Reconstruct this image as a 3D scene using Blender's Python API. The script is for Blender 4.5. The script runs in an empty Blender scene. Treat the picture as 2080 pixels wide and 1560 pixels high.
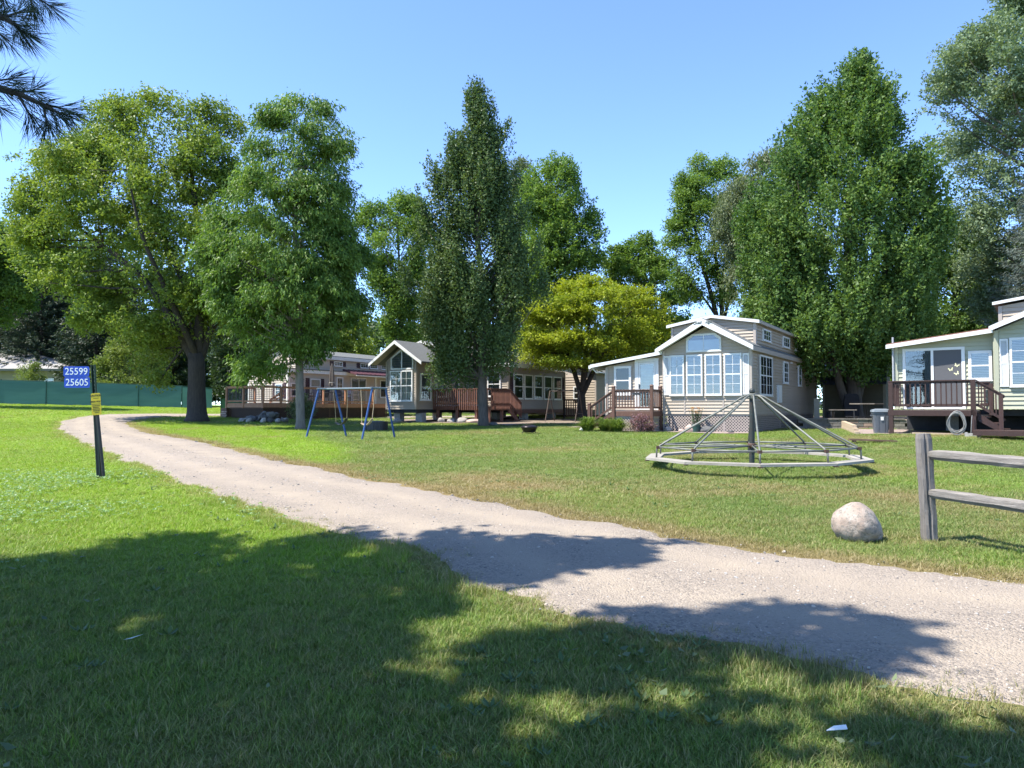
import bpy, bmesh, math, random
import numpy as np
from mathutils import Vector, Matrix, noise as mnoise

SC = bpy.context.scene
COL = SC.collection
R = math.radians
rng = np.random.default_rng(11)
random.seed(5)

# ------------------------------------------------------------------ camera
cam_d = bpy.data.cameras.new("camera")
cam = bpy.data.objects.new("camera", cam_d)
COL.objects.link(cam)
cam.location = (0, 0, 1.5)
cam.rotation_euler = (R(90) + math.atan(50 / 1500), 0, 0)
cam_d.sensor_width = 36.0
cam_d.lens = 36.0 * 1500 / 2080
cam_d.clip_start = 0.05
cam_d.clip_end = 4000
SC.camera = cam

# ------------------------------------------------------------------ world, sun, exposure
SUN_EL, SUN_AZ = R(58), math.atan2(-0.97, -0.24)      # azimuth as (sin, cos) -> (x, y)
S = Vector((math.sin(SUN_AZ) * math.cos(SUN_EL), math.cos(SUN_AZ) * math.cos(SUN_EL), math.sin(SUN_EL)))
world = bpy.data.worlds.new("World")
SC.world = world
world.use_nodes = True
wn = world.node_tree.nodes
sky = wn.new("ShaderNodeTexSky")
sky.sky_type = 'NISHITA'
sky.sun_disc = False
sky.sun_elevation = SUN_EL
sky.sun_rotation = SUN_AZ % (2 * math.pi)
sky.altitude = 200
sky.air_density = 0.54
sky.dust_density = 0.0
sky.ozone_density = 5.0
bg = wn["Background"]
bg.inputs[1].default_value = 0.15
world.node_tree.links.new(sky.outputs[0], bg.inputs[0])
sun_d = bpy.data.lights.new("sun", 'SUN')
sun_d.energy = 3.3
sun_d.angle = R(0.53)
sun_d.color = (1.0, 0.95, 0.86)
sun = bpy.data.objects.new("sun", sun_d)
COL.objects.link(sun)
sun.location = (-20, -5, 40)
sun.rotation_euler = (-S).to_track_quat('-Z', 'Y').to_euler()
SC.view_settings.view_transform = 'Standard'
SC.view_settings.look = 'None'
SC.view_settings.gamma = 1.0
SC.view_settings.use_curve_mapping = False
SC.view_settings.exposure = 1.86
SC.cycles.use_denoising = True
SC.cycles.max_bounces = 8
SC.cycles.diffuse_bounces = 4
SC.cycles.transparent_max_bounces = 12
SC.cycles.sample_clamp_indirect = 6.0


# ------------------------------------------------------------------ helpers: objects
def put(o, parent=None):
    COL.objects.link(o)
    if parent is not None:
        o.parent = parent
    return o


def tag(o, label=None, cat=None, group=None, kind=None):
    if label: o["label"] = label
    if cat: o["category"] = cat
    if group: o["group"] = group
    if kind: o["kind"] = kind
    return o


def thing(name, label, cat, loc, rotz=0.0, group=None):
    o = bpy.data.objects.new(name, None)
    o.empty_display_size = 0.2
    o.location = loc
    o.rotation_euler = (0, 0, rotz)
    put(o)
    return tag(o, label, cat, group)


def copy_tree(o, parent=None):
    c = o.copy()
    put(c, parent)
    for ch in list(o.children):
        copy_tree(ch, c)
    return c


class MB:
    """collects geometry of ONE part"""
    def __init__(s):
        s.v = []; s.f = []

    def poly(s, pts):
        n = len(s.v); s.v += [tuple(p) for p in pts]; s.f.append(tuple(range(n, n + len(pts)))); return s

    def hexa(s, c):
        n = len(s.v); s.v += [tuple(p) for p in c]
        for q in ((0, 3, 2, 1), (4, 5, 6, 7), (0, 1, 5, 4), (1, 2, 6, 5), (2, 3, 7, 6), (3, 0, 4, 7)):
            s.f.append(tuple(n + i for i in q))
        return s

    def box(s, x0, x1, y0, y1, z0, z1):
        return s.hexa([(x0, y0, z0), (x1, y0, z0), (x1, y1, z0), (x0, y1, z0), (x0, y0, z1), (x1, y0, z1), (x1, y1, z1), (x0, y1, z1)])

    def prism(s, pts, vec):
        """extrude polygon pts (3d) along vec"""
        n = len(s.v); k = len(pts); vec = Vector(vec)
        s.v += [tuple(p) for p in pts] + [tuple(Vector(p) + vec) for p in pts]
        s.f.append(tuple(range(n + k - 1, n - 1, -1))); s.f.append(tuple(range(n + k, n + 2 * k)))
        for i in range(k):
            j = (i + 1) % k
            s.f.append((n + i, n + j, n + k + j, n + k + i))
        return s

    def bar(s, a, b, w, h=None, up=(0, 0, 1)):
        a, b = Vector(a), Vector(b); h = h or w
        d = (b - a).normalized(); up = Vector(up)
        if abs(d.dot(up)) > .98: up = Vector((1, 0, 0))
        x = d.cross(up).normalized() * (w / 2); y = x.normalized().cross(d).normalized() * (h / 2)
        return s.hexa([a - x - y, a + x - y, a + x + y, a - x + y, b - x - y, b + x - y, b + x + y, b - x + y])

    def tube(s, pts, r, n=8, cap=True):
        pts = [Vector(p) for p in pts]; k = len(pts)
        rr = [r] * k if not hasattr(r, '__len__') else list(r)
        base = len(s.v); ref = None
        for i, p in enumerate(pts):
            d = (pts[min(i + 1, k - 1)] - pts[max(i - 1, 0)])
            d = d.normalized() if d.length > 1e-9 else Vector((0, 0, 1))
            if ref is None: ref = Vector((1, 0, 0)) if abs(d.x) < .9 else Vector((0, 1, 0))
            x = (ref - d * ref.dot(d)).normalized(); y = d.cross(x); ref = x
            for j in range(n):
                a = 2 * math.pi * j / n
                s.v.append(tuple(p + (x * math.cos(a) + y * math.sin(a)) * rr[i]))
        for i in range(k - 1):
            for j in range(n):
                j2 = (j + 1) % n
                s.f.append((base + i * n + j, base + i * n + j2, base + (i + 1) * n + j2, base + (i + 1) * n + j))
        if cap:
            s.f.append(tuple(base + j for j in range(n - 1, -1, -1)))
            s.f.append(tuple(base + (k - 1) * n + j for j in range(n)))
        return s

    def lathe(s, prof, n=24, c=(0, 0, 0)):
        base = len(s.v)
        for (r, z) in prof:
            for j in range(n):
                a = 2 * math.pi * j / n
                s.v.append((c[0] + r * math.cos(a), c[1] + r * math.sin(a), c[2] + z))
        for i in range(len(prof) - 1):
            for j in range(n):
                j2 = (j + 1) % n
                s.f.append((base + i * n + j, base + i * n + j2, base + (i + 1) * n + j2, base + (i + 1) * n + j))
        s.f.append(tuple(base + j for j in range(n - 1, -1, -1)))
        k = len(prof) - 1
        s.f.append(tuple(base + k * n + j for j in range(n)))
        return s

    def mesh(s, name, mat, smooth=False):
        me = bpy.data.meshes.new(name)
        me.from_pydata(s.v, [], s.f)
        if mat: me.materials.append(mat)
        if smooth: me.polygons.foreach_set("use_smooth", [True] * len(me.polygons))
        me.update()
        return me

    def build_each(s, name, mat, parent):
        """every box collected so far becomes a part of its own"""
        for i in range(len(s.v) // 8):
            m = MB().hexa(s.v[8 * i:8 * i + 8]); m.build(name, mat, parent)

    def build(s, name, mat, parent=None, smooth=False, loc=None):
        o = bpy.data.objects.new(name, s.mesh(name, mat, smooth))
        if loc: o.location = loc
        return put(o, parent)


def inst(name, me, parent, loc, rot=None, scale=None):
    o = bpy.data.objects.new(name, me)
    o.location = loc
    if rot: o.rotation_euler = rot
    if scale: o.scale = scale
    return put(o, parent)


def np_mesh(name, v, quads, mat, tint=None, tris=False):
    """fast mesh from numpy arrays"""
    k = 3 if tris else 4
    me = bpy.data.meshes.new(name)
    nv, nf = len(v), len(quads)
    me.vertices.add(nv); me.loops.add(nf * k); me.polygons.add(nf)
    me.vertices.foreach_set("co", np.asarray(v, np.float32).ravel())
    me.loops.foreach_set("vertex_index", np.asarray(quads, np.int32).ravel())
    me.polygons.foreach_set("loop_start", np.arange(0, nf * k, k, dtype=np.int32))
    me.polygons.foreach_set("loop_total", np.full(nf, k, np.int32))
    if tint is not None:
        at = me.attributes.new("tint", 'FLOAT', 'FACE')
        at.data.foreach_set("value", np.asarray(tint, np.float32))
    me.materials.append(mat)
    me.update(calc_edges=True)
    return me


# ------------------------------------------------------------------ helpers: materials
MATS = {}


def _nt(name):
    m = bpy.data.materials.new(name); m.use_nodes = True
    nt = m.node_tree; nt.nodes.clear()
    out = nt.nodes.new("ShaderNodeOutputMaterial")
    return m, nt, out


def ramp(nt, fac, stops):
    r = nt.nodes.new("ShaderNodeValToRGB")
    e = r.color_ramp.elements
    while len(e) < len(stops): e.new(0.5)
    for el, (p, c) in zip(e, stops):
        el.position = p; el.color = (*c, 1) if len(c) == 3 else c
    nt.links.new(fac, r.inputs[0])
    return r.outputs[0]


def noise(nt, scale, detail=4, rough=.55, coord='Object', stretch=None, dist=0):
    tc = nt.nodes.new("ShaderNodeTexCoord")
    src = tc.outputs[coord]
    if coord == 'World':
        pass
    if stretch:
        mp = nt.nodes.new("ShaderNodeMapping"); mp.inputs['Scale'].default_value = stretch
        nt.links.new(src, mp.inputs[0]); src = mp.outputs[0]
    n = nt.nodes.new("ShaderNodeTexNoise")
    n.inputs['Scale'].default_value = scale; n.inputs['Detail'].default_value = detail
    n.inputs['Roughness'].default_value = rough; n.inputs['Distortion'].default_value = dist
    nt.links.new(src, n.inputs['Vector'])
    return n.outputs[0]


def mix(nt, fac, a, b, mode='MIX'):
    m = nt.nodes.new("ShaderNodeMix"); m.data_type = 'RGBA'; m.blend_type = mode
    for sock, val in ((m.inputs[0], fac), (m.inputs[6], a), (m.inputs[7], b)):
        if hasattr(val, 'is_output') or isinstance(val, bpy.types.NodeSocket): nt.links.new(val, sock)
        elif isinstance(val, (int, float)): sock.default_value = val
        else: sock.default_value = (*val, 1)
    return m.outputs[2]


def bump(nt, h, strength=.3, dist=.01):
    b = nt.nodes.new("ShaderNodeBump"); b.inputs['Strength'].default_value = strength; b.inputs['Distance'].default_value = dist
    nt.links.new(h, b.inputs['Height'])
    return b.outputs[0]


def pm(name, c1, c2=None, scale=3., rough=.6, metal=0., bmp=0., bscale=40., stretch=None, spec=.4, detail=5, rand=0.):
    """procedural Principled: two colours mixed by noise, optional fine relief, optional per-object variation"""
    m, nt, out = _nt(name)
    p = nt.nodes.new("ShaderNodeBsdfPrincipled")
    p.inputs['Roughness'].default_value = rough; p.inputs['Metallic'].default_value = metal
    p.inputs['Specular IOR Level'].default_value = spec
    c2 = c2 or tuple(min(1, x * .82) for x in c1)
    n = noise(nt, scale, detail, .6, stretch=stretch)
    c = ramp(nt, n, [(.32, c1), (.68, c2)])
    if rand:
        oi = nt.nodes.new("ShaderNodeObjectInfo")
        hs = nt.nodes.new("ShaderNodeHueSaturation")
        mr = nt.nodes.new("ShaderNodeMapRange"); mr.inputs[3].default_value = 1 - rand; mr.inputs[4].default_value = 1 + rand
        nt.links.new(oi.outputs['Random'], mr.inputs[0]); nt.links.new(mr.outputs[0], hs.inputs['Value'])
        nt.links.new(c, hs.inputs['Color']); c = hs.outputs[0]
    nt.links.new(c, p.inputs['Base Color'])
    if bmp:
        nb = noise(nt, bscale, 4, .6, stretch=stretch)
        nt.links.new(bump(nt, nb, bmp), p.inputs['Normal'])
    nt.links.new(p.outputs[0], out.inputs[0])
    return m


def leafmat(name, c1, c2, trans=.35, tmul=(1.5, 1.5, .7), rough=.5):
    m, nt, out = _nt(name)
    at = nt.nodes.new("ShaderNodeAttribute"); at.attribute_name = "tint"
    c = ramp(nt, at.outputs['Fac'], [(0., c1), (1., c2)])
    p = nt.nodes.new("ShaderNodeBsdfPrincipled")
    p.inputs['Roughness'].default_value = rough; p.inputs['Specular IOR Level'].default_value = .22
    nt.links.new(c, p.inputs['Base Color'])
    t = nt.nodes.new("ShaderNodeBsdfTranslucent")
    tc = mix(nt, 1., c, tmul, 'MULTIPLY')
    nt.links.new(tc, t.inputs[0])
    mx = nt.nodes.new("ShaderNodeMixShader"); mx.inputs[0].default_value = trans
    nt.links.new(p.outputs[0], mx.inputs[1]); nt.links.new(t.outputs[0], mx.inputs[2])
    nt.links.new(mx.outputs[0], out.inputs[0])
    return m


def glassmat(name, tintc=(.85, .9, .9), refl=.09):
    m, nt, out = _nt(name)
    tr = nt.nodes.new("ShaderNodeBsdfTransparent"); tr.inputs[0].default_value = (*tintc, 1)
    gl = nt.nodes.new("ShaderNodeBsdfGlossy"); gl.inputs['Roughness'].default_value = .02
    nb = noise(nt, 1.3, 2, .5)
    nt.links.new(bump(nt, nb, .06, .05), gl.inputs['Normal'])
    fr = nt.nodes.new("ShaderNodeFresnel"); fr.inputs[0].default_value = 1.55
    ad = nt.nodes.new("ShaderNodeMath"); ad.operation = 'ADD'; ad.inputs[1].default_value = refl; ad.use_clamp = True
    nt.links.new(fr.outputs[0], ad.inputs[0])
    mx = nt.nodes.new("ShaderNodeMixShader")
    nt.links.new(ad.outputs[0], mx.inputs[0]); nt.links.new(tr.outputs[0], mx.inputs[1]); nt.links.new(gl.outputs[0], mx.inputs[2])
    nt.links.new(mx.outputs[0], out.inputs[0])
    return m


WHITE = pm("white_vinyl", (.64, .64, .63), (.57, .57, .56), 2, .5)
WHITE_OLD = pm("weathered_white_paint", (.74, .74, .71), (.60, .60, .56), 4, .5, bmp=.05)
GLASS = glassmat("window_glass")
GLASS_DARK = glassmat("screen_glass", (.45, .47, .48), .03)
UNLIT_DARK = pm("unlit_dark_paint", (.035, .035, .04), (.02, .02, .024), 3, .9)  # flat dark colour standing in for unlit rooms and the shade under floors
BLIND = pm("white_blind", (.44, .47, .50), (.36, .39, .42), 3, .6)
CURTAIN = pm("pale_curtain", (.50, .50, .46), (.40, .40, .36), 6, .9)
CURTAIN_GREY = pm("grey_curtain", (.16, .18, .19), (.11, .125, .13), 5, .9)
SCREEN = pm("insect_screen", (.10, .10, .105), (.08, .08, .085), 200, .95)
TAN = pm("tan_vinyl_siding", (.375, .312, .245), (.34, .283, .222), 1.2, .55, bmp=.06, bscale=18, stretch=(1, 1, 6), rand=.035)
TANTRIM = pm("tan_trim", (.36, .31, .27), (.33, .285, .245), 2, .55)
SAGE = pm("sage_vinyl_siding", (.35, .352, .258), (.32, .322, .235), 1.2, .55, bmp=.06, bscale=18, stretch=(1, 1, 6), rand=.035)
BROWNSID = pm("greige_vinyl_siding", (.31, .262, .21), (.28, .236, .19), 1.2, .55, bmp=.06, bscale=18, stretch=(1, 1, 6), rand=.035)
CREAM = pm("cream_vinyl_siding", (.47, .41, .345), (.43, .375, .315), 1.2, .55)
SHINGLE = pm("asphalt_shingle", (.15, .155, .15), (.085, .09, .09), 30, .9, bmp=.4, bscale=60)
SHINGLE_BR = pm("brown_roof_edge", (.20, .09, .06), (.15, .07, .05), 12, .8)
DECKBR = pm("dark_brown_stain", (.050, .024, .019), (.034, .017, .014), 6, .6, bmp=.25, bscale=30, stretch=(4, 4, .5), rand=.12)
DECKRED = pm("red_brown_stain", (.175, .076, .052), (.10, .046, .034), 6, .65, bmp=.25, bscale=30, stretch=(4, 4, .5), rand=.15)
DECKMID = pm("brown_stain", (.115, .056, .036), (.075, .038, .026), 6, .6, bmp=.25, bscale=30, stretch=(4, 4, .5), rand=.1)
CEDAR = pm("cedar_deck", (.44, .22, .12), (.34, .16, .085), 5, .6, bmp=.25, bscale=30, stretch=(4, 4, .5), rand=.12)
FLOORGREY = pm("weathered_deck_floor", (.36, .29, .24), (.28, .22, .19), 5, .8)
BLACKMETAL = pm("black_metal", (.02, .02, .022), (.03, .03, .03), 8, .4)
PURPLE = pm("plum_shutter", (.055, .022, .035), (.045, .018, .03), 3, .5)
MAROON = pm("maroon_metal", (.13, .065, .08), (.11, .05, .065), 3, .3)
LATT = pm("tan_lattice", (.36, .30, .27), (.32, .27, .24), 3, .6)
LATTBR = pm("brown_lattice", (.10, .055, .035), (.075, .04, .027), 3, .7)
CONC = pm("concrete_block", (.33, .32, .30), (.24, .235, .22), 9, .9, bmp=.3, bscale=60)
DIRT = pm("bare_dirt", (.22, .17, .13), (.16, .125, .095), 3, .95, bmp=.4, bscale=25)
STONE = pm("field_stone", (.36, .33, .30), (.22, .205, .19), 5, .85, bmp=.4, bscale=18, rand=.25)
STONE_DK = pm("dark_stone", (.14, .135, .13), (.08, .078, .078), 5, .85, bmp=.4, bscale=18, rand=.2)
STONE_PK = pm("pink_stone", (.42, .31, .26), (.33, .25, .22), 6, .85, bmp=.3, bscale=20, rand=.15)
BARK = pm("grey_bark", (.13, .105, .085), (.065, .055, .045), 5, .95, bmp=.9, bscale=14, stretch=(3, 3, .6))
BARK_DK = pm("dark_bark", (.055, .045, .04), (.03, .026, .024), 5, .95, bmp=.8, bscale=14, stretch=(3, 3, .6))
BARK_LT = pm("pale_bark", (.20, .175, .15), (.12, .105, .09), 5, .95, bmp=.7, bscale=14, stretch=(3, 3, .6))


# ------------------------------------------------------------------ terrain
def sst(a, b, x):
    t = np.clip((np.asarray(x, float) - a) / (b - a), 0, 1)
    return t * t * (3 - 2 * t)


def H(x, y):
    x = np.asarray(x, float); y = np.asarray(y, float)
    h = .0185 * np.maximum(0, np.minimum(y, 75) - 1.5)
    h = h + .03 * np.maximum(0, np.minimum(-x, 70) - 8) * sst(30, 42, y) * (1 - .45 * sst(54, 68, y))
    h = h + .22 * sst(8, 13, x) * sst(17, 23, y) * (1 - sst(28, 31.5, y))
    return h


def hz(x, y): return float(H(x, y))


NEAR = [(11, -3.3), (6.4, 0.9), (2.52, 3.69), (2.14, 3.79), (1.77, 4.07), (1.08, 4.67), (.63, 5.01), (.22, 5.61), (-.36, 6.13), (-.89, 7.05), (-1.6, 8.03), (-3.02, 9.49),
        (-4.72, 11.65), (-7.66, 15.57), (-12.29, 21.73), (-15.5, 26.17), (-20.46, 33.33), (-22.28, 36.56), (-22.9, 39.2), (-22.8, 41.5), (-21.5, 44.3), (-18, 47.5), (-12, 51), (0, 55)]
FAR = [(13, 0.2), (8.4, 3.0), (4.22, 6.13), (2.99, 6.85), (2.29, 7.51), (1.43, 8.31), (.39, 9.69), (-1.08, 11.65), (-3.19, 14.13), (-5.98, 17.99), (-10.55, 24.77),
       (-14.54, 29.53), (-18.2, 35.0), (-19.2, 37.0), (-19.5, 39.0), (-19.2, 41.0), (-18.2, 43.2), (-15.5, 45.3), (-11, 48), (0, 51.5)]


def resample(pts, n):
    p = np.array(pts, float)
    # Catmull-Rom style smoothing by dense linear + moving average
    d = np.r_[0, np.cumsum(np.hypot(*np.diff(p, axis=0).T))]
    t = np.linspace(0, d[-1], n)
    q = np.c_[np.interp(t, d, p[:, 0]), np.interp(t, d, p[:, 1])]
    for _ in range(14):
        q[1:-1] = (q[:-2] + 2 * q[1:-1] + q[2:]) / 4
    return q


RN, RF = resample(NEAR, 900), resample(FAR, 900)
for arr, sgn in ((RN, 1), (RF, -1)):       # ragged verge
    w = np.array([1.2 * mnoise.noise((i * .05, sgn * 7.1, 0)) + mnoise.noise((i * .17, sgn * 3.3, 5)) + .6 * mnoise.noise((i * .55, sgn * 1.3, 9)) for i in range(900)])
    arr[:, 0] += w * .13
    arr[:, 1] += w * .11
ROADPOLY = np.r_[RN, RF[::-1]]


def in_poly(px, py, poly):
    inside = np.zeros(len(px), bool)
    x1, y1 = poly[:, 0], poly[:, 1]
    x2, y2 = np.roll(x1, -1), np.roll(y1, -1)
    for a, b, c, d in zip(x1, y1, x2, y2):
        if b == d: continue
        cond = ((b > py) != (d > py)) & (px < (c - a) * (py - b) / (d - b) + a)
        inside ^= cond
    return inside


def dist_poly(px, py, line):
    out = np.full(len(px), 1e9)
    for (a, b), (c, d) in zip(line[:-1], line[1:]):
        vx, vy = c - a, d - b
        L = vx * vx + vy * vy + 1e-12
        t = np.clip(((px - a) * vx + (py - b) * vy) / L, 0, 1)
        out = np.minimum(out, (px - a - t * vx) ** 2 + (py - b - t * vy) ** 2)
    return np.sqrt(out)


def vnoise(x, y, s, seed=0.):
    """cheap smooth value noise, vectorised"""
    x = np.asarray(x) * s + seed * 17.3; y = np.asarray(y) * s + seed * 5.7
    xi, yi = np.floor(x), np.floor(y); fx, fy = x - xi, y - yi
    fx = fx * fx * (3 - 2 * fx); fy = fy * fy * (3 - 2 * fy)
    def hsh(a, b):
        q = np.sin(a * 127.1 + b * 311.7) * 43758.5453
        return q - np.floor(q)
    return (hsh(xi, yi) * (1 - fx) + hsh(xi + 1, yi) * fx) * (1 - fy) + (hsh(xi, yi + 1) * (1 - fx) + hsh(xi + 1, yi + 1) * fx) * fy


def dryness(x, y):
    """0 lush .. 1 straw: where the turf itself is dry (verges, worn patches)"""
    x = np.asarray(x, float); y = np.asarray(y, float)
    dF = dist_poly(x, y, RF[::10]); dN = dist_poly(x, y, RN[::10])
    n = .6 * vnoise(x, y, .35, 1) + .4 * vnoise(x, y, 1.1, 2)
    right = sst(-.5, .5, (x - np.interp(y, RF[:, 1], RF[:, 0])))
    d = .04 + .36 * sst(.5, .85, n) * (.3 + .7 * right)
    d += .75 * np.exp(-(dF / .45) ** 2) + .30 * np.exp(-(dN / .35) ** 2)
    d += .22 * right * sst(6, 10, y) * (1 - sst(14, 20, y)) * sst(.4, .7, vnoise(x, y, .5, 4))
    d += .42 * np.exp(-((x + .3) ** 2 / 1.6 + (y - 13.2) ** 2 / 1.3)) * sst(.3, .7, vnoise(x, y, 1.6, 8))
    d += .20 * (1 - sst(3.6, 6.5, y)) * vnoise(x, y, 1.4, 15)
    return np.clip(d, 0, 1)


def lushness(x, y):
    x = np.asarray(x, float); y = np.asarray(y, float)
    left = sst(-1.5, .5, -(x + .32 * y - 1.0) + 1.2 * (vnoise(x, y, .3, 9) - .5))
    left = left * (.25 + .75 * sst(4.8, 7.6, y + .35 * (x + 1)))
    return np.clip(.08 + left * (.62 + .6 * vnoise(x, y, .45, 3)) + .25 * sst(.5, .8, vnoise(x, y, .28, 19)), 0, 1)


def build_ground():
    ys = np.r_[np.linspace(-40, -2, 14), np.arange(-1.6, 16, .22), np.arange(16, 40, .6), np.arange(40, 80, 1.6), np.geomspace(82, 2500, 24)]
    xr = np.r_[np.arange(0, 9, .22), np.arange(9, 30, .7), np.arange(30, 75, 2.), np.geomspace(78, 2500, 22)]
    xs = np.r_[-xr[:0:-1], xr]
    X, Y = np.meshgrid(xs, ys)
    micro = (.012 * (vnoise(X, Y, 1.7, 6) - .5) + .03 * (vnoise(X, Y, .3, 7) - .5)) * (np.abs(X) < 60) * (Y < 70)
    Z = H(X, Y) + micro - .015
    nx, ny = len(xs), len(ys)
    v = np.c_[X.ravel(), Y.ravel(), Z.ravel()]
    i = np.arange(nx * ny).reshape(ny, nx)
    q = np.stack([i[:-1, :-1], i[:-1, 1:], i[1:, 1:], i[1:, :-1]], -1).reshape(-1, 4)
    m, nt, out = _nt("lawn_soil")
    p = nt.nodes.new("ShaderNodeBsdfPrincipled"); p.inputs['Roughness'].default_value = .95; p.inputs['Specular IOR Level'].default_value = .1
    ad = nt.nodes.new("ShaderNodeAttribute"); ad.attribute_name = "dry"
    al = nt.nodes.new("ShaderNodeAttribute"); al.attribute_name = "lush"
    n1 = noise(nt, 9, 8, .75); n2 = noise(nt, 90, 4, .7)
    green = ramp(nt, n1, [(.3, (.075, .125, .030)), (.7, (.14, .195, .05))])
    lush = ramp(nt, n1, [(.3, (.115, .215, .018)), (.7, (.185, .30, .026))])
    dry = ramp(nt, n1, [(.3, (.20, .15, .065)), (.7, (.30, .235, .12))])
    c = mix(nt, al.outputs['Fac'], green, lush)
    nd = nt.nodes.new("ShaderNodeMath"); nd.operation = 'MULTIPLY_ADD'; nd.inputs[1].default_value = .8; nd.inputs[2].default_value = -.25
    nt.links.new(n2, nd.inputs[0])
    sm = nt.nodes.new("ShaderNodeMath"); sm.operation = 'ADD'; sm.use_clamp = True
    nt.links.new(nd.outputs[0], sm.inputs[0]); nt.links.new(ad.outputs['Fac'], sm.inputs[1])
    c = mix(nt, sm.outputs[0], c, dry)
    nt.links.new(c, p.inputs['Base Color'])
    nt.links.new(bump(nt, n2, .9, .03), p.inputs['Normal'])
    nt.links.new(p.outputs[0], out.inputs[0])
    me = np_mesh("ground", v, q, m)
    for nm, fn in (("dry", dryness), ("lush", lushness)):
        a = me.attributes.new(nm, 'FLOAT', 'POINT')
        a.data.foreach_set("value", fn(v[:, 0], v[:, 1]).astype(np.float32))
    me.polygons.foreach_set("use_smooth", [True] * len(me.polygons))
    return tag(put(bpy.data.objects.new("ground", me)), kind='structure')


ground = build_ground()


def gravel_mat(name, c1, c2, c3, tracks=False):
    m, nt, out = _nt(name)
    p = nt.nodes.new("ShaderNodeBsdfPrincipled"); p.inputs['Roughness'].default_value = .92; p.inputs['Specular IOR Level'].default_value = .2
    tc = nt.nodes.new("ShaderNodeTexCoord")
    vo = nt.nodes.new("ShaderNodeTexVoronoi"); vo.inputs['Scale'].default_value = 58
    nt.links.new(tc.outputs['Object'], vo.inputs['Vector'])
    vo2 = nt.nodes.new("ShaderNodeTexVoronoi"); vo2.inputs['Scale'].default_value = 130
    nt.links.new(tc.outputs['Object'], vo2.inputs['Vector'])
    sep = nt.nodes.new("ShaderNodeSeparateColor"); nt.links.new(vo.outputs['Color'], sep.inputs[0])
    st = ramp(nt, sep.outputs[0], [(0, c2), (.45, c1), (.8, c3), (1., tuple(x * .55 for x in c2))])
    big = noise(nt, .8, 5, .6)
    dust = noise(nt, 2.2, 6, .65, stretch=(.6, .6, 1))
    c = mix(nt, ramp(nt, dust, [(.38, (0, 0, 0)), (.62, (.75, .75, .75))]), st, c1)
    c = mix(nt, ramp(nt, big, [(.35, (0, 0, 0)), (.7, (.5, .5, .5))]), c, c3)
    if tracks:
        tk = nt.nodes.new("ShaderNodeAttribute"); tk.attribute_name = "track"
        tf = nt.nodes.new("ShaderNodeMath"); tf.operation = 'MULTIPLY'
        nt.links.new(tk.outputs['Fac'], tf.inputs[0]); nt.links.new(ramp(nt, noise(nt, 1.4, 5, .6), [(.3, (.15, .15, .15)), (.65, (.8, .8, .8))]), tf.inputs[1])
        c = mix(nt, tf.outputs[0], c, (.365, .305, .238))
    nt.links.new(c, p.inputs['Base Color'])
    b1 = nt.nodes.new("ShaderNodeBump"); b1.inputs['Strength'].default_value = .6; b1.inputs['Distance'].default_value = .02; b1.invert = True
    nt.links.new(vo.outputs['Distance'], b1.inputs['Height'])
    b2 = nt.nodes.new("ShaderNodeBump"); b2.inputs['Strength'].default_value = .5; b2.inputs['Distance'].default_value = .012; b2.invert = True
    nt.links.new(vo2.outputs['Distance'], b2.inputs['Height']); nt.links.new(b1.outputs[0], b2.inputs['Normal'])
    nt.links.new(b2.outputs[0], p.inputs['Normal'])
    nt.links.new(p.outputs[0], out.inputs[0])
    return m


GRAVEL = gravel_mat("road_gravel", (.275, .232, .190), (.165, .146, .130), (.335, .285, .235), True)
GRAVEL_PINK = gravel_mat("pink_bed_gravel", (.30, .235, .205), (.20, .165, .15), (.36, .29, .26))


def build_road():
    M = 26
    t = np.linspace(0, 1, M)
    X = RN[:, None, 0] * (1 - t) + RF[:, None, 0] * t
    Y = RN[:, None, 1] * (1 - t) + RF[:, None, 1] * t
    Z = H(X, Y) + .004 + .03 * np.sin(np.pi * t)[None] ** .7 - .012 * (np.exp(-((t - .3) / .09) ** 2) + np.exp(-((t - .7) / .09) ** 2))[None]
    Z = Z + .012 * (vnoise(X, Y, 1.3, 12) - .5)
    Z[:, 0] -= .03; Z[:, -1] -= .03
    v = np.c_[X.ravel(), Y.ravel(), Z.ravel()]
    i = np.arange(900 * M).reshape(900, M)
    q = np.stack([i[:-1, :-1], i[:-1, 1:], i[1:, 1:], i[1:, :-1]], -1).reshape(-1, 4)
    me = np_mesh("gravel_road", v, q, GRAVEL)
    tk = np.exp(-((t - .28) / .10) ** 2) + np.exp(-((t - .70) / .11) ** 2)
    a = me.attributes.new("track", 'FLOAT', 'POINT'); a.data.foreach_set("value", np.tile(tk, 900).astype(np.float32))
    me.polygons.foreach_set("use_smooth", [True] * len(me.polygons))
    return tag(put(bpy.data.objects.new("gravel_road", me)), kind='structure')


build_road()


def sheet(name, pts, z, mat, kind='structure'):
    """flat or draped bed given by its outline"""
    me = MB().poly([(x, y, (z if z is not None else hz(x, y) + .02)) for x, y in pts]).mesh(name, mat)
    return tag(put(bpy.data.objects.new(name, me)), kind=kind)

# ================================================================== houses
class Face:
    """one vertical wall plane of a house: s along it, o outwards, z up (house-local)"""
    def __init__(s, kind, c, dz=0.):
        s.kind, s.c, s.dz = kind, c, dz

    def __call__(s, a, o, z):
        z += s.dz
        if s.kind == 'front': return (a, s.c - o, z)
        if s.kind == 'right': return (s.c + o, a, z)
        if s.kind == 'left': return (s.c - o, a, z)

    def box(s, mb, a0, a1, o0, o1, z0, z1):
        return mb.hexa([s(a0, o0, z0), s(a1, o0, z0), s(a1, o1, z0), s(a0, o1, z0), s(a0, o0, z1), s(a1, o0, z1), s(a1, o1, z1), s(a0, o1, z1)])


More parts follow.
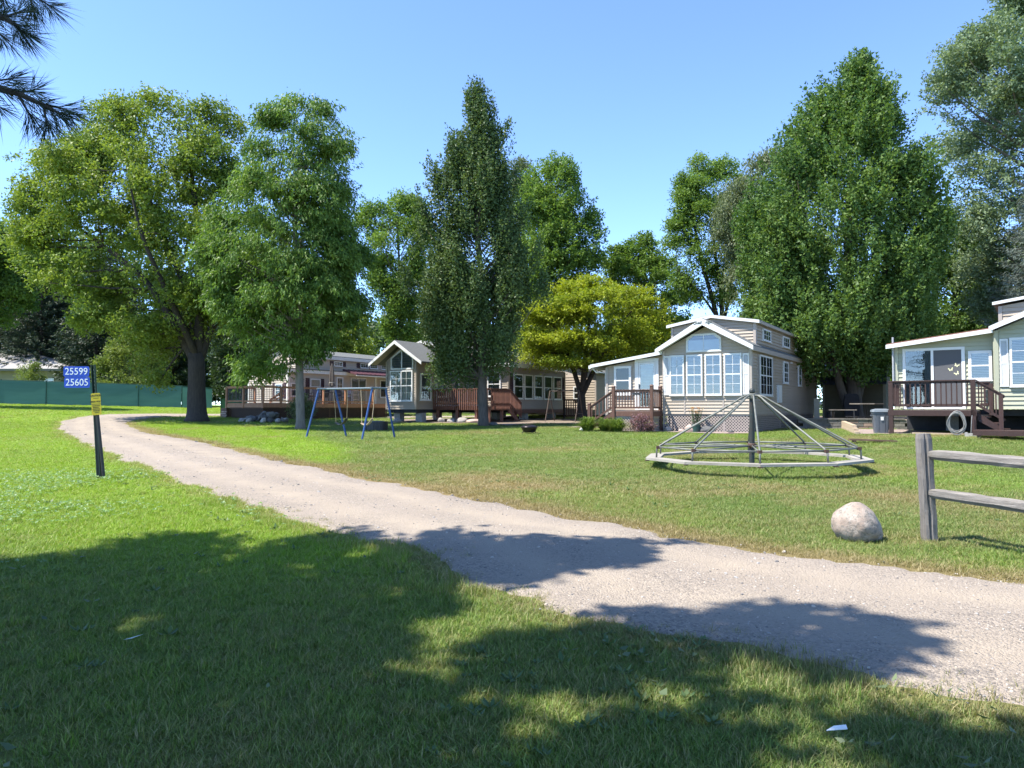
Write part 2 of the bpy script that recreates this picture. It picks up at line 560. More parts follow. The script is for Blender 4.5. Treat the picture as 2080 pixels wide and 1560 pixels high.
def span(poly, z):
    """s-range of a convex polygon (s,z) at height z"""
    xs = []
    for (a, b), (c, d) in zip(poly, poly[1:] + poly[:1]):
        if abs(b - d) < 1e-9:
            if abs(z - b) < 1e-6: xs += [a, c]
            continue
        t = (z - b) / (d - b)
        if -1e-6 <= t <= 1 + 1e-6: xs.append(a + (c - a) * t)
    return (min(xs), max(xs)) if xs else None


def lap_siding(parent, F, poly, mat, ex=.13, joined=False, lap=.04):
    """every lap of the siding is its own board (far walls: one joined part)"""
    z0 = min(p[1] for p in poly); z1 = max(p[1] for p in poly)
    n = max(1, round((z1 - z0) / ex)); e = (z1 - z0) / n
    J = MB()
    cache = {}
    for i in range(n):
        za, zb = z0 + i * e, z0 + (i + 1) * e
        A, B = span(poly, za + 1e-4), span(poly, zb - 1e-4)
        if not A or not B or A[1] - A[0] < .02: continue
        mb = J if joined else MB()
        zz = za if joined else 0
        dzs = F.dz if joined else 0
        G = Face(F.kind, F.c, dzs)
        key = (round(A[0], 3), round(A[1], 3), round(B[0], 3), round(B[1], 3))
        if not joined and key in cache:
            inst("siding_board", cache[key], parent, (0, 0, F.dz + za)); continue
        mb.poly([G(A[0], lap, zz), G(A[1], lap, zz), G(B[1], .003, zz + e), G(B[0], .003, zz + e)])
        mb.poly([G(A[0], 0, zz), G(A[1], 0, zz), G(A[1], lap, zz), G(A[0], lap, zz)])
        mb.poly([G(A[0], lap, zz), G(B[0], .003, zz + e), G(B[0], 0, zz + e), G(A[0], 0, zz)])
        mb.poly([G(A[1], lap, zz), G(B[1], .003, zz + e), G(B[1], 0, zz + e), G(A[1], 0, zz)])
        if not joined:
            me = mb.mesh("siding_board", mat); cache[key] = me
            inst("siding_board", me, parent, (0, 0, F.dz + za))
    if joined:
        tag(J.build("siding", mat, parent), kind='stuff')


def window(house, F, a0, a1, z0, z1, mid=True, grid=None, inside='blind', fw=.07, fmat=None, name='window', glass=None, hung=0, base=.042, splits=None, sill=True):
    """frame (the window itself) > pane, sash, grille, blind / curtain, set proud of the siding"""
    fmat = fmat or WHITE
    glass = glass or GLASS
    o0, o1 = base, base + .055
    mb = MB()
    F.box(mb, a0, a0 + fw, o0 - .02, o1, z0, z1); F.box(mb, a1 - fw, a1, o0 - .02, o1, z0, z1)
    F.box(mb, a0 + fw, a1 - fw, o0 - .02, o1 - .002, z0, z0 + fw); F.box(mb, a0 + fw, a1 - fw, o0 - .02, o1 - .002, z1 - fw, z1)
    if sill: F.box(mb, a0 - .02, a1 + .02, o0 - .02, o1 + .025, z0 - .03, z0 - .002)
    w = mb.build(name, fmat, house)
    i0, i1, j0, j1 = a0 + fw, a1 - fw, z0 + fw, z1 - fw
    MB().poly([F(i0, base + .002, j0), F(i1, base + .002, j0), F(i1, base + .002, j1), F(i0, base + .002, j1)]).build("dark_backing", UNLIT_DARK, w)  # dark panel on the siding, painted in place of the dim room
    MB().poly([F(i0, base + .036, j0), F(i1, base + .036, j0), F(i1, base + .036, j1), F(i0, base + .036, j1)]).build("pane", glass, w)
    if splits:
        for sx in splits:
            q = MB(); F.box(q, sx - .025, sx + .025, base + .02, o1 - .004, j0, j1); q.build("mullion", fmat, w)
    if mid:
        zm = (z0 + z1) / 2
        q = MB(); F.box(q, i0, i1, base + .03, o1 - .008, zm - .025, zm + .025); q.build("sash", fmat, w)
    if grid:
        gx, gz = grid
        q = MB()
        halves = [(j0, (z0 + z1) / 2), ((z0 + z1) / 2, j1)] if mid else [(j0, j1)]
        for (h0, h1) in halves:
            for k in range(1, gx):
                x = i0 + (i1 - i0) * k / gx; F.box(q, x - .008, x + .008, base + .037, base + .045, h0, h1)
            for k in range(1, gz):
                z = h0 + (h1 - h0) * k / gz; F.box(q, i0, i1, base + .0375, base + .0445, z - .008, z + .008)
        q.build("grille", fmat, w)
    if inside == 'blind':
        q = MB(); z = j1 - .03
        zend = j0 + .01 + hung
        while z > zend:
            q.poly([F(i0 + .01, base + .010, z + .022), F(i1 - .01, base + .010, z + .022), F(i1 - .01, base + .028, z - .016), F(i0 + .01, base + .028, z - .016)]); z -= .055
        F.box(q, i0 + .01, i1 - .01, base + .008, base + .028, j1 - .03, j1)
        q.build("blind", BLIND, w)
    elif inside in ('curtain', 'grey'):
        q = MB(); n = 24
        xs = [i0 + (i1 - i0) * k / n for k in range(n + 1)]
        for k in range(n):
            oa, ob = base + .016 + .010 * math.sin(k * 1.9), base + .016 + .010 * math.sin((k + 1) * 1.9)
            q.poly([F(xs[k], oa, j0), F(xs[k + 1], ob, j0), F(xs[k + 1], ob, j1), F(xs[k], oa, j1)])
        q.build("curtain", CURTAIN if inside == 'curtain' else CURTAIN_GREY, w)
    return w


def shutter(house, F, a0, a1, z0, z1, mat, slats=True):
    mb = MB()
    F.box(mb, a0, a0 + .045, .0, .062, z0, z1); F.box(mb, a1 - .045, a1, .0, .062, z0, z1)
    zs = [z0, (z0 + z1) / 2 - .03, z1 - .06]
    for z in zs: F.box(mb, a0 + .045, a1 - .045, .0, .06, z, z + .06)
    z = z0 + .07
    while z < z1 - .07:
        mb.poly([F(a0 + .045, .034, z + .028), F(a1 - .045, .034, z + .028), F(a1 - .045, .056, z), F(a0 + .045, .056, z)]); z += .034
    return mb.build("shutter", mat, house)


def lattice(parent, F, a0, a1, z0, z1, mat, pitch=.085, w=.034, frame=True):
    """diagonal laths, too fine to pick apart one by one: one part"""
    mb = MB()
    def clip(c, sg):
        pts = []
        # line: z = sg*(s) + c
        for s in (a0, a1):
            z = sg * s + c
            if z0 - 1e-9 <= z <= z1 + 1e-9: pts.append((s, z))
        for z in (z0, z1):
            s = (z - c) / sg
            if a0 + 1e-9 < s < a1 - 1e-9: pts.append((s, z))
        if len(pts) < 2: return None
        pts.sort(); return pts[0], pts[-1]
    h = w / 2 / math.sqrt(2)
    for sg, o in ((1, .004), (-1, .012)):
        c = (z0 - sg * (a1 if sg > 0 else a0)); cend = (z1 - sg * (a0 if sg > 0 else a1))
        while c < cend:
            r = clip(c, sg)
            c += pitch * math.sqrt(2)
            if not r: continue
            (s1, q1), (s2, q2) = r
            dx, dz = h, -sg * h
            A = [F(s1 - dx, o, q1 - dz), F(s1 + dx, o, q1 + dz), F(s2 + dx, o, q2 + dz), F(s2 - dx, o, q2 - dz)]
            B = [F(s1 - dx, o + .007, q1 - dz), F(s1 + dx, o + .007, q1 + dz), F(s2 + dx, o + .007, q2 + dz), F(s2 - dx, o + .007, q2 - dz)]
            mb.hexa(A + B)
    o = tag(mb.build("lattice", mat, parent), kind='stuff')
    if frame:
        f = MB()
        for (p0, p1, r0, r1) in ((a0 - .03, a0 + .03, z0, z1), (a1 - .03, a1 + .03, z0, z1), (a0 + .03, a1 - .03, z1 - .05, z1), (a0 + .03, a1 - .03, z0, z0 + .05)):
            F.box(f, p0, p1, 0, .028, r0, r1)
        f.build("lattice_frame", mat, parent)
    return o


def railing(parent, p0, p1, zt, zb, n, mat, bw=.038, capw=.09, zt2=None, zb2=None, bal_ext=0., balmat=None, drop=.0):
    """railing > top_rail, bottom_rail, balusters; slopes when zt2/zb2 are given"""
    zt2 = zt if zt2 is None else zt2; zb2 = zb if zb2 is None else zb2
    a, b = Vector((p0[0], p0[1], 0)), Vector((p1[0], p1[1], 0))
    r = MB().bar(a + Vector((0, 0, zt)), b + Vector((0, 0, zt2)), capw, .035).build("railing", mat, parent)
    MB().bar(a + Vector((0, 0, zt - .055)), b + Vector((0, 0, zt2 - .055)), .038, .07).build("top_rail", mat, r)
    MB().bar(a + Vector((0, 0, zb)), b + Vector((0, 0, zb2)), .038, .08).build("bottom_rail", mat, r)
    h = zt - .05 - zb + bal_ext + .04
    me = MB().box(-bw / 2, bw / 2, -bw / 2, bw / 2, 0, h).mesh("baluster", balmat or mat)
    ang = math.atan2(b.y - a.y, b.x - a.x)
    for k in range(n):
        t = (k + .5) / n
        p = a.lerp(b, t)
        nn = Vector((b - a).normalized().cross(Vector((0, 0, 1)))) * (.03 if bal_ext else 0)
        inst("baluster", me, r, (p.x + nn.x, p.y + nn.y, zb + (zb2 - zb) * t - bal_ext - .02), (0, 0, ang))
    return r


def post(parent, x, y, z0, z1, w, mat, cap=True):
    mb = MB().box(x - w / 2, x + w / 2, y - w / 2, y + w / 2, z0, z1)
    if cap:
        c = w * .62
        mb.hexa([(x - c, y - c, z1), (x + c, y - c, z1), (x + c, y + c, z1), (x - c, y + c, z1), (x - w * .3, y - w * .3, z1 + .05), (x + w * .3, y - w * .3, z1 + .05), (x + w * .3, y + w * .3, z1 + .05), (x - w * .3, y + w * .3, z1 + .05)])
    return mb.build("post", mat, parent)


def boards(parent, x0, x1, y0, y1, z, mat, along='x', w=.14, th=.035):
    """deck boards laid one by one"""
    me = None
    if along == 'x':
        n = max(1, round((y1 - y0) / w)); e = (y1 - y0) / n
        me = MB().box(0, x1 - x0, .004, e - .004, -th, 0).mesh("deck_board", mat)
        for i in range(n): inst("deck_board", me, parent, (x0, y0 + i * e, z))
    else:
        n = max(1, round((x1 - x0) / w)); e = (x1 - x0) / n
        me = MB().box(.004, e - .004, 0, y1 - y0, -th, 0).mesh("deck_board", mat)
        for i in range(n): inst("deck_board", me, parent, (x0 + i * e, y0, z))


def gable_prism(mb, x0, x1, xm, ze, zp, y0, y1, th):
    """roof slab over a gable running along y: eaves at ze, ridge at zp"""
    mb.prism([(x0, y0, ze), (xm, y0, zp), (x1, y0, ze), (x1, y0, ze - th), (xm, y0, zp - th), (x0, y0, ze - th)], (0, y1 - y0, 0))


def text_obj(name, body, size, mat, parent, loc, rot, shear=0., align='CENTER', extrude=.001, bold=0.):
    cu = bpy.data.curves.new(name, 'FONT')
    cu.body = body; cu.size = size; cu.align_x = align; cu.align_y = 'CENTER'; cu.extrude = extrude; cu.shear = shear; cu.offset = bold
    o = bpy.data.objects.new(name, cu)
    o.data.materials.append(mat)
    COL.objects.link(o)
    bpy.context.view_layer.update()
    me = bpy.data.meshes.new_from_object(o.evaluated_get(bpy.context.evaluated_depsgraph_get()))
    bpy.data.objects.remove(o)
    if not me.materials: me.materials.append(mat)
    o = bpy.data.objects.new(name, me)
    o.location = loc; o.rotation_euler = rot
    return put(o, parent)


# ------------------------------------------------------------------ tan house in the middle of the picture (right of centre)
A32 = R(-32)


def tan_house():
    h = thing("house", "tan park model house with dormer loft and four tall front windows behind the spinner", "house", (9.479, 29.2, .581), A32)
    WL, LEN = -3.66, 14.1
    zb, ze = .70, 3.36        # siding bottom, eave
    xm = -1.83
    # body
    wall = MB().prism([(WL, .0, zb), (0, .0, zb), (0, .0, ze), (xm, .0, 4.28), (WL, .0, ze)], (0, LEN, 0)).build("wall", TAN, h)
    Ff, Fr_ = Face('front', 0), Face('right', 0)
    lap_siding(wall, Ff, [(WL + .1, zb), (-.1, zb), (-.1, ze - .02), (xm, 4.22), (WL + .1, ze - .02)], TAN)
    lap_siding(wall, Fr_, [(.1, zb), (LEN - .1, zb), (LEN - .1, ze - .05), (.1, ze - .05)], TAN)
    tr = MB()
    Ff.box(tr, WL - .005, WL + .1, 0, .052, zb, ze); Ff.box(tr, -.1, .028, 0, .052, zb, ze)
    Fr_.box(tr, -.02, .1, 0, .052, zb, ze - .02); Fr_.box(tr, LEN - .1, LEN, 0, .052, zb, ze)
    for s in (-2.72, -1.12): Ff.box(tr, s - .03, s + .03, .0, .042, zb, 1.44)
    tr.build_each("corner_trim", TANTRIM, h)
    # main gable roof, front overhang
    rf = MB(); gable_prism(rf, WL - .16, .17, xm, ze + .07, 4.60, -.42, LEN + .1, .06)
    roof = rf.build("roof", SHINGLE, h)
    rk = MB()
    for sg, xe in ((-1, WL - .18), (1, .19)):
        rk.prism([(xe, -.47, ze + .03), (xm, -.47, 4.575), (xm, -.47, 4.30), (xe, -.47, ze - .17 + .03)], (0, .045, 0))
    rk.build("rake_board", WHITE, roof)
    sf = MB()
    for xe in (WL - .14, .15):
        sf.poly([(xe, -.42, ze - .06), (xm, -.42, 4.40), (xm, 0, 4.40), (xe, 0, ze - .06)])
    sf.build("soffit", WHITE_OLD, roof)
    fa = MB().box(.06, .19, -.42, LEN + .1, ze - .16, ze + .02)
    fa.build("fascia", TANTRIM, roof)
    text_obj("lettering", "Quail", .165, pm("letter_green_black", (.015, .035, .03), rough=.5), roof, (xm - .20, -.4735, 4.395), (R(90), 0, 0), .25, extrude=.002, bold=.003)
    text_obj("lettering", "idge", .165, bpy.data.materials["letter_green_black"], roof, (xm + .27, -.4735, 4.40), (R(90), 0, 0), .25, extrude=.002, bold=.003)
    # arch-top (clipped corner) window
    F = Ff
    prof = [(-2.63, 3.24), (-1.17, 3.24), (-1.17, 3.80), (-1.42, 3.99), (-2.38, 3.99), (-2.63, 3.80)]
    cx, cz = -1.9, 3.6
    inn = [(a + (.075 if a < cx else -.075), z + (.075 if z < cz else -.075)) for a, z in prof]
    mb = MB()
    for i in range(6):
        j = (i + 1) % 6
        mb.hexa([F(*prof[i][:1], .0, prof[i][1]), F(prof[j][0], .0, prof[j][1]), F(inn[j][0], .0, inn[j][1]), F(inn[i][0], .0, inn[i][1]),
                 F(prof[i][0], .075, prof[i][1]), F(prof[j][0], .075, prof[j][1]), F(inn[j][0], .075, inn[j][1]), F(inn[i][0], .075, inn[i][1])])
    w = mb.build("window", WHITE, h)
    MB().poly([F(a, .036, z) for a, z in inn]).build("dark_backing", UNLIT_DARK, w)  # room darkness painted on a backing panel
    MB().poly([F(a, .062, z) for a, z in inn]).build("pane", GLASS, w)
    q = MB(); F.box(q, cx - .012, cx + .012, .045, .07, inn[0][1], inn[3][1]); q.build("grille", WHITE, w)
    q = MB(); z = 3.72
    q.poly([F(-2.54, .044, 3.32), F(-1.26, .044, 3.32), F(-1.26, .044, 3.74), F(-2.54, .044, 3.74)]); q.build("blind", BLIND, w)
    # four double-hung windows and shutters
    for a0, a1 in ((-3.34, -2.72), (-2.63, -1.95), (-1.85, -1.17), (-1.07, -.36)):
        window(h, Ff, a0, a1, 1.47, 3.14, grid=(2, 2), inside='blind', fw=.06)
    shutter(h, Ff, -3.61, -3.36, 1.48, 3.12, WHITE); shutter(h, Ff, -.33, -.08, 1.48, 3.12, WHITE)
    # side wall
    window(h, Fr_, 1.1, 3.25, 1.46, 3.13, grid=(4, 2), inside=None, splits=[2.17])
    shutter(h, Fr_, .80, 1.07, 1.48, 3.12, TANTRIM); shutter(h, Fr_, 3.28, 3.52, 1.48, 3.12, TANTRIM)
    window(h, Fr_, 5.55, 6.5, 2.08, 3.10, inside=None, grid=(2, 2))
    window(h, Fr_, 8.95, 9.6, 2.05, 3.10, inside=None)
    mb = MB(); Fr_.box(mb, 4.3, 4.95, .0, .11, 1.18, 1.97); mb.build("meter_box", WHITE, h)
    MB().lathe([(.07, 0), (.07, .04), (.04, .09)], 12, (.02, 7.4, 3.08)).build("light", WHITE, h)
    # loft: rises out of the roof behind the front gable
    LY0, LY1, LX0, LX1 = .95, 13.9, WL + .06, -.06
    lw = MB().prism([(LX0, LY0, 3.5), (LX1, LY0, 3.5), (LX1, LY0, 4.42), (xm, LY0, 4.72), (LX0, LY0, 4.42)], (0, LY1 - LY0, 0)).build("loft_wall", TAN, h)
    Fl = Face('front', LY0); Fs = Face('right', LX1)
    lap_siding(lw, Fl, [(xm, 4.66), (xm + .02, 3.62), (LX1 - .07, 3.62), (LX1 - .07, 4.40)], TAN, ex=.13)
    lap_siding(lw, Fl, [(xm - .02, 3.62), (xm - .02, 4.66), (LX0 + .07, 4.40), (LX0 + .07, 3.62)], TAN, ex=.13)
    lap_siding(lw, Fs, [(LY0 + .07, 3.6), (LY1, 3.6), (LY1, 4.40), (LY0 + .07, 4.40)], TAN)
    tr = MB(); Fl.box(tr, LX1 - .08, LX1 + .025, 0, .052, 3.4, 4.42); Fs.box(tr, LY0 - .02, LY0 + .08, 0, .052, 3.4, 4.42); Fl.box(tr, LX0 - .02, LX0 + .08, 0, .052, 3.4, 4.42)
    tr.build_each("corner_trim", TANTRIM, lw)
    lr = MB(); gable_prism(lr, LX0 - .17, LX1 + .19, xm, 4.53, 4.86, LY0 - .16, LY1 + .2, .05); lr = lr.build("loft_roof", SHINGLE, h)
    rk = MB()
    for xe in (LX0 - .18, LX1 + .2):
        rk.prism([(xe, LY0 - .20, 4.51), (xm, LY0 - .20, 4.84), (xm, LY0 - .20, 4.72), (xe, LY0 - .20, 4.39)], (0, .04, 0))
    rk.build("rake_board", WHITE, lr)
    MB().box(LX1 + .05, LX1 + .2, LY0 - .16, LY1 + .2, 4.39, 4.50).build("fascia", TANTRIM, lr)
    for a0, a1 in ((1.95, 3.3), (5.8, 7.15), (8.6, 9.75), (12.0, 13.2)):
        window(h, Fs, a0, a1, 3.78, 4.28, mid=False, grid=(3, 2), inside='grey', fw=.06)
    # lean-to entry on the left
    LX = -6.4
    lean = MB().prism([(LX, .3, .62), (WL, .3, .62), (WL, .3, 3.22), (LX, .3, 2.78)], (0, 6.0, 0)).build("entry_wall", TAN, h)
    Fe = Face('front', .3); FeL = Face('left', LX)
    lap_siding(lean, Fe, [(LX + .08, .62), (WL, .62), (WL, 3.16), (LX + .08, 2.75)], TAN)
    lap_siding(lean, FeL, [(.38, .62), (6.2, .62), (6.2, 2.75), (.38, 2.75)], TAN)
    tr = MB(); Fe.box(tr, LX - .01, LX + .085, 0, .052, .6, 2.76); FeL.box(tr, .29, .38, 0, .052, .6, 2.74); tr.build_each("corner_trim", TANTRIM, lean)
    er = MB().prism([(-7.0, -.05, 2.86), (WL + .0, -.05, 3.335), (WL + .0, -.05, 3.275), (-7.0, -.05, 2.80)], (0, 6.6, 0)).build("entry_roof", SHINGLE, h)
    MB().prism([(-7.02, -.09, 2.87), (WL - .02, -.09, 3.345), (WL - .02, -.09, 3.205), (-7.02, -.09, 2.73)], (0, .04, 0)).build("rake_board", WHITE, er)
    MB().poly([(-7.0, -.05, 2.79), (WL, -.05, 3.265), (WL, .3, 3.265), (-7.0, .3, 2.79)]).build("soffit", WHITE_OLD, er)
    g = MB().box(-7.12, -7.0, -.05, 6.5, 2.70, 2.84).build("gutter", WHITE, er)
    MB().tube([(-7.05, .2, 2.72), (-6.9, .3, 2.55), (-6.46, .33, 2.50), (-6.44, .33, .7)], .035, 8).build("downspout", WHITE, h)
    window(h, Fe, -6.0, -5.2, 1.52, 2.78, inside='grey', fw=.10, glass=GLASS_DARK)
    d = MB()
    for a0, a1, z0, z1 in ((-5.03, -4.87, .86, 3.08), (-4.09, -3.95, .86, 3.08), (-4.87, -4.09, 2.93, 3.08)): Fe.box(d, a0, a1, 0, .066, z0, z1)
    d.build("door_frame", WHITE, h)
    d = MB()
    for a0, a1, z0, z1 in ((-4.86, -4.78, .87, 2.92), (-4.18, -4.10, .87, 2.92), (-4.78, -4.18, 2.83, 2.92), (-4.78, -4.18, .87, 1.02), (-4.78, -4.18, 1.72, 1.76)): Fe.box(d, a0, a1, .0, .058, z0, z1)
    d = d.build("door", WHITE, h)
    MB().poly([Fe(-4.78, .036, 1.02), Fe(-4.18, .036, 1.02), Fe(-4.18, .036, 2.83), Fe(-4.78, .036, 2.83)]).build("panel", CURTAIN, d)
    MB().poly([Fe(-4.78, .048, 1.02), Fe(-4.18, .048, 1.02), Fe(-4.18, .048, 2.83), Fe(-4.78, .048, 2.83)]).build("pane", GLASS, d)
    q = MB(); Fe.box(q, -4.84, -4.80, .058, .09, 1.78, 1.98); q.build("handle", BLACKMETAL, d)
    # lattice skirt
    for a0, a1 in ((WL + .02, -2.42), (-2.40, -1.12), (-1.10, -.02)): lattice(h, Face('front', .02), a0, a1, -.06, zb - .01, LATT)
    lattice(h, Face('right', -.02), .02, 5.0, -.06, zb - .01, LATT, pitch=.11)
    lattice(h, Face('right', -.02), 5.02, LEN, -.0, zb - .01, LATT, pitch=.16)
    MB().box(WL + .15, -.15, .15, LEN - .1, -.2, zb + .01).build("dark_underfloor", UNLIT_DARK, h)  # dark block filling the crawl space, shade put into its colour
    return h


tan_house()


def tan_porch():
    p = thing("porch", "small brown wooden porch with stairs and baluster railing at the tan entry", "porch", (9.479, 29.2, .581), A32)
    y0, y1, x0, x1 = -1.0, .28, -5.52, -3.74
    boards(p, x0, x1, y0 + .02, y1, .82, FLOORGREY)
    rim = MB().box(x0, x1, y0 - .02, y0 + .018, .60, .815).box(x1 - .02, x1 + .018, y0 + .02, y1, .60, .813).box(x0 - .018, x0 + .02, y0 + .02, y1, .60, .813)
    rim.build("rim_board", DECKMID, p)
    for x, y, zt in ((x0 + .04, y0 - .0, 1.84), (x1 - .04, y0 - .0, 1.86), (x1 - .02, -.08, 1.84)): post(p, x, y, .02, zt, .13, DECKMID)
    railing(p, (x0 + .1, y0), (x1 - .1, y0), 1.70, .96, 12, DECKMID)
    railing(p, (x1 - .03, y0 + .07), (x1 - .03, -.15), 1.70, .96, 5, DECKMID)
    # stairs descending to the left
    post(p, x0 - 1.1, y0, -.05, 1.13, .12, DECKMID)
    railing(p, (x0 - .02, y0), (x0 - 1.06, y0), 1.66, .98, 6, DECKMID, zt2=1.0, zb2=.32)
    for k in range(3):
        MB().box(x0 - .3 - .32 * k, x0 - .02 - .32 * k, y0 + .05, y1, .60 - .2 * k, .64 - .2 * k).build("step", DECKMID, p)
    MB().prism([(x0, y0 + .03, .62), (x0, y0 + .03, .84), (x0 - 1.15, y0 + .03, .12), (x0 - 1.15, y0 + .03, -.06)], (0, .04, 0)).build("stringer", DECKMID, p)
    lattice(p, Face('front', y0 + .05), x0 + .1, x1, -.02, .6, LATT)
    lattice(p, Face('right', x1 - .06), y0 + .06, .2, -.02, .6, LATT, pitch=.1)
    q = MB()
    for k in range(5):
        a = -4.55 + .06 * k
        q.prism([(a - .035, y0 - .045, 1.48 + .02 * (k % 2)), (a + .035, y0 - .045, 1.48), (a + .03, y0 - .045, 1.57), (a - .03, y0 - .045, 1.60)], (0, .02, 0))
    q.build("ornament", BLACKMETAL, p)


tan_porch()


# ------------------------------------------------------------------ sage house at the right edge
def sage_house():
    dz = .86
    h = thing("house", "sage green park model house with white rakes at the right edge of the lawn", "house", (16.056, 24.5, .622), R(-36))
    W, LEN = 3.66, 11.5
    xm = W / 2
    ze, zp = 2.60, 3.46
    wall = MB().prism([(0, 0, dz), (W, 0, dz), (W, 0, ze + dz), (xm, 0, zp + dz - .08), (0, 0, ze + dz)], (0, LEN, 0)).build("wall", SAGE, h)
    Ff = Face('front', 0, dz)
    lap_siding(wall, Ff, [(.1, 0), (W - .1, 0), (W - .1, ze), (xm, zp - .1), (.1, ze)], SAGE, ex=.145)
    tr = MB(); Ff.box(tr, -.02, .1, 0, .052, 0, ze); Ff.box(tr, W - .1, W + .02, 0, .052, 0, ze); Face('left', 0, dz).box(tr, 0, .1, 0, .052, 0, ze); tr.build_each("corner_trim", SAGE, h)
    rf = MB(); gable_prism(rf, -.12, W + .12, xm, ze + dz + .14, zp + dz + .16, -.4, LEN, .06); rf = rf.build("roof", SHINGLE, h)
    rk = MB()
    for xe in (-.14, W + .14):
        rk.prism([(xe, -.44, ze + dz + .12), (xm, -.44, zp + dz + .14), (xm, -.44, zp + dz - .06), (xe, -.44, ze + dz - .04)], (0, .04, 0))
    rk.build("rake_board", WHITE, rf)
    # loft
    L0 = .8
    lw = MB().prism([(.1, L0, dz + 2.7), (W - .1, L0, dz + 2.7), (W - .1, L0, dz + 3.5), (xm, L0, dz + 3.75), (.1, L0, dz + 3.5)], (0, LEN - 2, 0)).build("loft_wall", TAN, h)
    Fl = Face('front', L0, dz)
    lap_siding(lw, Fl, [(.18, 2.75), (xm, 2.75), (xm, 3.72), (.18, 3.48)], TAN, ex=.145)
    lap_siding(lw, Fl, [(xm + .01, 2.75), (W - .18, 2.75), (W - .18, 3.48), (xm + .01, 3.72)], TAN, ex=.145)
    tr = MB(); Fl.box(tr, .08, .19, 0, .052, 2.7, 3.5); tr.build_each("corner_trim", TANTRIM, lw)
    lr = MB(); gable_prism(lr, -.06, W + .06, xm, dz + 3.64, dz + 3.92, L0 - .16, LEN - 1, .05); lr = lr.build("loft_roof", SHINGLE, h)
    rk = MB()
    for xe in (-.08, W + .08): rk.prism([(xe, L0 - .2, dz + 3.64), (xm, L0 - .2, dz + 3.92), (xm, L0 - .2, dz + 3.82), (xe, L0 - .2, dz + 3.54)], (0, .04, 0))
    rk.build("rake_board", WHITE, lr)
    window(h, Ff, .40, 1.45, .74, 2.34, grid=(2, 2), inside='blind', fw=.07)
    window(h, Ff, 1.55, 2.6, .74, 2.34, grid=(2, 2), inside='blind', fw=.07)
    shutter(h, Ff, .13, .37, .74, 2.32, WHITE)
    # lean-to
    LX = -3.02
    lean = MB().prism([(LX, .3, dz), (0, .3, dz), (0, .3, dz + 2.60), (LX, .3, dz + 2.24)], (0, 8, 0)).build("entry_wall", SAGE, h)
    Fe = Face('front', .3, dz); FL = Face('left', LX, dz)
    lap_siding(lean, Fe, [(LX + .09, 0), (-.01, 0), (-.01, 2.58), (LX + .09, 2.22)], SAGE, ex=.145)
    lap_siding(lean, FL, [(.4, 0), (8.3, 0), (8.3, 2.2), (.4, 2.2)], SAGE, ex=.145)
    tr = MB(); Fe.box(tr, LX - .02, LX + .09, 0, .052, 0, 2.22); FL.box(tr, .3, .4, 0, .052, 0, 2.2); tr.build_each("corner_trim", SAGE, lean)
    er = MB().prism([(-3.24, -.1, dz + 2.33), (-.02, -.1, dz + 2.72), (-.02, -.1, dz + 2.66), (-3.24, -.1, dz + 2.27)], (0, 8.6, 0)).build("entry_roof", SHINGLE_BR, h)
    MB().prism([(-3.26, -.135, dz + 2.29), (-.04, -.135, dz + 2.68), (-.04, -.135, dz + 2.54), (-3.26, -.135, dz + 2.15)], (0, .035, 0)).build("rake_board", WHITE, er)
    MB().poly([(-3.24, -.1, dz + 2.26), (-.02, -.1, dz + 2.65), (-.02, .3, dz + 2.65), (-3.24, .3, dz + 2.26)]).build("soffit", WHITE_OLD, er)
    # sliding door with butterfly stickers, small window
    d = MB()
    a0, a1, z0, z1 = -2.78, -.88, .0, 2.14
    for q in ((a0, a0 + .09, z0, z1), (a1 - .10, a1, z0, z1), (a0 + .09, a1 - .10, z1 - .09, z1), (a0 + .09, a1 - .1, z0, z0 + .06), (-1.90, -1.82, z0 + .06, z1 - .09)): Fe.box(d, q[0], q[1], 0, .07, q[2], q[3])
    d = d.build("sliding_door", WHITE, h)
    MB().poly([Fe(a0 + .09, .034, .06), Fe(a1 - .1, .034, .06), Fe(a1 - .1, .034, 2.05), Fe(a0 + .09, .034, 2.05)]).build("dark_backing", UNLIT_DARK, d)  # dark sheet behind the glass instead of an unlit room
    q = MB(); n = 26
    for k in range(n):
        if k in (17, 18): continue
        xa, xb = a0 + .1 + .78 * k / n, a0 + .1 + .78 * (k + 1) / n
        q.poly([Fe(xa, .037 + .008 * (k % 2), .06), Fe(xb, .037 + .008 * ((k + 1) % 2), .06), Fe(xb, .037 + .008 * ((k + 1) % 2), 2.05), Fe(xa, .037 + .008 * (k % 2), 2.05)])
    q.build("curtain", CURTAIN_GREY, d)
    MB().poly([Fe(a0 + .09, .05, .06), Fe(-1.9, .05, .06), Fe(-1.9, .05, 2.05), Fe(a0 + .09, .05, 2.05)]).build("pane", GLASS, d)
    MB().poly([Fe(-1.82, .05, .06), Fe(a1 - .1, .05, .06), Fe(a1 - .1, .05, 2.05), Fe(-1.82, .05, 2.05)]).build("screen", SCREEN, d)
    BUT = pm("pale_yellow_sticker", (.75, .72, .42), rough=.5)
    for bx, bz, ra in ((-1.30, 1.36, .2), (-1.13, 1.50, -.5), (-1.12, 1.22, .5)):
        q = MB()
        for sg in (-1, 1):
            for (w, hh, up) in ((.07, .07, .025), (.05, .05, -.03)):
                pts = [(0, 0), (sg * w * .9, up + hh * .8), (sg * w * 1.1, up + hh * .2), (sg * w * .5, up - hh * .3)]
                pts = [(x * math.cos(ra) - z * math.sin(ra), x * math.sin(ra) + z * math.cos(ra)) for x, z in pts]
                q.poly([Fe(bx + x, .056, bz + z) for x, z in pts])
        q.build("butterfly_sticker", BUT, d)
    window(h, Fe, -.78, -.10, .97, 1.98, inside='blind', fw=.09)
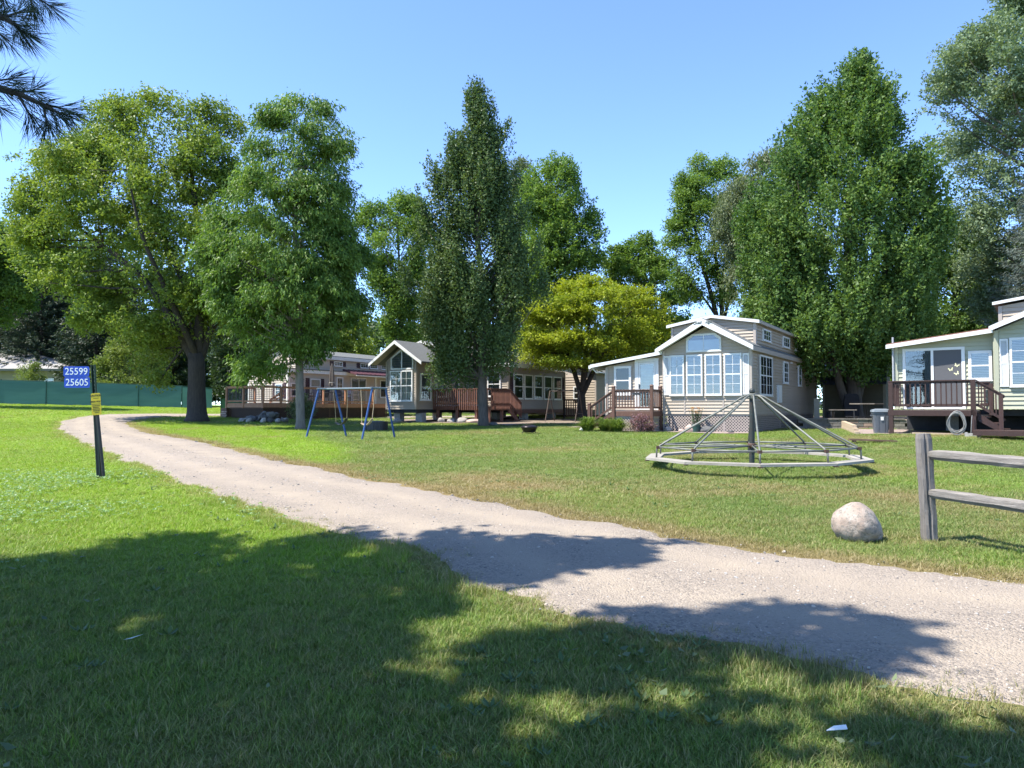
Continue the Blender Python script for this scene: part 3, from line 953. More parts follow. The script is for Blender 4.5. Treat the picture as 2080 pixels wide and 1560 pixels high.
    MB().tube([(LX - .06, .22, dz + .2), (LX - .06, .22, dz + 2.58)], .035, 8).build("vent_pipe", pm("grey_pipe", (.35, .36, .38), rough=.4), h)
    q = MB().box(-3.0, 3.6, .35, 8, dz - .22, dz - .02); q.build("dark_underfloor", UNLIT_DARK, h)  # underside coloured dark to supply the shade beneath the house
    for x, y in ((1.0, .25), (2.8, .25), (-1.5, 2.5), (.8, 3.), (2.8, 3)):
        MB().box(x - .2, x + .2, y, y + .4, -.08, dz - .22).build("pier", CONC, h)
    MB().box(-3.0, 3.6, 2.6, 2.7, -.2, dz - .2).build("shade_sheet", UNLIT_DARK, h)  # added dark sheet painted as under-house shade; the house has no skirting


sage_house()


def sage_porch():
    dz = .86
    p = thing("porch", "dark brown porch with baluster railing before the sliding door with butterflies", "porch", (16.056, 24.5, .622), R(-36))
    x0, x1, y0, y1 = -2.95, -.48, -1.65, .26
    fl = dz - .03
    boards(p, x0, x1, y0 + .03, y1, fl, FLOORGREY)
    MB().box(x0 - .03, x1 + .04, y0 - .02, y0 + .025, dz - .22, fl - .004).box(x0 - .03, x0 + .01, y0 + .03, y1, dz - .22, fl - .04).box(x1 - .005, x1 + .035, y0 + .03, y1, dz - .22, fl - .04).build("rim_board", DECKBR, p)
    post(p, x0 + .06, y0 + .05, -.05, dz + .90, .13, DECKBR, False)
    post(p, x1 - .05, y0 + .05, -.05, dz + .93, .14, DECKBR, False)
    post(p, -.14, .12, dz - .2, dz + .86, .12, DECKBR, False)
    railing(p, (x0 - .02, y0 + .05), (x1 + .02, y0 + .05), dz + .93, dz + .13, 17, DECKBR, capw=.12)
    railing(p, (x0 + .05, y0 + .12), (x0 + .05, y1 - .05), dz + .93, dz + .13, 9, DECKBR, capw=.12)
    # stairs on the right with their own rail
    railing(p, (x1 + .02, y0 + .08), (.30, y0 + .12), dz + .93, dz + .16, 5, DECKBR, capw=.1, zt2=dz + .42, zb2=dz - .35)
    post(p, .20, y0 + .12, -.05, dz + .46, .12, DECKBR, False)
    railing(p, (x1 + .02, .10), (-.16, .12), dz + .90, dz + .16, 3, DECKBR, capw=.1)
    for k in range(3):
        MB().box(x1 + .04 + .26 * k, x1 + .34 + .26 * k, y0 + .2, .1, dz - .28 - .2 * k, dz - .235 - .2 * k).build("step", DECKBR, p)
    MB().prism([(x1 + .04, y0 + .14, dz - .1), (x1 + .04, y0 + .14, dz - .36), (.42, y0 + .14, -.02), (.62, y0 + .14, -.02)], (0, .04, 0)).build("stringer", DECKBR, p)
    # long low landing
    pl = thing("landing", "long low dark brown wooden landing at the foot of the porch stairs", "landing", (16.056, 24.5, .622), R(-36))
    lx0, lx1, ly0, ly1 = -.46, 3.4, -3.0, -1.7
    boards(pl, lx0, lx1, ly0, ly1, .22, DECKBR)
    MB().box(lx0, lx1, ly0 - .03, ly0 - .002, .07, .20).build("rim_board", DECKBR, pl)
    for x in (lx0 + .1, 1.0, 2.4): MB().box(x, x + .1, ly0 + .03, ly0 + .12, -.1, .18).build("leg", DECKBR, pl)


sage_porch()


# ------------------------------------------------------------------ brown house behind the conical tree
def brown_house():
    dz = .75
    h = thing("house", "greige house with pointed transom window standing on concrete piers behind the dark conical tree", "house", (-5.306, 41.0, .71), A32)
    W = -2.19; LEN = 14.3; xm = -1.08
    wall = MB().prism([(W, 0, dz), (0, 0, dz), (0, 0, dz + 2.5), (0, 0, dz + 2.7), (xm, 0, dz + 3.62), (W, 0, dz + 2.75)], (0, LEN, 0)).build("wall", BROWNSID, h)
    Ff = Face('front', 0, dz); Fs = Face('right', 0, dz)
    lap_siding(wall, Ff, [(W + .06, 0), (-.06, 0), (-.06, 2.72), (xm, 3.58), (W + .06, 2.76)], BROWNSID, ex=.14)
    lap_siding(wall, Fs, [(.06, 0), (4.82, 0), (4.82, 2.45), (.06, 2.45)], BROWNSID, ex=.14)
    tr = MB(); Ff.box(tr, W - .02, W + .07, 0, .052, 0, 2.7); Ff.box(tr, -.07, .025, 0, .052, 0, 2.7); Fs.box(tr, 0, .07, 0, .052, 0, 2.5); tr.build_each("corner_trim", BROWNSID, h)
    rf = MB(); gable_prism(rf, -2.98, .82, xm, dz + 2.62, dz + 3.86, -.6, 3.2, .07); rf = rf.build("roof", SHINGLE, h)
    rk = MB()
    for xe in (-3.0, .84): rk.prism([(xe, -.645, dz + 2.60), (xm, -.645, dz + 3.84), (xm, -.645, dz + 3.66), (xe, -.645, dz + 2.44)], (0, .042, 0))
    rk.build("rake_board", WHITE, rf)
    sf = MB()
    for xe in (-2.95, .8): sf.poly([(xe, -.6, dz + 2.535), (xm, -.6, dz + 3.75), (xm, 0, dz + 3.75), (xe, 0, dz + 2.535)])
    sf.build("soffit", BROWNSID, rf)
    # loft
    lw = MB().prism([(W + .1, 2.0, dz + 2.6), (-.15, 2.0, dz + 2.6), (-.15, 2.0, dz + 3.52), (xm, 2.0, dz + 3.9), (W + .1, 2.0, dz + 3.52)], (0, LEN - 2.2, 0)).build("loft_wall", BROWNSID, h)
    Fl = Face('right', -.15, dz)
    lap_siding(lw, Fl, [(2.05, 2.62), (LEN - .3, 2.62), (LEN - .3, 3.5), (2.05, 3.5)], BROWNSID, ex=.14)
    lr = MB(); gable_prism(lr, W - .1, .1, xm, dz + 3.64, dz + 4.02, 1.75, LEN, .06); lr = lr.build("loft_roof", SHINGLE, h)
    rk = MB()
    for xe in (W - .12, .12): rk.prism([(xe, 1.7, dz + 3.64), (xm, 1.7, dz + 4.02), (xm, 1.7, dz + 3.88), (xe, 1.7, dz + 3.5)], (0, .04, 0))
    rk.build("rake_board", WHITE, lr)
    MB().box(-.02, .12, 1.75, LEN, dz + 3.50, dz + 3.62).build("fascia", WHITE, lr)
    for a0, a1 in ((2.4, 3.0), (5.8, 6.4), (7.1, 7.7), (12.5, 13.4)): window(h, Fl, a0, a1, 3.02, 3.35, mid=False, grid=(3, 2), inside=None, fw=.05)
    # transom: five-sided, two panes
    F = Ff
    prof = [(-1.84, 2.24), (-.20, 2.24), (-.20, 2.90), (-1.03, 3.40), (-1.84, 2.92)]
    inn = [(-1.76, 2.32), (-.28, 2.32), (-.28, 2.86), (-1.03, 3.30), (-1.76, 2.87)]
    mb = MB()
    for i in range(5):
        j = (i + 1) % 5
        mb.hexa([F(prof[i][0], 0, prof[i][1]), F(prof[j][0], 0, prof[j][1]), F(inn[j][0], 0, inn[j][1]), F(inn[i][0], 0, inn[i][1]),
                 F(prof[i][0], .07, prof[i][1]), F(prof[j][0], .07, prof[j][1]), F(inn[j][0], .07, inn[j][1]), F(inn[i][0], .07, inn[i][1])])
    w = mb.build("window", WHITE, h)
    MB().poly([F(a, .036, z) for a, z in inn]).build("curtain", CURTAIN_GREY, w)
    MB().poly([F(a, .055, z) for a, z in inn]).build("pane", GLASS, w)
    q = MB(); F.box(q, -1.06, -1.0, .04, .068, 2.32, 3.3); q.build("mullion", WHITE, w)
    window(h, Ff, -1.86, -.22, .46, 2.18, grid=(4, 2), inside='curtain', splits=[-1.04], fw=.07)
    window(h, Fs, .27, 1.22, .5, 2.0, inside='grey', fw=.08)
    window(h, Fs, 1.7, 3.9, .16, 2.26, mid=False, inside='grey', splits=[2.8], fw=.07, name="sliding_door", sill=False)
    q = MB(); Fs.box(q, 4.05, 4.2, .0, .12, 2.15, 2.42); q.build("light", WHITE, h)
    # enclosed porch on the right
    PX, PY, PE = 3.0, 4.82, 11.9
    pw = MB().prism([(0, PY, dz), (PX, PY, dz), (PX, PY, dz + 2.5), (0, PY, dz + 2.72)], (0, PE - PY, 0)).build("porch_wall", BROWNSID, h)
    Fp = Face('front', PY, dz); Fq = Face('right', PX, dz)
    lap_siding(pw, Fp, [(.02, 0), (PX - .06, 0), (PX - .06, 2.48), (.02, 2.48)], BROWNSID, ex=.14)
    lap_siding(pw, Fq, [(PY + .06, .08), (PE - .06, .08), (PE - .06, 2.4), (PY + .06, 2.4)], BROWNSID, ex=.14)
    tr = MB(); Fp.box(tr, PX - .07, PX + .025, 0, .052, 0, 2.5); Fq.box(tr, PY, PY + .07, 0, .052, 0, 2.45); Fq.box(tr, PE - .08, PE, 0, .052, 0, 2.45); tr.build_each("corner_trim", BROWNSID, pw)
    pr = MB().prism([(0, PY - .4, dz + 2.92), (PX + .32, PY - .4, dz + 2.70), (PX + .32, PY - .4, dz + 2.62), (0, PY - .4, dz + 2.84)], (0, PE - PY + .7, 0)).build("porch_roof", WHITE_OLD, h)
    MB().box(.02, PX + .36, PY - .45, PY - .41, dz + 2.50, dz + 2.72).box(PX + .325, PX + .36, PY - .40, PE + .3, dz + 2.48, dz + 2.70).build("fascia", WHITE, pr)
    ms = MB().box(.0, .42, 1.9, PY - .42, dz + 2.46, dz + 2.66).build("side_fascia", WHITE, h)
    window(h, Fp, .05, 1.05, .2, 2.38, mid=False, inside='curtain', fw=.07, name="glass_door", sill=False)
    window(h, Fp, 1.55, 2.5, .75, 2.25, inside='grey', fw=.08)
    for a0, a1 in ((5.32, 6.36), (6.54, 7.52), (7.72, 8.74), (8.96, 9.98), (10.2, 11.3)):
        window(h, Fq, a0, a1, .62, 2.12, inside='grey', fw=.07, glass=GLASS_DARK, fmat=WHITE_OLD)
    shutter(h, Fq, 4.9, 5.25, .62, 2.14, PURPLE); shutter(h, Fq, 11.38, 11.74, .6, 2.1, PURPLE)
    MB().box(PX - .06, PX - .02, PY, PE, dz - .22, dz + .06).build("skirt_board", DECKRED, h)
    MB().box(W + .05, -.05, .1, LEN - .2, dz - .2, dz).box(.0, PX - .1, PY + .1, PE - .1, dz - .2, dz).build("dark_underfloor", UNLIT_DARK, h)  # floor boxes in the same painted shade colour
    for x, y in ((-1.85, .5), (-.25, .5), (-1.8, 4), (-.3, 4), (1.2, 6.), (2.6, 7), (2.6, 10.5), (-.3, 9), (-1.8, 9)):
        MB().box(x - .22, x + .22, y, y + .4, -.15, dz - .2).build("pier", CONC, h)


brown_house()


def brown_deck():
    dz = .75
    d = thing("deck", "reddish brown deck with closely set vertical pickets and stairs beside the conical tree", "deck", (-5.306, 41.0, .71), A32)
    x0, x1, y0, y1 = .04, 3.86, 1.5, 4.7
    boards(d, x0, x1, y0, y1, dz + .18, DECKRED)
    MB().box(x0, x1, y0 - .04, y0 - .002, dz - .02, dz + .15).box(x1 + .002, x1 + .04, y0, y1, dz - .02, dz + .15).build("rim_board", DECKRED, d)
    for x in (.3, 1.65, 2.95, x1 - .08): MB().box(x - .08, x + .08, y0 + .02, y0 + .16, -.12, dz).build("post", DECKRED, d)
    for y in (2.8, 4.3): MB().box(x1 - .15, x1 - .01, y, y + .14, -.12, dz).build("post", DECKRED, d)
    railing(d, (x0, y0 - .06), (x1, y0 - .06), dz + 1.14, dz + .34, 27, DECKRED, bw=.055, capw=.11, bal_ext=.36)
    railing(d, (x1 + .06, y0), (x1 + .06, 3.48), dz + 1.14, dz + .34, 15, DECKRED, bw=.055, capw=.11, bal_ext=.36)
    railing(d, (x1 + .06, 3.5), (x1 + .06, 4.75), dz + 1.12, dz + .34, 9, DECKRED, bw=.055, capw=.11, zt2=dz + .36, zb2=dz - .40, bal_ext=.12)
    for k in range(4): MB().box(3.05, x1, 3.55 + .3 * k, 3.83 + .3 * k, dz - .06 - .2 * k, dz - .02 - .2 * k).build("step", DECKRED, d)
    MB().prism([(x1 - .01, 3.5, dz + .1), (x1 - .01, 3.5, dz - .2), (x1 - .01, 4.6, -.1), (x1 - .01, 4.95, -.1)], (.04, 0, 0)).build("stringer", DECKRED, d)
    for s, (x, y) in enumerate(((4.4, 10.9), (4.4, 12.0))): pass


brown_deck()


# ------------------------------------------------------------------ cream house with shutters (left), its cedar deck
LEFT_O = (-13.703, 40.6, .875)


def cream_house():
    dz = .69
    h = thing("house", "cream house with plum shutters and maroon awning behind the cedar deck", "house", LEFT_O, R(-30))
    X = -3.0; Y0, Y1 = 4.62, 16.5; XB = -6.6
    wall = MB().box(XB, X, Y0, Y1, dz - .2, dz + 2.45).build("wall", CREAM, h)
    Fs = Face('right', X, dz); Ff = Face('front', Y0, dz)
    lap_siding(wall, Fs, [(Y0 + .08, .2), (Y1, .2), (Y1, 2.2), (Y0 + .08, 2.2)], CREAM, ex=.14)
    lap_siding(wall, Ff, [(XB + .08, .2), (X - .08, .2), (X - .08, 2.4), (XB + .08, 2.4)], CREAM, ex=.14)
    tr = MB(); Fs.box(tr, Y0, Y0 + .09, 0, .052, 0, 2.4); Ff.box(tr, X - .09, X + .025, 0, .052, 0, 2.4); Ff.box(tr, XB, XB + .09, 0, .052, 0, 2.4); tr.build_each("corner_trim", WHITE_OLD, h)
    MB().box(X - .02, X + .22, Y0 - .1, Y1, dz + 2.2, dz + 2.42).build("fascia", WHITE_OLD, h)
    MB().box(XB - .2, X + .26, Y0 - .2, Y1, dz + 2.425, dz + 2.48).build("roof", SHINGLE, h)
    LX = X - .12
    lw = MB().prism([(XB + .3, Y0 + 1.0, dz + 2.48), (LX, Y0 + 1.0, dz + 2.48), (LX, Y0 + 1.0, dz + 3.25), ((XB + LX) / 2, Y0 + 1.0, dz + 3.7), (XB + .3, Y0 + 1.0, dz + 3.25)], (0, 9.0, 0)).build("loft_wall", CREAM, h)
    Fl = Face('right', LX, dz)
    lap_siding(lw, Fl, [(Y0 + 1.0, 2.5), (Y0 + 10., 2.5), (Y0 + 10., 3.22), (Y0 + 1.0, 3.22)], CREAM, ex=.14)
    lap_siding(lw, Face('front', Y0 + 1.0, dz), [(XB + .3, 2.5), (LX, 2.5), (LX, 3.22), (XB + .3, 3.22)], CREAM, ex=.14)
    xm = (XB + LX) / 2
    lr = MB(); gable_prism(lr, XB + .1, LX + .22, xm, dz + 3.46, dz + 3.95, Y0 + .8, Y0 + 10.3, .06); lr = lr.build("loft_roof", SHINGLE, h)
    MB().box(LX + .1, LX + .24, Y0 + .8, Y0 + 10.3, dz + 3.2, dz + 3.42).build("fascia", WHITE, lr)
    for a0, a1 in ((6.46, 7.31), (8.71, 9.54), (11.33, 12.15), (12.35, 13.16), (13.6, 14.2)):
        window(h, Fl, a0, a1, 2.80, 3.13, mid=False, grid=(3, 2), inside=None, fw=.05)
    for a0 in (6.12, 7.34, 8.38, 9.58, 11.0): shutter(h, Fl, a0, a0 + .3, 2.80, 3.13, PURPLE)
    window(h, Fs, 6.44, 7.34, .85, 1.88, inside='blind', fw=.07)
    shutter(h, Fs, 6.08, 6.38, .60, 1.9, PURPLE); shutter(h, Fs, 7.4, 7.7, .60, 1.9, PURPLE)
    window(h, Fs, 4.78, 5.3, .7, 1.55, inside=None, fw=.06)
    window(h, Fs, 8.83, 9.47, .30, 2.08, mid=True, grid=(2, 2), inside=None, fw=.09, name="door", sill=False)
    MB().lathe([(.12, 0), (.12, .08)], 12, (X + .1, 8.35, dz + 1.95)).build("light", WHITE, h)
    window(h, Fs, 10.25, 11.82, .20, 2.1, mid=False, inside='grey', splits=[11.05], fw=.08, name="sliding_door", sill=False)
    window(h, Fs, 13.3, 14.1, .72, 2.02, inside=None, fw=.08)
    MB().box(X + .0, X + .1, 12.75, 12.9, dz + .2, dz + 2.2).build("corner_post", WHITE_OLD, h)
    window(h, Ff, -4.05, -3.42, .65, 1.5, inside=None, fw=.06)
    shutter(h, Ff, -4.32, -4.1, .6, 1.55, PURPLE); shutter(h, Ff, -3.36, -3.14, .6, 1.55, PURPLE)
    aw = MB().prism([(X - .1, 9.6, dz + 2.62), (X + 1.15, 9.6, dz + 2.30), (X + 1.15, 9.6, dz + 2.20), (X - .1, 9.6, dz + 2.52)], (0, 6.4, 0)).build("awning", MAROON, h)
    rb = MB()
    for k in range(14): rb.bar((X - .1, 9.7 + .48 * k, dz + 2.635), (X + 1.15, 9.7 + .48 * k, dz + 2.315), .05, .03)
    rb.build("ribs", MAROON, aw)
    MB().box(X + 1.13, X + 1.17, 9.6, 16, dz + 2.14, dz + 2.20).build("awning_trim", WHITE_OLD, aw)


cream_house()


def cedar_deck():
    dz = .69
    d = thing("deck", "large cedar deck with thin dark balusters and lattice skirt before the cream house", "deck", LEFT_O, R(-30))
    x0, y1 = -3.0, 10.6
    boards(d, x0 + .02, -.02, .02, y1, dz + .25, CEDAR, along='y')
    MB().box(x0, .02, -.02, .02, dz + .0, dz + .21).box(-.02, .02, .02, y1, dz + .0, dz + .21).build("rim_board", CEDAR, d)
    for x, y in ((x0 + .05, 0), (-1.55, 0), (-.0, 0), (0, 1.3), (0, 4.64), (0, 6.54), (0, 9.15), (x0 + .05, 2.0)):
        post(d, x, y, dz - .02, dz + 1.15, .1, CEDAR, False)
    for (a, b, n) in (((x0 + .1, 0), (-1.6, 0), 12), ((-1.5, 0), (-.06, 0), 12), ((x0 + .05, .06), (x0 + .05, 1.95), 14), ((0, .06), (0, 1.25), 10), ((0, 1.36), (0, 4.58), 26), ((0, 4.7), (0, 6.48), 15), ((0, 6.6), (0, 9.1), 20)):
        railing(d, a, b, dz + 1.18, dz + .36, n, CEDAR, bw=.02, capw=.13, balmat=BLACKMETAL)
    r = railing(d, (-.75, 2.2), (-1.9, 2.2), dz + 1.0, dz + .7, 6, CEDAR, bw=.02, zt2=dz + .45, zb2=dz + .3, balmat=BLACKMETAL)
    lattice(d, Face('front', .06), x0 + .25, -.05, -.12, dz - .01, LATTBR, pitch=.10)
    lattice(d, Face('right', -.06), .05, 5.2, -.12, dz - .01, LATTBR, pitch=.10)
    lattice(d, Face('right', -.06), 5.25, y1, -.12, dz - .01, LATTBR, pitch=.10)
    MB().box(x0 + .1, -.15, .2, y1, -.1, dz + .0).build("dark_underfloor", UNLIT_DARK, d)  # dark fill in place of the shade below the deck
    # brick-like pier at the corner
    pr = MB().box(x0 - .28, x0 + .22, -.15, .3, -.15, dz - .03).build("pier", DECKMID, d)
    me = MB().box(0, .2, -.012, 0, 0, .06).mesh("brick", STONE_PK)
    for r_ in range(6):
        for c in range(2): inst("brick", me, pr, (x0 - .26 + .24 * c + .1 * (r_ % 2), -.152, -.08 + .1 * r_))


cedar_deck()


# ------------------------------------------------------------------ tan house far behind, between the two
def rear_house():
    h = thing("house", "pinkish tan house wall with one small window behind the forked yellow-green tree", "house", (5.69, 50, .88), A32)
    dz = .18
    wall = MB().prism([(-6.5, 0, dz), (0, 0, dz), (0, 0, 3.0), (-3.2, 0, 4.0), (-6.5, 0, 3.0)], (0, 7, 0)).build("wall", CREAM, h)
    lap_siding(wall, Face('front', 0), [(-6.5, dz), (-.08, dz), (-.08, 2.95), (-6.5, 2.95)], TAN, ex=.17)
    lap_siding(wall, Face('right', 0), [(.05, dz), (7, dz), (7, 2.95), (.05, 2.95)], TAN, ex=.17)
    MB().box(-.1, .03, -.03, .08, dz, 3).build("corner_trim", TANTRIM, h)
    rf = MB(); gable_prism(rf, -6.8, .3, -3.2, 3.05, 4.15, -.3, 7.2, .1); rf.build("roof", SHINGLE, h)
    window(h, Face('front', 0), -1.68, -1.05, 1.25, 2.15, inside='curtain', fw=.08)


rear_house()


def hip_house():
    x0, x1, y0, y1 = -63, -44.5, 74, 84
    z0, z1, zr = 2.2, 5.45, 7.4
    h = thing("house", "low olive house with grey hip roof beyond the green screened fence", "house", ((x0 + x1) / 2, y0, z0), 0)
    cx = (x0 + x1) / 2
    X0, X1 = x0 - cx, x1 - cx
    D = y1 - y0
    pm("olive_wall", (.21, .19, .12), (.18, .165, .105), 2, .8)
    MB().box(X0, X1, 0, D, 0, z1 - z0).build("wall", bpy.data.materials["olive_wall"], h)
    e = .7; H0 = z1 - z0; H1 = zr - z0
    mb = MB()
    a, b, c, d = (X0 - e, -e, H0), (X1 + e, -e, H0), (X1 + e, D + e, H0), (X0 - e, D + e, H0)
    r0, r1 = (X0 + 5, D / 2, H1), (X1 - 6.5, D / 2, H1)
    mb.poly([a, b, r1, r0]); mb.poly([b, c, r1]); mb.poly([c, d, r0, r1]); mb.poly([d, a, r0]); mb.poly([a, d, c, b])
    rf = mb.build("roof", pm("grey_shingle", (.33, .31, .29), (.24, .23, .215), 12, .9, bmp=.3), h)
    MB().box(X0 - e - .02, X1 + e + .02, -e - .05, -e + .0, H0 - .22, H0 + .02).build("fascia", pm("dark_fascia", (.05, .06, .05)), rf)
    F = Face('front', 0)
    for s in (X1 - 3.2, X1 - 9.5): window(h, F, s, s + 1.8, 1.2, 2.35, inside='curtain', fw=.09, fmat=WHITE)


hip_house()


# ------------------------------------------------------------------ shed on the terrace
def shed():
    h = thing("shed", "dark olive shed with blue metal gambrel roof in the shade of the big maple", "shed", (19.735, 39.0, .98), A32)
    W, D = -3.12, 2.6
    OL = pm("shed_olive", (.115, .10, .065), (.095, .085, .055), 3, .7)
    BLUE = pm("shed_blue_metal", (.05, .06, .10), (.04, .05, .085), 3, .35)
    CAPM = pm("shed_ridge_metal", (.22, .27, .28), (.18, .22, .23), 3, .35)
    F = Face('front', 0)
    # long side faces the viewer: lower steep roof, upper shallow roof
    prof = [(0, 1.86), (.18, 2.62), (D / 2, 2.95), (D - .18, 2.62), (D, 1.86)]
    MB().prism([(W, 0, -.1), (W, 0, 1.86), (W, .18, 2.60), (W, D / 2, 2.92), (W, D - .18, 2.60), (W, D, 1.86), (W, D, -.1)], (-W, 0, 0)).build("wall", OL, h)
    lo = MB(); F2 = [(W - .1, -.06, 1.82), (.06, -.06, 1.82), (.06, .15, 2.64), (W - .1, .15, 2.64)]
    lo.prism(F2, (0, -.02, .012)); lo = lo.build("roof", BLUE, h)
    rb = MB()
    for k in range(17): rb.bar((W - .05 + .2 * k, -.095, 1.83), (W - .05 + .2 * k, .115, 2.64), .03, .02)
    rb.build("ribs", BLUE, lo)
    up = MB().prism([(W - .1, .12, 2.64), (.06, .12, 2.64), (.06, D / 2, 2.98), (W - .1, D / 2, 2.98)], (0, -.005, .02)).prism([(W - .1, D - .12, 2.64), (.06, D - .12, 2.64), (.06, D / 2, 2.98), (W - .1, D / 2, 2.98)], (0, .005, .02)).build("upper_roof", CAPM, h)
    rb = MB()
    for k in range(9): rb.bar((W - .05 + .4 * k, .10, 2.675), (W - .05 + .4 * k, D / 2 - .01, 3.005), .03, .025)
    rb.build("ribs", CAPM, up)
    tr = MB(); F.box(tr, -.12, .02, 0, .052, -.1, 1.8); F.box(tr, W, W + .1, 0, .052, -.1, 1.8); tr.build_each("corner_trim", pm("shed_trim", (.26, .24, .18)), h)
    window(h, F, -1.80, -1.30, 1.3, 1.88, mid=False, grid=(2, 2), inside=None, fw=.06, base=.0)


shed()

# ================================================================== fences, play equipment, yard things
# green screened fence on the rise at the left
def screened_fence(pts, label, height, light):
    m, nt, out = _nt("green_windscreen" + ("" if light else "_shaded"))
    p = nt.nodes.new("ShaderNodeBsdfPrincipled"); p.inputs['Roughness'].default_value = .8
    c = ramp(nt, noise(nt, 1.2, 5, .6, stretch=(.4, .4, 2.5)), [(.3, (.070, .165, .160)), (.7, (.10, .215, .21))])
    nt.links.new(c, p.inputs['Base Color'])
    tr = nt.nodes.new("ShaderNodeBsdfTranslucent"); tr.inputs[0].default_value = (.05, .15, .14, 1)
    mx = nt.nodes.new("ShaderNodeMixShader"); mx.inputs[0].default_value = .3
    nt.links.new(p.outputs[0], mx.inputs[1]); nt.links.new(tr.outputs[0], mx.inputs[2]); nt.links.new(mx.outputs[0], out.inputs[0])
    f = thing("screened_fence", label, "fence", (pts[0][0], pts[0][1], hz(*pts[0])), 0)
    o = Vector((pts[0][0], pts[0][1], hz(*pts[0])))
    GM = bpy.data.materials.get("fence_green") or pm("fence_green", (.02, .075, .065), rough=.5)
    n = 0
    for (a, b) in zip(pts[:-1], pts[1:]):
        L = math.hypot(b[0] - a[0], b[1] - a[1]); k = max(1, round(L / 3.0))
        for i in range(k):
            t0, t1 = i / k, (i + 1) / k
            P0 = Vector((a[0] + (b[0] - a[0]) * t0, a[1] + (b[1] - a[1]) * t0, 0)); P1 = Vector((a[0] + (b[0] - a[0]) * t1, a[1] + (b[1] - a[1]) * t1, 0))
            P0.z, P1.z = hz(P0.x, P0.y), hz(P1.x, P1.y)
            P0 -= o; P1 -= o
            NX, NZ = 9, 5
            mb = MB(); nv = []
            d = (P1 - P0); nrm = Vector((d.y, -d.x, 0)).normalized()
            for iz in range(NZ + 1):
                for ix in range(NX + 1):
                    u, w = ix / NX, iz / NZ
                    pp = P0.lerp(P1, u) + Vector((0, 0, .07 + (height - .1) * w - (.06 * math.sin(u * math.pi) * (1 - w) * random.random())))
                    bulge = .07 * math.sin(u * math.pi) * math.sin(w * math.pi) + .02 * random.random()
                    mb.v.append(tuple(pp + nrm * (.03 + bulge)))
            for iz in range(NZ):
                for ix in range(NX):
                    q = iz * (NX + 1) + ix
                    mb.f.append((q, q + 1, q + NX + 2, q + NX + 1))
            mb.build("screen", m, f, smooth=True)
            MB().tube([P0 + nrm * .075 - Vector((0, 0, .1)), P0 + nrm * .075 + Vector((0, 0, height + .04))], .036, 8).build("post", GM, f)
            MB().tube([P0 + Vector((0, 0, height)), P1 + Vector((0, 0, height))], .024, 6).build("top_rail", GM, f)
            n += 1
    MB().tube([P1 - Vector((0, 0, .1)), P1 + Vector((0, 0, height + .03))], .032, 8).build("post", GM, f)
    return f


screened_fence([(-48, 51), (-37, 53), (-26.2, 58.5), (-25.0, 61.5)], "sunlit teal green windscreen fence across the rise at far left", 1.75, True)
screened_fence([(-25.2, 64), (-12, 66)], "shaded teal windscreen fence seen between the big trunk and cedar deck", 1.75, False)


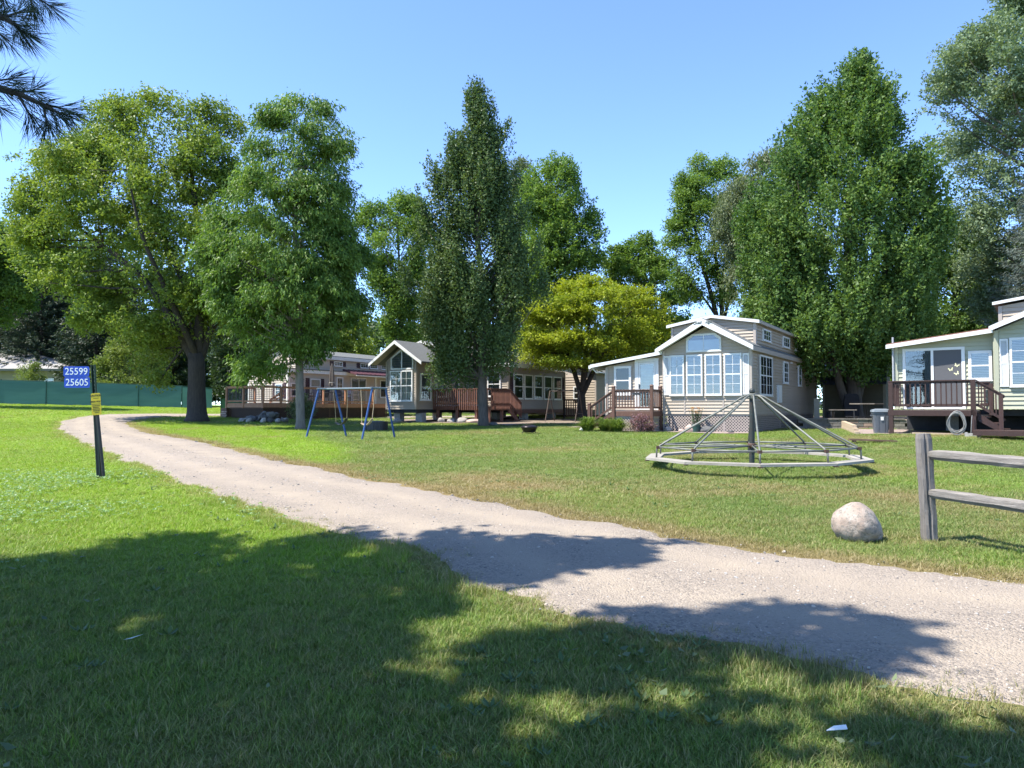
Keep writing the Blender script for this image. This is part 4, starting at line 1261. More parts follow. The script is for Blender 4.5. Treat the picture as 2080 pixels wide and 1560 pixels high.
# address sign
def address_sign():
    x, y = -7.53, 13.55
    t = thing("address_sign", "leaning green steel post with two blue address plates and yellow warning plate", "sign", (x, y, hz(x, y)), 0)
    GREEN = pm("post_green", (.02, .055, .035), (.03, .045, .03), 9, .5)
    BLK = pm("post_black", (.022, .022, .022), (.035, .033, .03), 14, .5)
    lean = Vector((-.165, 0, 2.06))
    def at(z): return lean * (z / 2.06)
    # channel post: two flanges and a web, holes as pale bolts
    po = MB()
    for dx, dy, w, d in ((-.028, 0, .012, .05), (.028, 0, .012, .05), (0, .02, .05, .01)):
        a, b = at(.0) + Vector((dx, dy, -.2)), at(2.08) + Vector((dx, dy, 0))
        po.bar(a, b, w, d, up=(0, 1, 0))
    po = po.build("post", GREEN, t)
    hole = MB().box(-.008, .008, -.004, .004, -.012, .012).mesh("bolt", pm("zinc", (.5, .5, .48), rough=.4))
    for k in range(13):
        p = at(1.15 + .07 * k); inst("bolt", hole, po, (p.x + .004, .012, p.z))
    MB().bar((-.02, .01, -.15), at(1.22) + Vector((-.02, .012, 0)), .055, .05, up=(0, 1, 0)).build("stake", BLK, t)
    MB().tube([(.085, -.0, -.15), at(1.20) + Vector((.02, 0, 0))], .03, 10).build("conduit", BLK, t)
    BLUE = pm("plate_blue", (.008, .06, .46), (.008, .055, .42), 2, .4)
    LET = pm("reflective_white", (.72, .76, .78), (.66, .7, .72), 30, .4)
    for z, body in ((1.955, "25599"), (1.755, "25605")):
        p = at(z)
        cx = p.x - .055 - .235
        w, h, r = .47, .192, .028
        pts = []
        for (sx, sz, a0) in ((1, 1, 0), (-1, 1, 90), (-1, -1, 180), (1, -1, 270)):
            for k in range(4):
                a = R(a0 + 30 * k); pts.append((cx + sx * (w / 2 - r) + r * math.cos(a), -.045, z + sz * (h / 2 - r) + r * math.sin(a)))
        pl = MB().prism(pts, (0, .004, 0)).build("plate", BLUE, t)
        text_obj("numeral", body, .178, LET, pl, (cx - .0, -.0475, z - .002), (R(90), 0, 0), extrude=.0008)
        q = pl.children[0]; q.scale = (.95, 1, 1)
    YEL = pm("plate_yellow", (.52, .40, .012), (.46, .35, .012), 6, .45)
    INK = pm("black_ink", (.015, .013, .01), rough=.6)
    zc = 1.36; h = .40; w = .175
    rot = math.atan2(.165, 2.06)
    c = at(zc)
    pl = MB().prism([(-w / 2, 0, -h / 2 + .02), (-w / 2 + .02, 0, -h / 2), (w / 2 - .02, 0, -h / 2), (w / 2, 0, -h / 2 + .02), (w / 2, 0, h / 2 - .02), (w / 2 - .02, 0, h / 2), (-w / 2 + .02, 0, h / 2), (-w / 2, 0, h / 2 - .02)], (0, .003, 0)).build("warning_plate", YEL, t, loc=(c.x + .045, -.062, zc))
    pl.rotation_euler = (0, -rot, 0)
    text_obj("lettering", "CAUTION", .046, INK, pl, (0, -.0015, .155), (R(90), 0, 0), bold=.001)
    text_obj("lettering", "HIGH VOLT", .040, INK, pl, (0, -.0015, .045), (R(90), 0, 0), bold=.001)
    q = MB()
    q.box(-.05, .05, -.0022, -.0002, .105, .110); q.box(-.085, .085, -.0022, -.0002, -.002, .003)
    for k, (a, b) in enumerate(((-.07, .07), (-.06, .045), (-.072, .068), (-.06, .06), (-.03, .045))):
        z = -.03 - .03 * k
        s = a
        while s < b:
            e = min(b, s + .012 + .02 * random.random()); q.box(s, e, -.0022, -.0002, z - .006, z + .006); s = e + .006
    q.build("small_print", INK, pl)


address_sign()


# spinner (merry-go-round)
def spinner():
    x, y = 5.09, 15.6
    z0 = hz(x, y)
    t = thing("spinner", "old ten sided playground spinner with grey steel rods and low plank bench ring", "merry-go-round", (x, y, z0), 0)
    STEEL = pm("worn_galvanised", (.175, .18, .158), (.11, .115, .10), 7, .55, .2, bmp=.1, bscale=30)
    POLE = pm("pole_green_rust", (.020, .036, .034), (.034, .026, .022), 6, .55, bmp=.2)
    RUST = pm("rusty_clamp", (.10, .05, .035), (.06, .04, .03), 20, .7)
    PLANK = pm("weathered_plank", (.31, .29, .25), (.22, .205, .178), 4, .9, bmp=.3, bscale=22, stretch=(1, 1, 1), rand=.1)
    zp, zr, za = .235, .46, 1.52
    Rr, N = 2.30, 10
    ph = R(-90 - 18 + 3)
    tilt = lambda px, py: 0.008 * px
    def P(r, k, z): a = ph + 2 * math.pi * k / N; return Vector((r * math.cos(a), r * math.sin(a), z + tilt(r * math.cos(a), 0)))
    pole = MB().tube([(-.045, 0, -.1), (-.03, 0, .5), (-.02, 0, 1.44)], .056, 16).build("pole", POLE, t)
    MB().lathe([(.02, 0), (.05, .005), (.062, .035), (.058, .07), (.035, .1), (.01, .108)], 16, (-.02, 0, 1.56)).build("finial", POLE, pole)
    MB().lathe([(.09, 0), (.10, .02), (.10, .1), (.06, .12)], 16, (-.022, 0, 1.44)).build("collar", STEEL, pole)
    MB().lathe([(.085, 0), (.09, .02), (.09, .07), (.08, .09)], 16, (-.03, 0, .42)).build("hub", RUST, pole)
    pk_me = None
    for k in range(N):
        A, B = P(Rr, k, zp), P(Rr, k + 1, zp)
        C_, D_ = P(Rr * .865, k + 1, zp), P(Rr * .865, k, zp)
        A = A.lerp(B, .004); B = B.lerp(A, .004); C_ = C_.lerp(D_, .004); D_ = D_.lerp(C_, .004)
        MB().prism([A, B, C_, D_], (0, 0, -.045)).build("plank", PLANK, t)
        # bent rod: apex -> ring bend -> plank
        top = Vector((-.022, 0, za))
        b0 = P(.16, k, za - .01); pts = [top + (b0 - top) * .5, b0]
        bend = P(Rr * .845, k, zr + .05); foot = P(Rr * .90, k, zp)
        pts += [b0.lerp(bend, .05) + Vector((0, 0, .012)), b0.lerp(bend, .12), b0.lerp(bend, .5), b0.lerp(bend, .93)]
        pts += [bend.lerp(P(Rr * .885, k, zr + .0), .5) + Vector((0, 0, .0)), P(Rr * .897, k, zr - .06), foot]
        MB().tube(pts, .019, 8).build("rod", STEEL, t, smooth=True)
        MB().tube([P(Rr * .875, k, zr - .01), P(Rr * .875, k + 1, zr - .01)], .019, 8).build("ring_rail", STEEL, t, smooth=True)
        MB().tube([(-.03, 0, .455), P(Rr * .87, k, zr - .02)], .016, 8).build("spoke", STEEL, t, smooth=True)
        c = P(Rr * .885, k, zr - .015)
        MB().box(c.x - .035, c.x + .035, c.y - .035, c.y + .035, c.z - .03, c.z + .03).build("clamp", RUST, t)
        d = P(Rr * .985, k, zp - .055)
        MB().box(d.x - .04, d.x + .04, d.y - .04, d.y + .04, d.z - .012, d.z + .004).build("bracket", RUST, t)


spinner()


# swing set
def swing_set():
    x, y = -5.75, 26.6
    z0 = hz(x, y)
    t = thing("swing_set", "blue steel swing set with two hanging swings in front of the cedar deck", "swing set", (x, y, z0), 0)
    BLUE = pm("blue_enamel", (.022, .06, .20), (.03, .075, .19), 5, .45)
    GREY = pm("bar_grey_blue", (.13, .17, .20), (.10, .13, .15), 5, .5)
    ROPE = pm("tan_rope", (.42, .33, .22), (.34, .26, .17), 20, .9)
    ends = [((-1.70, .17), (-.38, .81)), ((.61, -1.29), (1.51, .17))]
    zt = 1.76
    mids = []
    for (a, b) in ends:
        a, b = Vector((*a, 0)), Vector((*b, 0))
        ta, tb = a.lerp(b, .30), a.lerp(b, .70); ta.z = tb.z = zt
        a.z = hz(x + a.x, y + a.y) - z0 - .05; b.z = hz(x + b.x, y + b.y) - z0 - .05
        MB().tube([a, ta], .036, 10).build("leg", BLUE, t); MB().tube([b, tb], .036, 10).build("leg", BLUE, t)
        MB().tube([ta - (tb - ta) * .12, tb + (tb - ta) * .12], .036, 10).build("end_bar", GREY, t)
        mids.append((ta + tb) / 2)
    A, B = mids
    MB().tube([A, B], .036, 10).build("top_bar", GREY, t)
    d = (B - A)
    for f0, f1, tw, rope in ((.12, .40, .25, False), (.66, .92, -.1, True)):
        p0, p1 = A + d * f0, A + d * f1
        c = (p0 + p1) / 2; drop = 1.36
        s0 = p0.lerp(c, .25) + Vector((0, tw, -drop + .12)); s1 = p1.lerp(c, .25) + Vector((0, tw, -drop + .28))
        sw = MB()
        for k in range(8):
            u0, u1 = k / 8, (k + 1) / 8
            q0 = s0.lerp(s1, u0) + Vector((0, 0, -.14 * math.sin(math.pi * u0))); q1 = s0.lerp(s1, u1) + Vector((0, 0, -.14 * math.sin(math.pi * u1)))
            sw.bar(q0, q1, .15, .02)
        s = sw.build("swing", BLACKMETAL if not rope else ROPE, t)
        for a, b in ((p0, s0), (p1, s1)):
            MB().tube([a, a.lerp(b, .5) + Vector((.01, .01, 0)), b], .008 if not rope else .012, 6).build("rope", ROPE, s)


swing_set()


# split rail fence
def split_rail():
    x, y = 4.40, 7.81
    t = thing("split_rail_fence", "weathered grey split rail fence with one post and two rails at right edge", "fence", (x, y, hz(x, y)), 0)
    WD = pm("weathered_split_wood", (.22, .20, .185), (.11, .10, .09), 5, .9, bmp=.8, bscale=26, stretch=(5, 5, .35))
    WR = pm("weathered_split_rail", (.23, .212, .195), (.11, .10, .09), 5, .9, bmp=.8, bscale=26, stretch=(.6, .6, 9))
    def rough_beam(p0, p1, prof, n, jit, taper=None):
        """hewn beam: rough profile swept with jitter"""
        p0, p1 = Vector(p0), Vector(p1); d = (p1 - p0); ax = d.normalized()
        up = Vector((0, 0, 1)) if abs(ax.z) < .9 else Vector((0, 1, 0))
        X = ax.cross(up).normalized(); Y = X.cross(ax).normalized()
        mb = MB(); k = len(prof)
        for i in range(n + 1):
            u = i / n; s = 1 if not taper else taper(u)
            for j, (a, b) in enumerate(prof):
                jj = jit * mnoise.noise((j * 3.1 + p0.z * 9, u * 7 * d.length, 1.7)); kk = jit * mnoise.noise((j * 5.3, u * 5 * d.length, 8.2 + p0.z))
                mb.v.append(tuple(p0 + d * u + X * (a * s + jj) + Y * (b * s + kk)))
        for i in range(n):
            for j in range(k):
                mb.f.append((i * k + j, i * k + (j + 1) % k, (i + 1) * k + (j + 1) % k, (i + 1) * k + j))
        mb.f.append(tuple(range(k - 1, -1, -1))); mb.f.append(tuple(n * k + j for j in range(k)))
        return mb
    prof = [(-.06, -.055), (-.01, -.062), (.012, -.042), (.03, -.060), (.058, -.05), (.062, .05), (.01, .06), (-.06, .055)]
    rough_beam((0, 0, -.25), (-.06, 0, 1.12), prof, 26, .010, lambda u: 1 if u < .985 else .86).build("post", WD, t)
    dr = Vector((.40, -.90, 0)).normalized()
    rp = [(-.045, -.05), (.03, -.055), (.055, -.02), (.05, .035), (.01, .055), (-.04, .045), (-.055, 0)]
    tp = lambda u: (.45 + .55 * min(1, u / .06)) if u < .06 else ((.45 + .55 * min(1, (1 - u) / .06)) if u > .94 else 1)
    for zc, dz in ((.905, -.01), (.505, -.03)):
        a = Vector((-.03, 0, zc)) - dr * .03; b = a + dr * 2.55 + Vector((0, 0, dz - .05))
        rough_beam(a, b, rp, 40, .007, tp).build("rail", WR, t)
    # second post stands beyond the frame and carries the other rail ends
    e = dr * 2.45
    rough_beam((e.x, e.y, -.25), (e.x, e.y, 1.05), prof, 26, .01).build("post", WD, t)


split_rail()


def rock(name, label, cat, loc, size, mat, seed, group=None, rot=0., flat=0., sub=3):
    bm = bmesh.new(); bmesh.ops.create_icosphere(bm, subdivisions=sub, radius=1)
    for v in bm.verts:
        p = v.co.copy()
        n = mnoise.noise(p * 1.1 + Vector((seed, 0, 0))) * .22 + mnoise.noise(p * 2.7 + Vector((0, seed, 0))) * .09
        v.co = p * (1 + n)
        if flat and v.co.z < -flat: v.co.z = -flat
    me = bpy.data.meshes.new(name); bm.to_mesh(me); bm.free()
    me.materials.append(mat); me.polygons.foreach_set("use_smooth", [True] * len(me.polygons))
    o = bpy.data.objects.new(name, me)
    o.location = loc; o.scale = size; o.rotation_euler = (0, 0, rot)
    put(o)
    return tag(o, label, cat, group)


def boulder():
    m, nt, out = _nt("granite_boulder")
    p = nt.nodes.new("ShaderNodeBsdfPrincipled"); p.inputs['Roughness'].default_value = .85
    c = ramp(nt, noise(nt, 1.6, 4, .5), [(.35, (.27, .205, .165)), (.65, (.33, .285, .245))])
    li = ramp(nt, noise(nt, 6, 8, .75), [(.51, (0, 0, 0)), (.60, (.85, .85, .85))])
    c = mix(nt, li, c, (.12, .115, .10))
    sp = ramp(nt, noise(nt, 55, 3, .6), [(.55, (0, 0, 0)), (.75, (.5, .5, .5))])
    c = mix(nt, sp, c, (.42, .38, .33))
    vein = ramp(nt, noise(nt, 1.3, 2, .4, dist=.6), [(.49, (0, 0, 0)), (.5, (.22, .22, .22)), (.515, (0, 0, 0))])
    c = mix(nt, vein, c, (.6, .56, .5))
    nt.links.new(c, p.inputs['Base Color'])
    b = bump(nt, noise(nt, 14, 6, .65), .35, .04); nt.links.new(b, p.inputs['Normal'])
    nt.links.new(p.outputs[0], out.inputs[0])
    bm = bmesh.new(); bmesh.ops.create_icosphere(bm, subdivisions=5, radius=1)
    for v in bm.verts:
        q = v.co.copy()
        n = mnoise.noise(q * .9 + Vector((3.3, 1, 0))) * .14 + mnoise.noise(q * 2.3) * .05 + mnoise.noise(q * 6) * .015
        # egg: broad left shoulder, pointed down to the right
        w = q * (1 + n)
        w.x += .16 * w.x * abs(w.x) * (1 if w.x > 0 else 0)
        w.z -= .28 * max(0, w.x) ** 2
        if q.y < -.2:   # a crack across the lower face
            dd = abs((q.z + .35) + .35 * (q.x - .1)); 
            if abs(q.x - .1) < .28: w += q * -.05 * max(0, 1 - dd / .05)
        v.co = w
    me = bpy.data.meshes.new("boulder"); bm.to_mesh(me); bm.free(); me.materials.append(m)
    me.polygons.foreach_set("use_smooth", [True] * len(me.polygons))
    o = bpy.data.objects.new("boulder", me); put(o)
    x, y = 3.66, 7.90
    o.location = (x, y, hz(x, y) + .15); o.scale = (.238, .235, .228)
    tag(o, "rounded pinkish grey boulder beside the gravel road near the rail fence", "boulder")


boulder()


# fire pit with domed lid
def fire_pit():
    x, y = .68, 29.3
    t = thing("fire_pit", "low round fire pit with shiny dark domed lid on the lawn", "fire pit", (x, y, hz(x, y) + .05), 0)
    MET = pm("dark_steel", (.05, .042, .045), (.035, .03, .032), 4, .3, .7)
    MB().lathe([(.20, .0), (.24, .02), (.33, .19), (.335, .20)], 28).build("bowl", MET, t, smooth=True)
    MB().lathe([(.345, .195), (.35, .205), (.32, .235), (.22, .285), (.1, .31), (.02, .315)], 28).build("lid", MET, t, smooth=True)
    for k in range(4):
        a = .4 + k * math.pi / 2
        MB().bar((.24 * math.cos(a), .24 * math.sin(a), .06), (.30 * math.cos(a), .30 * math.sin(a), -.03), .025).build("leg", MET, t)


fire_pit()


def fire_ring():
    x, y = -5.86, 32.0
    t = thing("fire_ring", "black slatted round container on the grass behind the swing set", "container", (x, y, hz(x, y)), 0)
    me = MB().box(-.045, .045, -.012, .012, 0, .40).mesh("slat", BLACKMETAL)
    for k in range(28):
        a = 2 * math.pi * k / 28
        inst("slat", me, t, (.47 * math.cos(a), .47 * math.sin(a), -.02), (0, 0, a + math.pi / 2))
    MB().lathe([(.44, .06), (.455, .36), (.44, .36), (.43, .06)], 28).build("liner", pm("charred_steel", (.03, .03, .035), (.05, .045, .05), 6, .6), t)
    MB().lathe([(.452, .30), (.49, .30), (.49, .33), (.452, .33)], 28).build("hoop", BLACKMETAL, t)
    MB().lathe([(.43, .0), (.42, .36), (.3, .40), (.1, .41), (.01, .41)], 24).build("cover", pm("dark_cover", (.05, .055, .07), rough=.5), t, smooth=True)


fire_ring()


# closed umbrella, table and chairs on the cedar deck
def L2W(x, y):
    a = R(-30)
    return (LEFT_O[0] + x * math.cos(a) - y * math.sin(a), LEFT_O[1] + x * math.sin(a) + y * math.cos(a))


DECKZ = LEFT_O[2] + .69 + .25


def patio_set():
    x, y = L2W(-1.6, 7.0)
    t = thing("patio_table", "dark glass patio table on the cedar deck under the closed umbrella", "table", (x, y, DECKZ), R(-30))
    MB().box(-.5, .5, -.8, .8, .68, .71).build("table_top", pm("dark_glass_top", (.03, .035, .04), rough=.15), t)
    for sx in (-1, 1):
        for sy in (-1, 1): MB().bar((sx * .42, sy * .7, .68), (sx * .45, sy * .74, 0), .04).build("leg", BLACKMETAL, t)
    u = thing("patio_umbrella", "closed grey brown patio umbrella tied around its pole on the deck", "umbrella", (x, y, DECKZ), 0)
    MB().tube([(0, 0, 0), (0, 0, 2.62)], .022, 8).build("pole", BLACKMETAL, u)
    mb = MB()
    prof = [(2.58, .03), (2.45, .06), (2.2, .10), (1.9, .125), (1.55, .14), (1.35, .13), (1.28, .17), (1.15, .16), (1.08, .07)]
    n = 16
    for z, r in prof:
        for j in range(n):
            a = 2 * math.pi * j / n; rr = r * (1 + .28 * (j % 2 * 2 - 1)) 
            mb.v.append((rr * math.cos(a), rr * math.sin(a), z))
    for i in range(len(prof) - 1):
        for j in range(n): mb.f.append((i * n + j, i * n + (j + 1) % n, (i + 1) * n + (j + 1) % n, (i + 1) * n + j))
    mb.build("canopy", pm("umbrella_taupe", (.20, .175, .155), (.15, .13, .115), 5, .9), u)
    MB().lathe([(.15, 1.33), (.155, 1.36), (.15, 1.39)], 16).build("tie", pm("tie_pale", (.5, .47, .42)), u)
    MB().lathe([(.01, 2.60), (.03, 2.62), (.02, 2.68), (.004, 2.72)], 10).build("finial", BLACKMETAL, u)
    MB().lathe([(.25, 0), (.25, .05), (.05, .09)], 16).build("base", BLACKMETAL, u)
    ch = thing("patio_chair", "navy patio chair at left end of the deck table near the ash trunk", "chair", (0, 0, 0), 0, "patio chairs on the cedar deck")
    NAVY = pm("navy_sling", (.02, .028, .07), rough=.8)
    MB().box(-.25, .25, -.25, .25, .40, .44).build("seat", NAVY, ch)
    MB().prism([(-.25, .23, .44), (.25, .23, .44), (.25, .36, .98), (-.25, .36, .98)], (0, .03, 0)).build("backrest", NAVY, ch)
    for sx in (-1, 1):
        MB().bar((sx * .25, -.22, 0), (sx * .25, -.25, .62), .03).build("leg", BLACKMETAL, ch)
        MB().bar((sx * .25, .30, 0), (sx * .25, .24, .62), .03).build("leg", BLACKMETAL, ch)
        MB().bar((sx * .27, -.27, .63), (sx * .27, .28, .63), .05, .03).build("armrest", BLACKMETAL, ch)
    spots = [(-1.6, 5.9, 180, "navy patio chair at left end of the deck table near the ash trunk"), (-2.35, 7.0, 270, "navy patio chair on house side of the deck table, by the wall"),
             (-.75, 7.0, 90, "navy patio chair on railing side of the deck table"), (-1.6, 8.2, 0, "navy patio chair at right end of the deck table facing the plum shutters"),
             (-1.2, 4.6, 150, "lone navy patio chair nearest the deck stairs rail")]
    for i, (a, b, rz, lab) in enumerate(spots):
        o = ch if i == 0 else copy_tree(ch)
        p = L2W(a, b)
        o.location = (*p, DECKZ); o.rotation_euler = (0, 0, R(-30 + rz)); o["label"] = lab
    # small metal plant stand by the slider
    p = L2W(-2.2, 9.6)
    s = thing("plant_stand", "thin white wire shelf stand by the sliding door on the cedar deck", "stand", (*p, DECKZ), R(-30))
    for sx in (-1, 1):
        for sy in (-1, 1): MB().bar((sx * .3, sy * .3, 0), (sx * .3, sy * .3, .9), .025).build("leg", WHITE, s)
    for z in (.3, .6, .88): MB().box(-.32, .32, -.32, .32, z, z + .025).build("shelf", WHITE_OLD, s)


patio_set()


# trash can
def trash_can():
    x, y = 12.72, 25.5
    t = thing("trash_can", "grey plastic trash can with lid beside the dark brown porch", "trash can", (x, y, hz(x, y)), R(-20))
    G = pm("grey_plastic", (.10, .11, .125), (.08, .09, .10), 3, .5)
    GL = pm("grey_blue_lid", (.17, .195, .215), (.14, .16, .18), 3, .5)
    def sq(w0, z0, w1, z1, r=.25):
        pts = []
        for w, z in ((w0, z0), (w1, z1)):
            for (sx, sy) in ((1, 1), (-1, 1), (-1, -1), (1, -1)):
                for k in range(4):
                    a = math.atan2(sy, sx) - math.pi / 4 + k * math.pi / 6
                    pts.append((sx * w * (1 - r) + w * r * math.cos(a), sy * w * (1 - r) + w * r * math.sin(a), z))
        mb = MB(); mb.v = pts
        n = 16
        for j in range(n): mb.f.append((j, (j + 1) % n, n + (j + 1) % n, n + j))
        mb.f.append(tuple(range(n - 1, -1, -1))); mb.f.append(tuple(range(n, 2 * n)))
        return mb
    sq(.215, 0, .275, .70).build("body", G, t)
    sq(.285, .66, .285, .72).build("rim", G, t)
    l = sq(.31, .725, .29, .80).build("lid", GL, t)
    sq(.28, .80, .16, .835).build("lid_top", GL, l)
    for sx in (-1, 1): MB().box(sx * .29 - .03, sx * .29 + .03, -.09, .09, .58, .63).build("handle", G, t)
    for k in (-.1, .1): MB().bar((k, -.225, .05), (k, -.272, .62), .02, .015, up=(0, 1, 0)).build("rib", G, t)
    MB().box(-.03, .06, -.278, -.270, .44, .56).build("sticker", WHITE, t)


trash_can()


# hose coil hung on the porch corner
def hose():
    a = R(-36); bx, by = 16.056, 24.5
    def W(x, y): return (bx + x * math.cos(a) - y * math.sin(a), by + x * math.sin(a) + y * math.cos(a))
    px, py = W(-.98, -1.78)
    t = thing("garden_hose", "grey garden hose coiled on its hanger under the porch rim", "hose", (px, py, hz(px, py)), a)
    HG = pm("hose_grey", (.24, .24, .23), (.17, .17, .165), 8, .5)
    for k in range(9):
        rx, rz = .20 + .09 * random.random(), .27 + .08 * random.random()
        cx, cz = .03 * (random.random() - .5), .47 - .012 * k
        ph = random.random() * 6
        pts = [(cx + rx * math.cos(q) * (1 + .05 * math.sin(3 * q + ph)), -.02 - .015 * (k % 5) + .01 * math.sin(2 * q + ph), max(.03, cz + rz * math.sin(q) * (1 + .05 * math.cos(2 * q + ph)))) for q in [2 * math.pi * i / 28 for i in range(29)]]
        MB().tube(pts, .011, 6, cap=False).build("coil", HG, t, smooth=True)
    MB().box(-.06, .06, -.02, .06, .62, .74).build("hanger", BLACKMETAL, t)
    MB().tube([(.38, .02, .05), (.40, .0, .4), (.42, .03, .66)], .012, 6).build("spigot_riser", HG, t)
    p = W(-.55, -1.95)
    c = MB().box(-.2, .2, -.1, .1, -.02, .10).box(-.2, -.12, -.1, .1, .10, .13).box(.12, .2, -.1, .1, .10, .13).build("cinder_block", CONC, None, loc=(*p, hz(*p)))
    c.rotation_euler = (0, 0, a)
    tag(c, "pale cinder block lying below the hose coil", "block")


hose()


# terrace behind: retaining wall, picnic table, covered grill, pedestal
TERR = 1.0
sheet("terrace", [(13.0, 33.45), (17.3, 32.45), (25, 44), (24, 52), (18.5, 48)], TERR, DIRT)
MB


def retaining_wall():
    a, b = Vector((12.9, 33.35, 0)), Vector((17.4, 32.30, 0))
    t = thing("retaining_wall", "low retaining wall of grey brown blocks at the edge of the shaded terrace", "wall", (a.x, a.y, hz(a.x, a.y)), 0)
    o = Vector((a.x, a.y, hz(a.x, a.y))); d = (b - a); L = d.length; ang = math.atan2(d.y, d.x)
    mats = [pm("wall_block_grey", (.20, .185, .165), (.14, .13, .12), 6, .9, bmp=.5, bscale=30, rand=.2), pm("wall_block_rose", (.30, .21, .17), (.22, .16, .13), 6, .9, bmp=.5, bscale=30, rand=.2)]
    n = 11; bl = L / n
    mes = []
    for m in mats:
        mb = MB().hexa([(.008, 0, .004), (bl - .008, 0, .004), (bl - .03, .25, .004), (.03, .25, .004), (.008, .008, .146), (bl - .008, .008, .146), (bl - .03, .25, .146), (.03, .25, .146)])
        mes.append(mb.mesh("block", m))
    for c in range(3):
        for k in range(n):
            u = (k + (.5 if c % 2 else 0)) * bl
            if u + bl > L + .01: continue
            p = a + d * (u / L)
            inst("block", mes[1 if (c, k) in ((0, 6), (1, 6), (2, 5), (1, 7), (0, 2)) else 0], t, (p.x - o.x, p.y - o.y, .56 + .15 * c - o.z), (0, 0, ang))
    cap = MB().box(-.02, .48, -.03, .28, 0, .06).mesh("cap_stone", mats[0])
    for k in range(9):
        p = a + d * (k * .49 / L)
        if k * .49 + .4 < L: inst("cap_stone", cap, t, (p.x - o.x, p.y - o.y, 1.01 - o.z), (0, 0, ang))


retaining_wall()


def terrace_things():
    x, y = 16.6, 34.6
    t = thing("picnic_table", "round topped patio table with attached bench on the shaded terrace", "table", (x, y, TERR), R(-20))
    WOOD = pm("old_table_wood", (.20, .18, .155), (.13, .118, .10), 6, .8)
    MB().prism([(.78 * math.cos(R(45 * k + 22)), .5 * math.sin(R(45 * k + 22)), .70) for k in range(8)], (0, 0, .05)).build("table_top", WOOD, t)
    for s in (-.06, .06): MB().bar((s, 0, 0), (s, 0, .70), .045).build("leg", BLACKMETAL, t)
    MB().bar((-.9, 0, .12), (.9, 0, .12), .05).build("brace", BLACKMETAL, t)
    x, y = 15.3, 34.2
    b = thing("bench", "low dark bench left of the patio table on the terrace", "bench", (x, y, TERR), R(-25))
    MB().box(-.6, .6, -.16, .16, .42, .46).build("seat", WOOD, b)
    for sx in (-.48, .48):
        for sy in (-.12, .12): MB().bar((sx, sy, 0), (sx, sy, .42), .045).build("leg", BLACKMETAL, b)
    x, y = 17.0, 37.0
    g = thing("covered_grill", "barbecue grill under a black cover beneath the maple", "grill", (x, y, TERR), R(-20))
    COV = pm("black_cover", (.012, .012, .013), (.018, .018, .02), 6, .75)
    MB().prism([(-.32, -.3, .08), (.32, -.3, .08), (.36, -.3, .85), (.30, -.3, 1.18), (.2, -.3, 1.24), (-.2, -.3, 1.24), (-.30, -.3, 1.18), (-.36, -.3, .85)], (0, .62, 0)).build("cover", COV, g)
    for s in (-.25, .25): MB().lathe([(.09, 0), (.09, .05)], 12, (s, 0, .0)).build("caster", BLACKMETAL, g)
    x, y = 13.98, 33.9
    p = thing("utility_pedestal", "tan utility pedestal with round meter beside the tan house", "pedestal", (x, y, TERR - .05), R(-20))
    MB().box(-.115, .115, -.09, .09, -.1, .98).box(-.13, .13, -.1, .1, .98, 1.01).build("cabinet", pm("pedestal_tan", (.24, .225, .185), (.20, .19, .155), 4, .6), p)
    m = MB().tube([(.115, 0, .78), (.20, 0, .78)], .085, 16).build("meter", pm("meter_glass", (.42, .43, .42), rough=.2), p)
    # dark planter tub and small crate on the terrace
    x, y = 14.9, 34.6
    o = MB().lathe([(.15, 0), (.2, .36), (.17, .36), (.13, .05)], 18).build("planter_tub", BLACKMETAL, None, loc=(x, y, TERR)); tag(o, "black tub standing by the utility pedestal", "tub")


terrace_things()


# timber edging and gravel bed by the trash can
def edging():
    sheet("gravel_bed", [(11.75, 25.2), (13.0, 28.9), (14.6, 27.6), (14.9, 24.9), (13.2, 24.6)], None, GRAVEL_PINK)
    t = thing("timber_edging", "stacked landscape timbers stepping along the gravel bed by the trash can", "edging", (11.75, 25.2, hz(11.75, 25.2)), 0)
    TM = pm("landscape_timber", (.42, .33, .23), (.33, .25, .17), 5, .85, bmp=.4, bscale=30, stretch=(1, 6, 6), rand=.1)
    o = Vector((11.75, 25.2, hz(11.75, 25.2)))
    for k, (a, b, z) in enumerate((((11.72, 25.1), (12.95, 28.9), .05), ((11.80, 25.35), (12.98, 28.95), .15), ((11.95, 25.8), (13.0, 29.0), .25))):
        A = Vector((a[0], a[1], hz(11.75, 25.2) + z)) - o; B = Vector((b[0], b[1], hz(12.9, 28.9) + z + .03)) - o
        MB().bar(A, B, .14, .095).build("timber", TM, t)
    A, B = Vector((13.3, 24.6, hz(13.3, 24.6) + .03)) - o, Vector((15.0, 23.6, hz(15, 23.6) + .03)) - o
    MB().bar(A, B, .10, .07).build("timber", TM, t)
    x, y = 10.72, 22.0
    b = MB().box(-.65, .65, -.11, .11, .02, .07).box(-.55, -.47, -.1, .1, -.03, .02).box(.47, .55, -.1, .1, -.03, .02).build("board", pm("brown_board", (.14, .085, .055), (.10, .06, .04), 6, .8), None, loc=(x, y, hz(x, y) + .02))
    b.rotation_euler = (0, R(2), R(-12)); tag(b, "loose brown board lying in the grass before the trash can", "board")


edging()


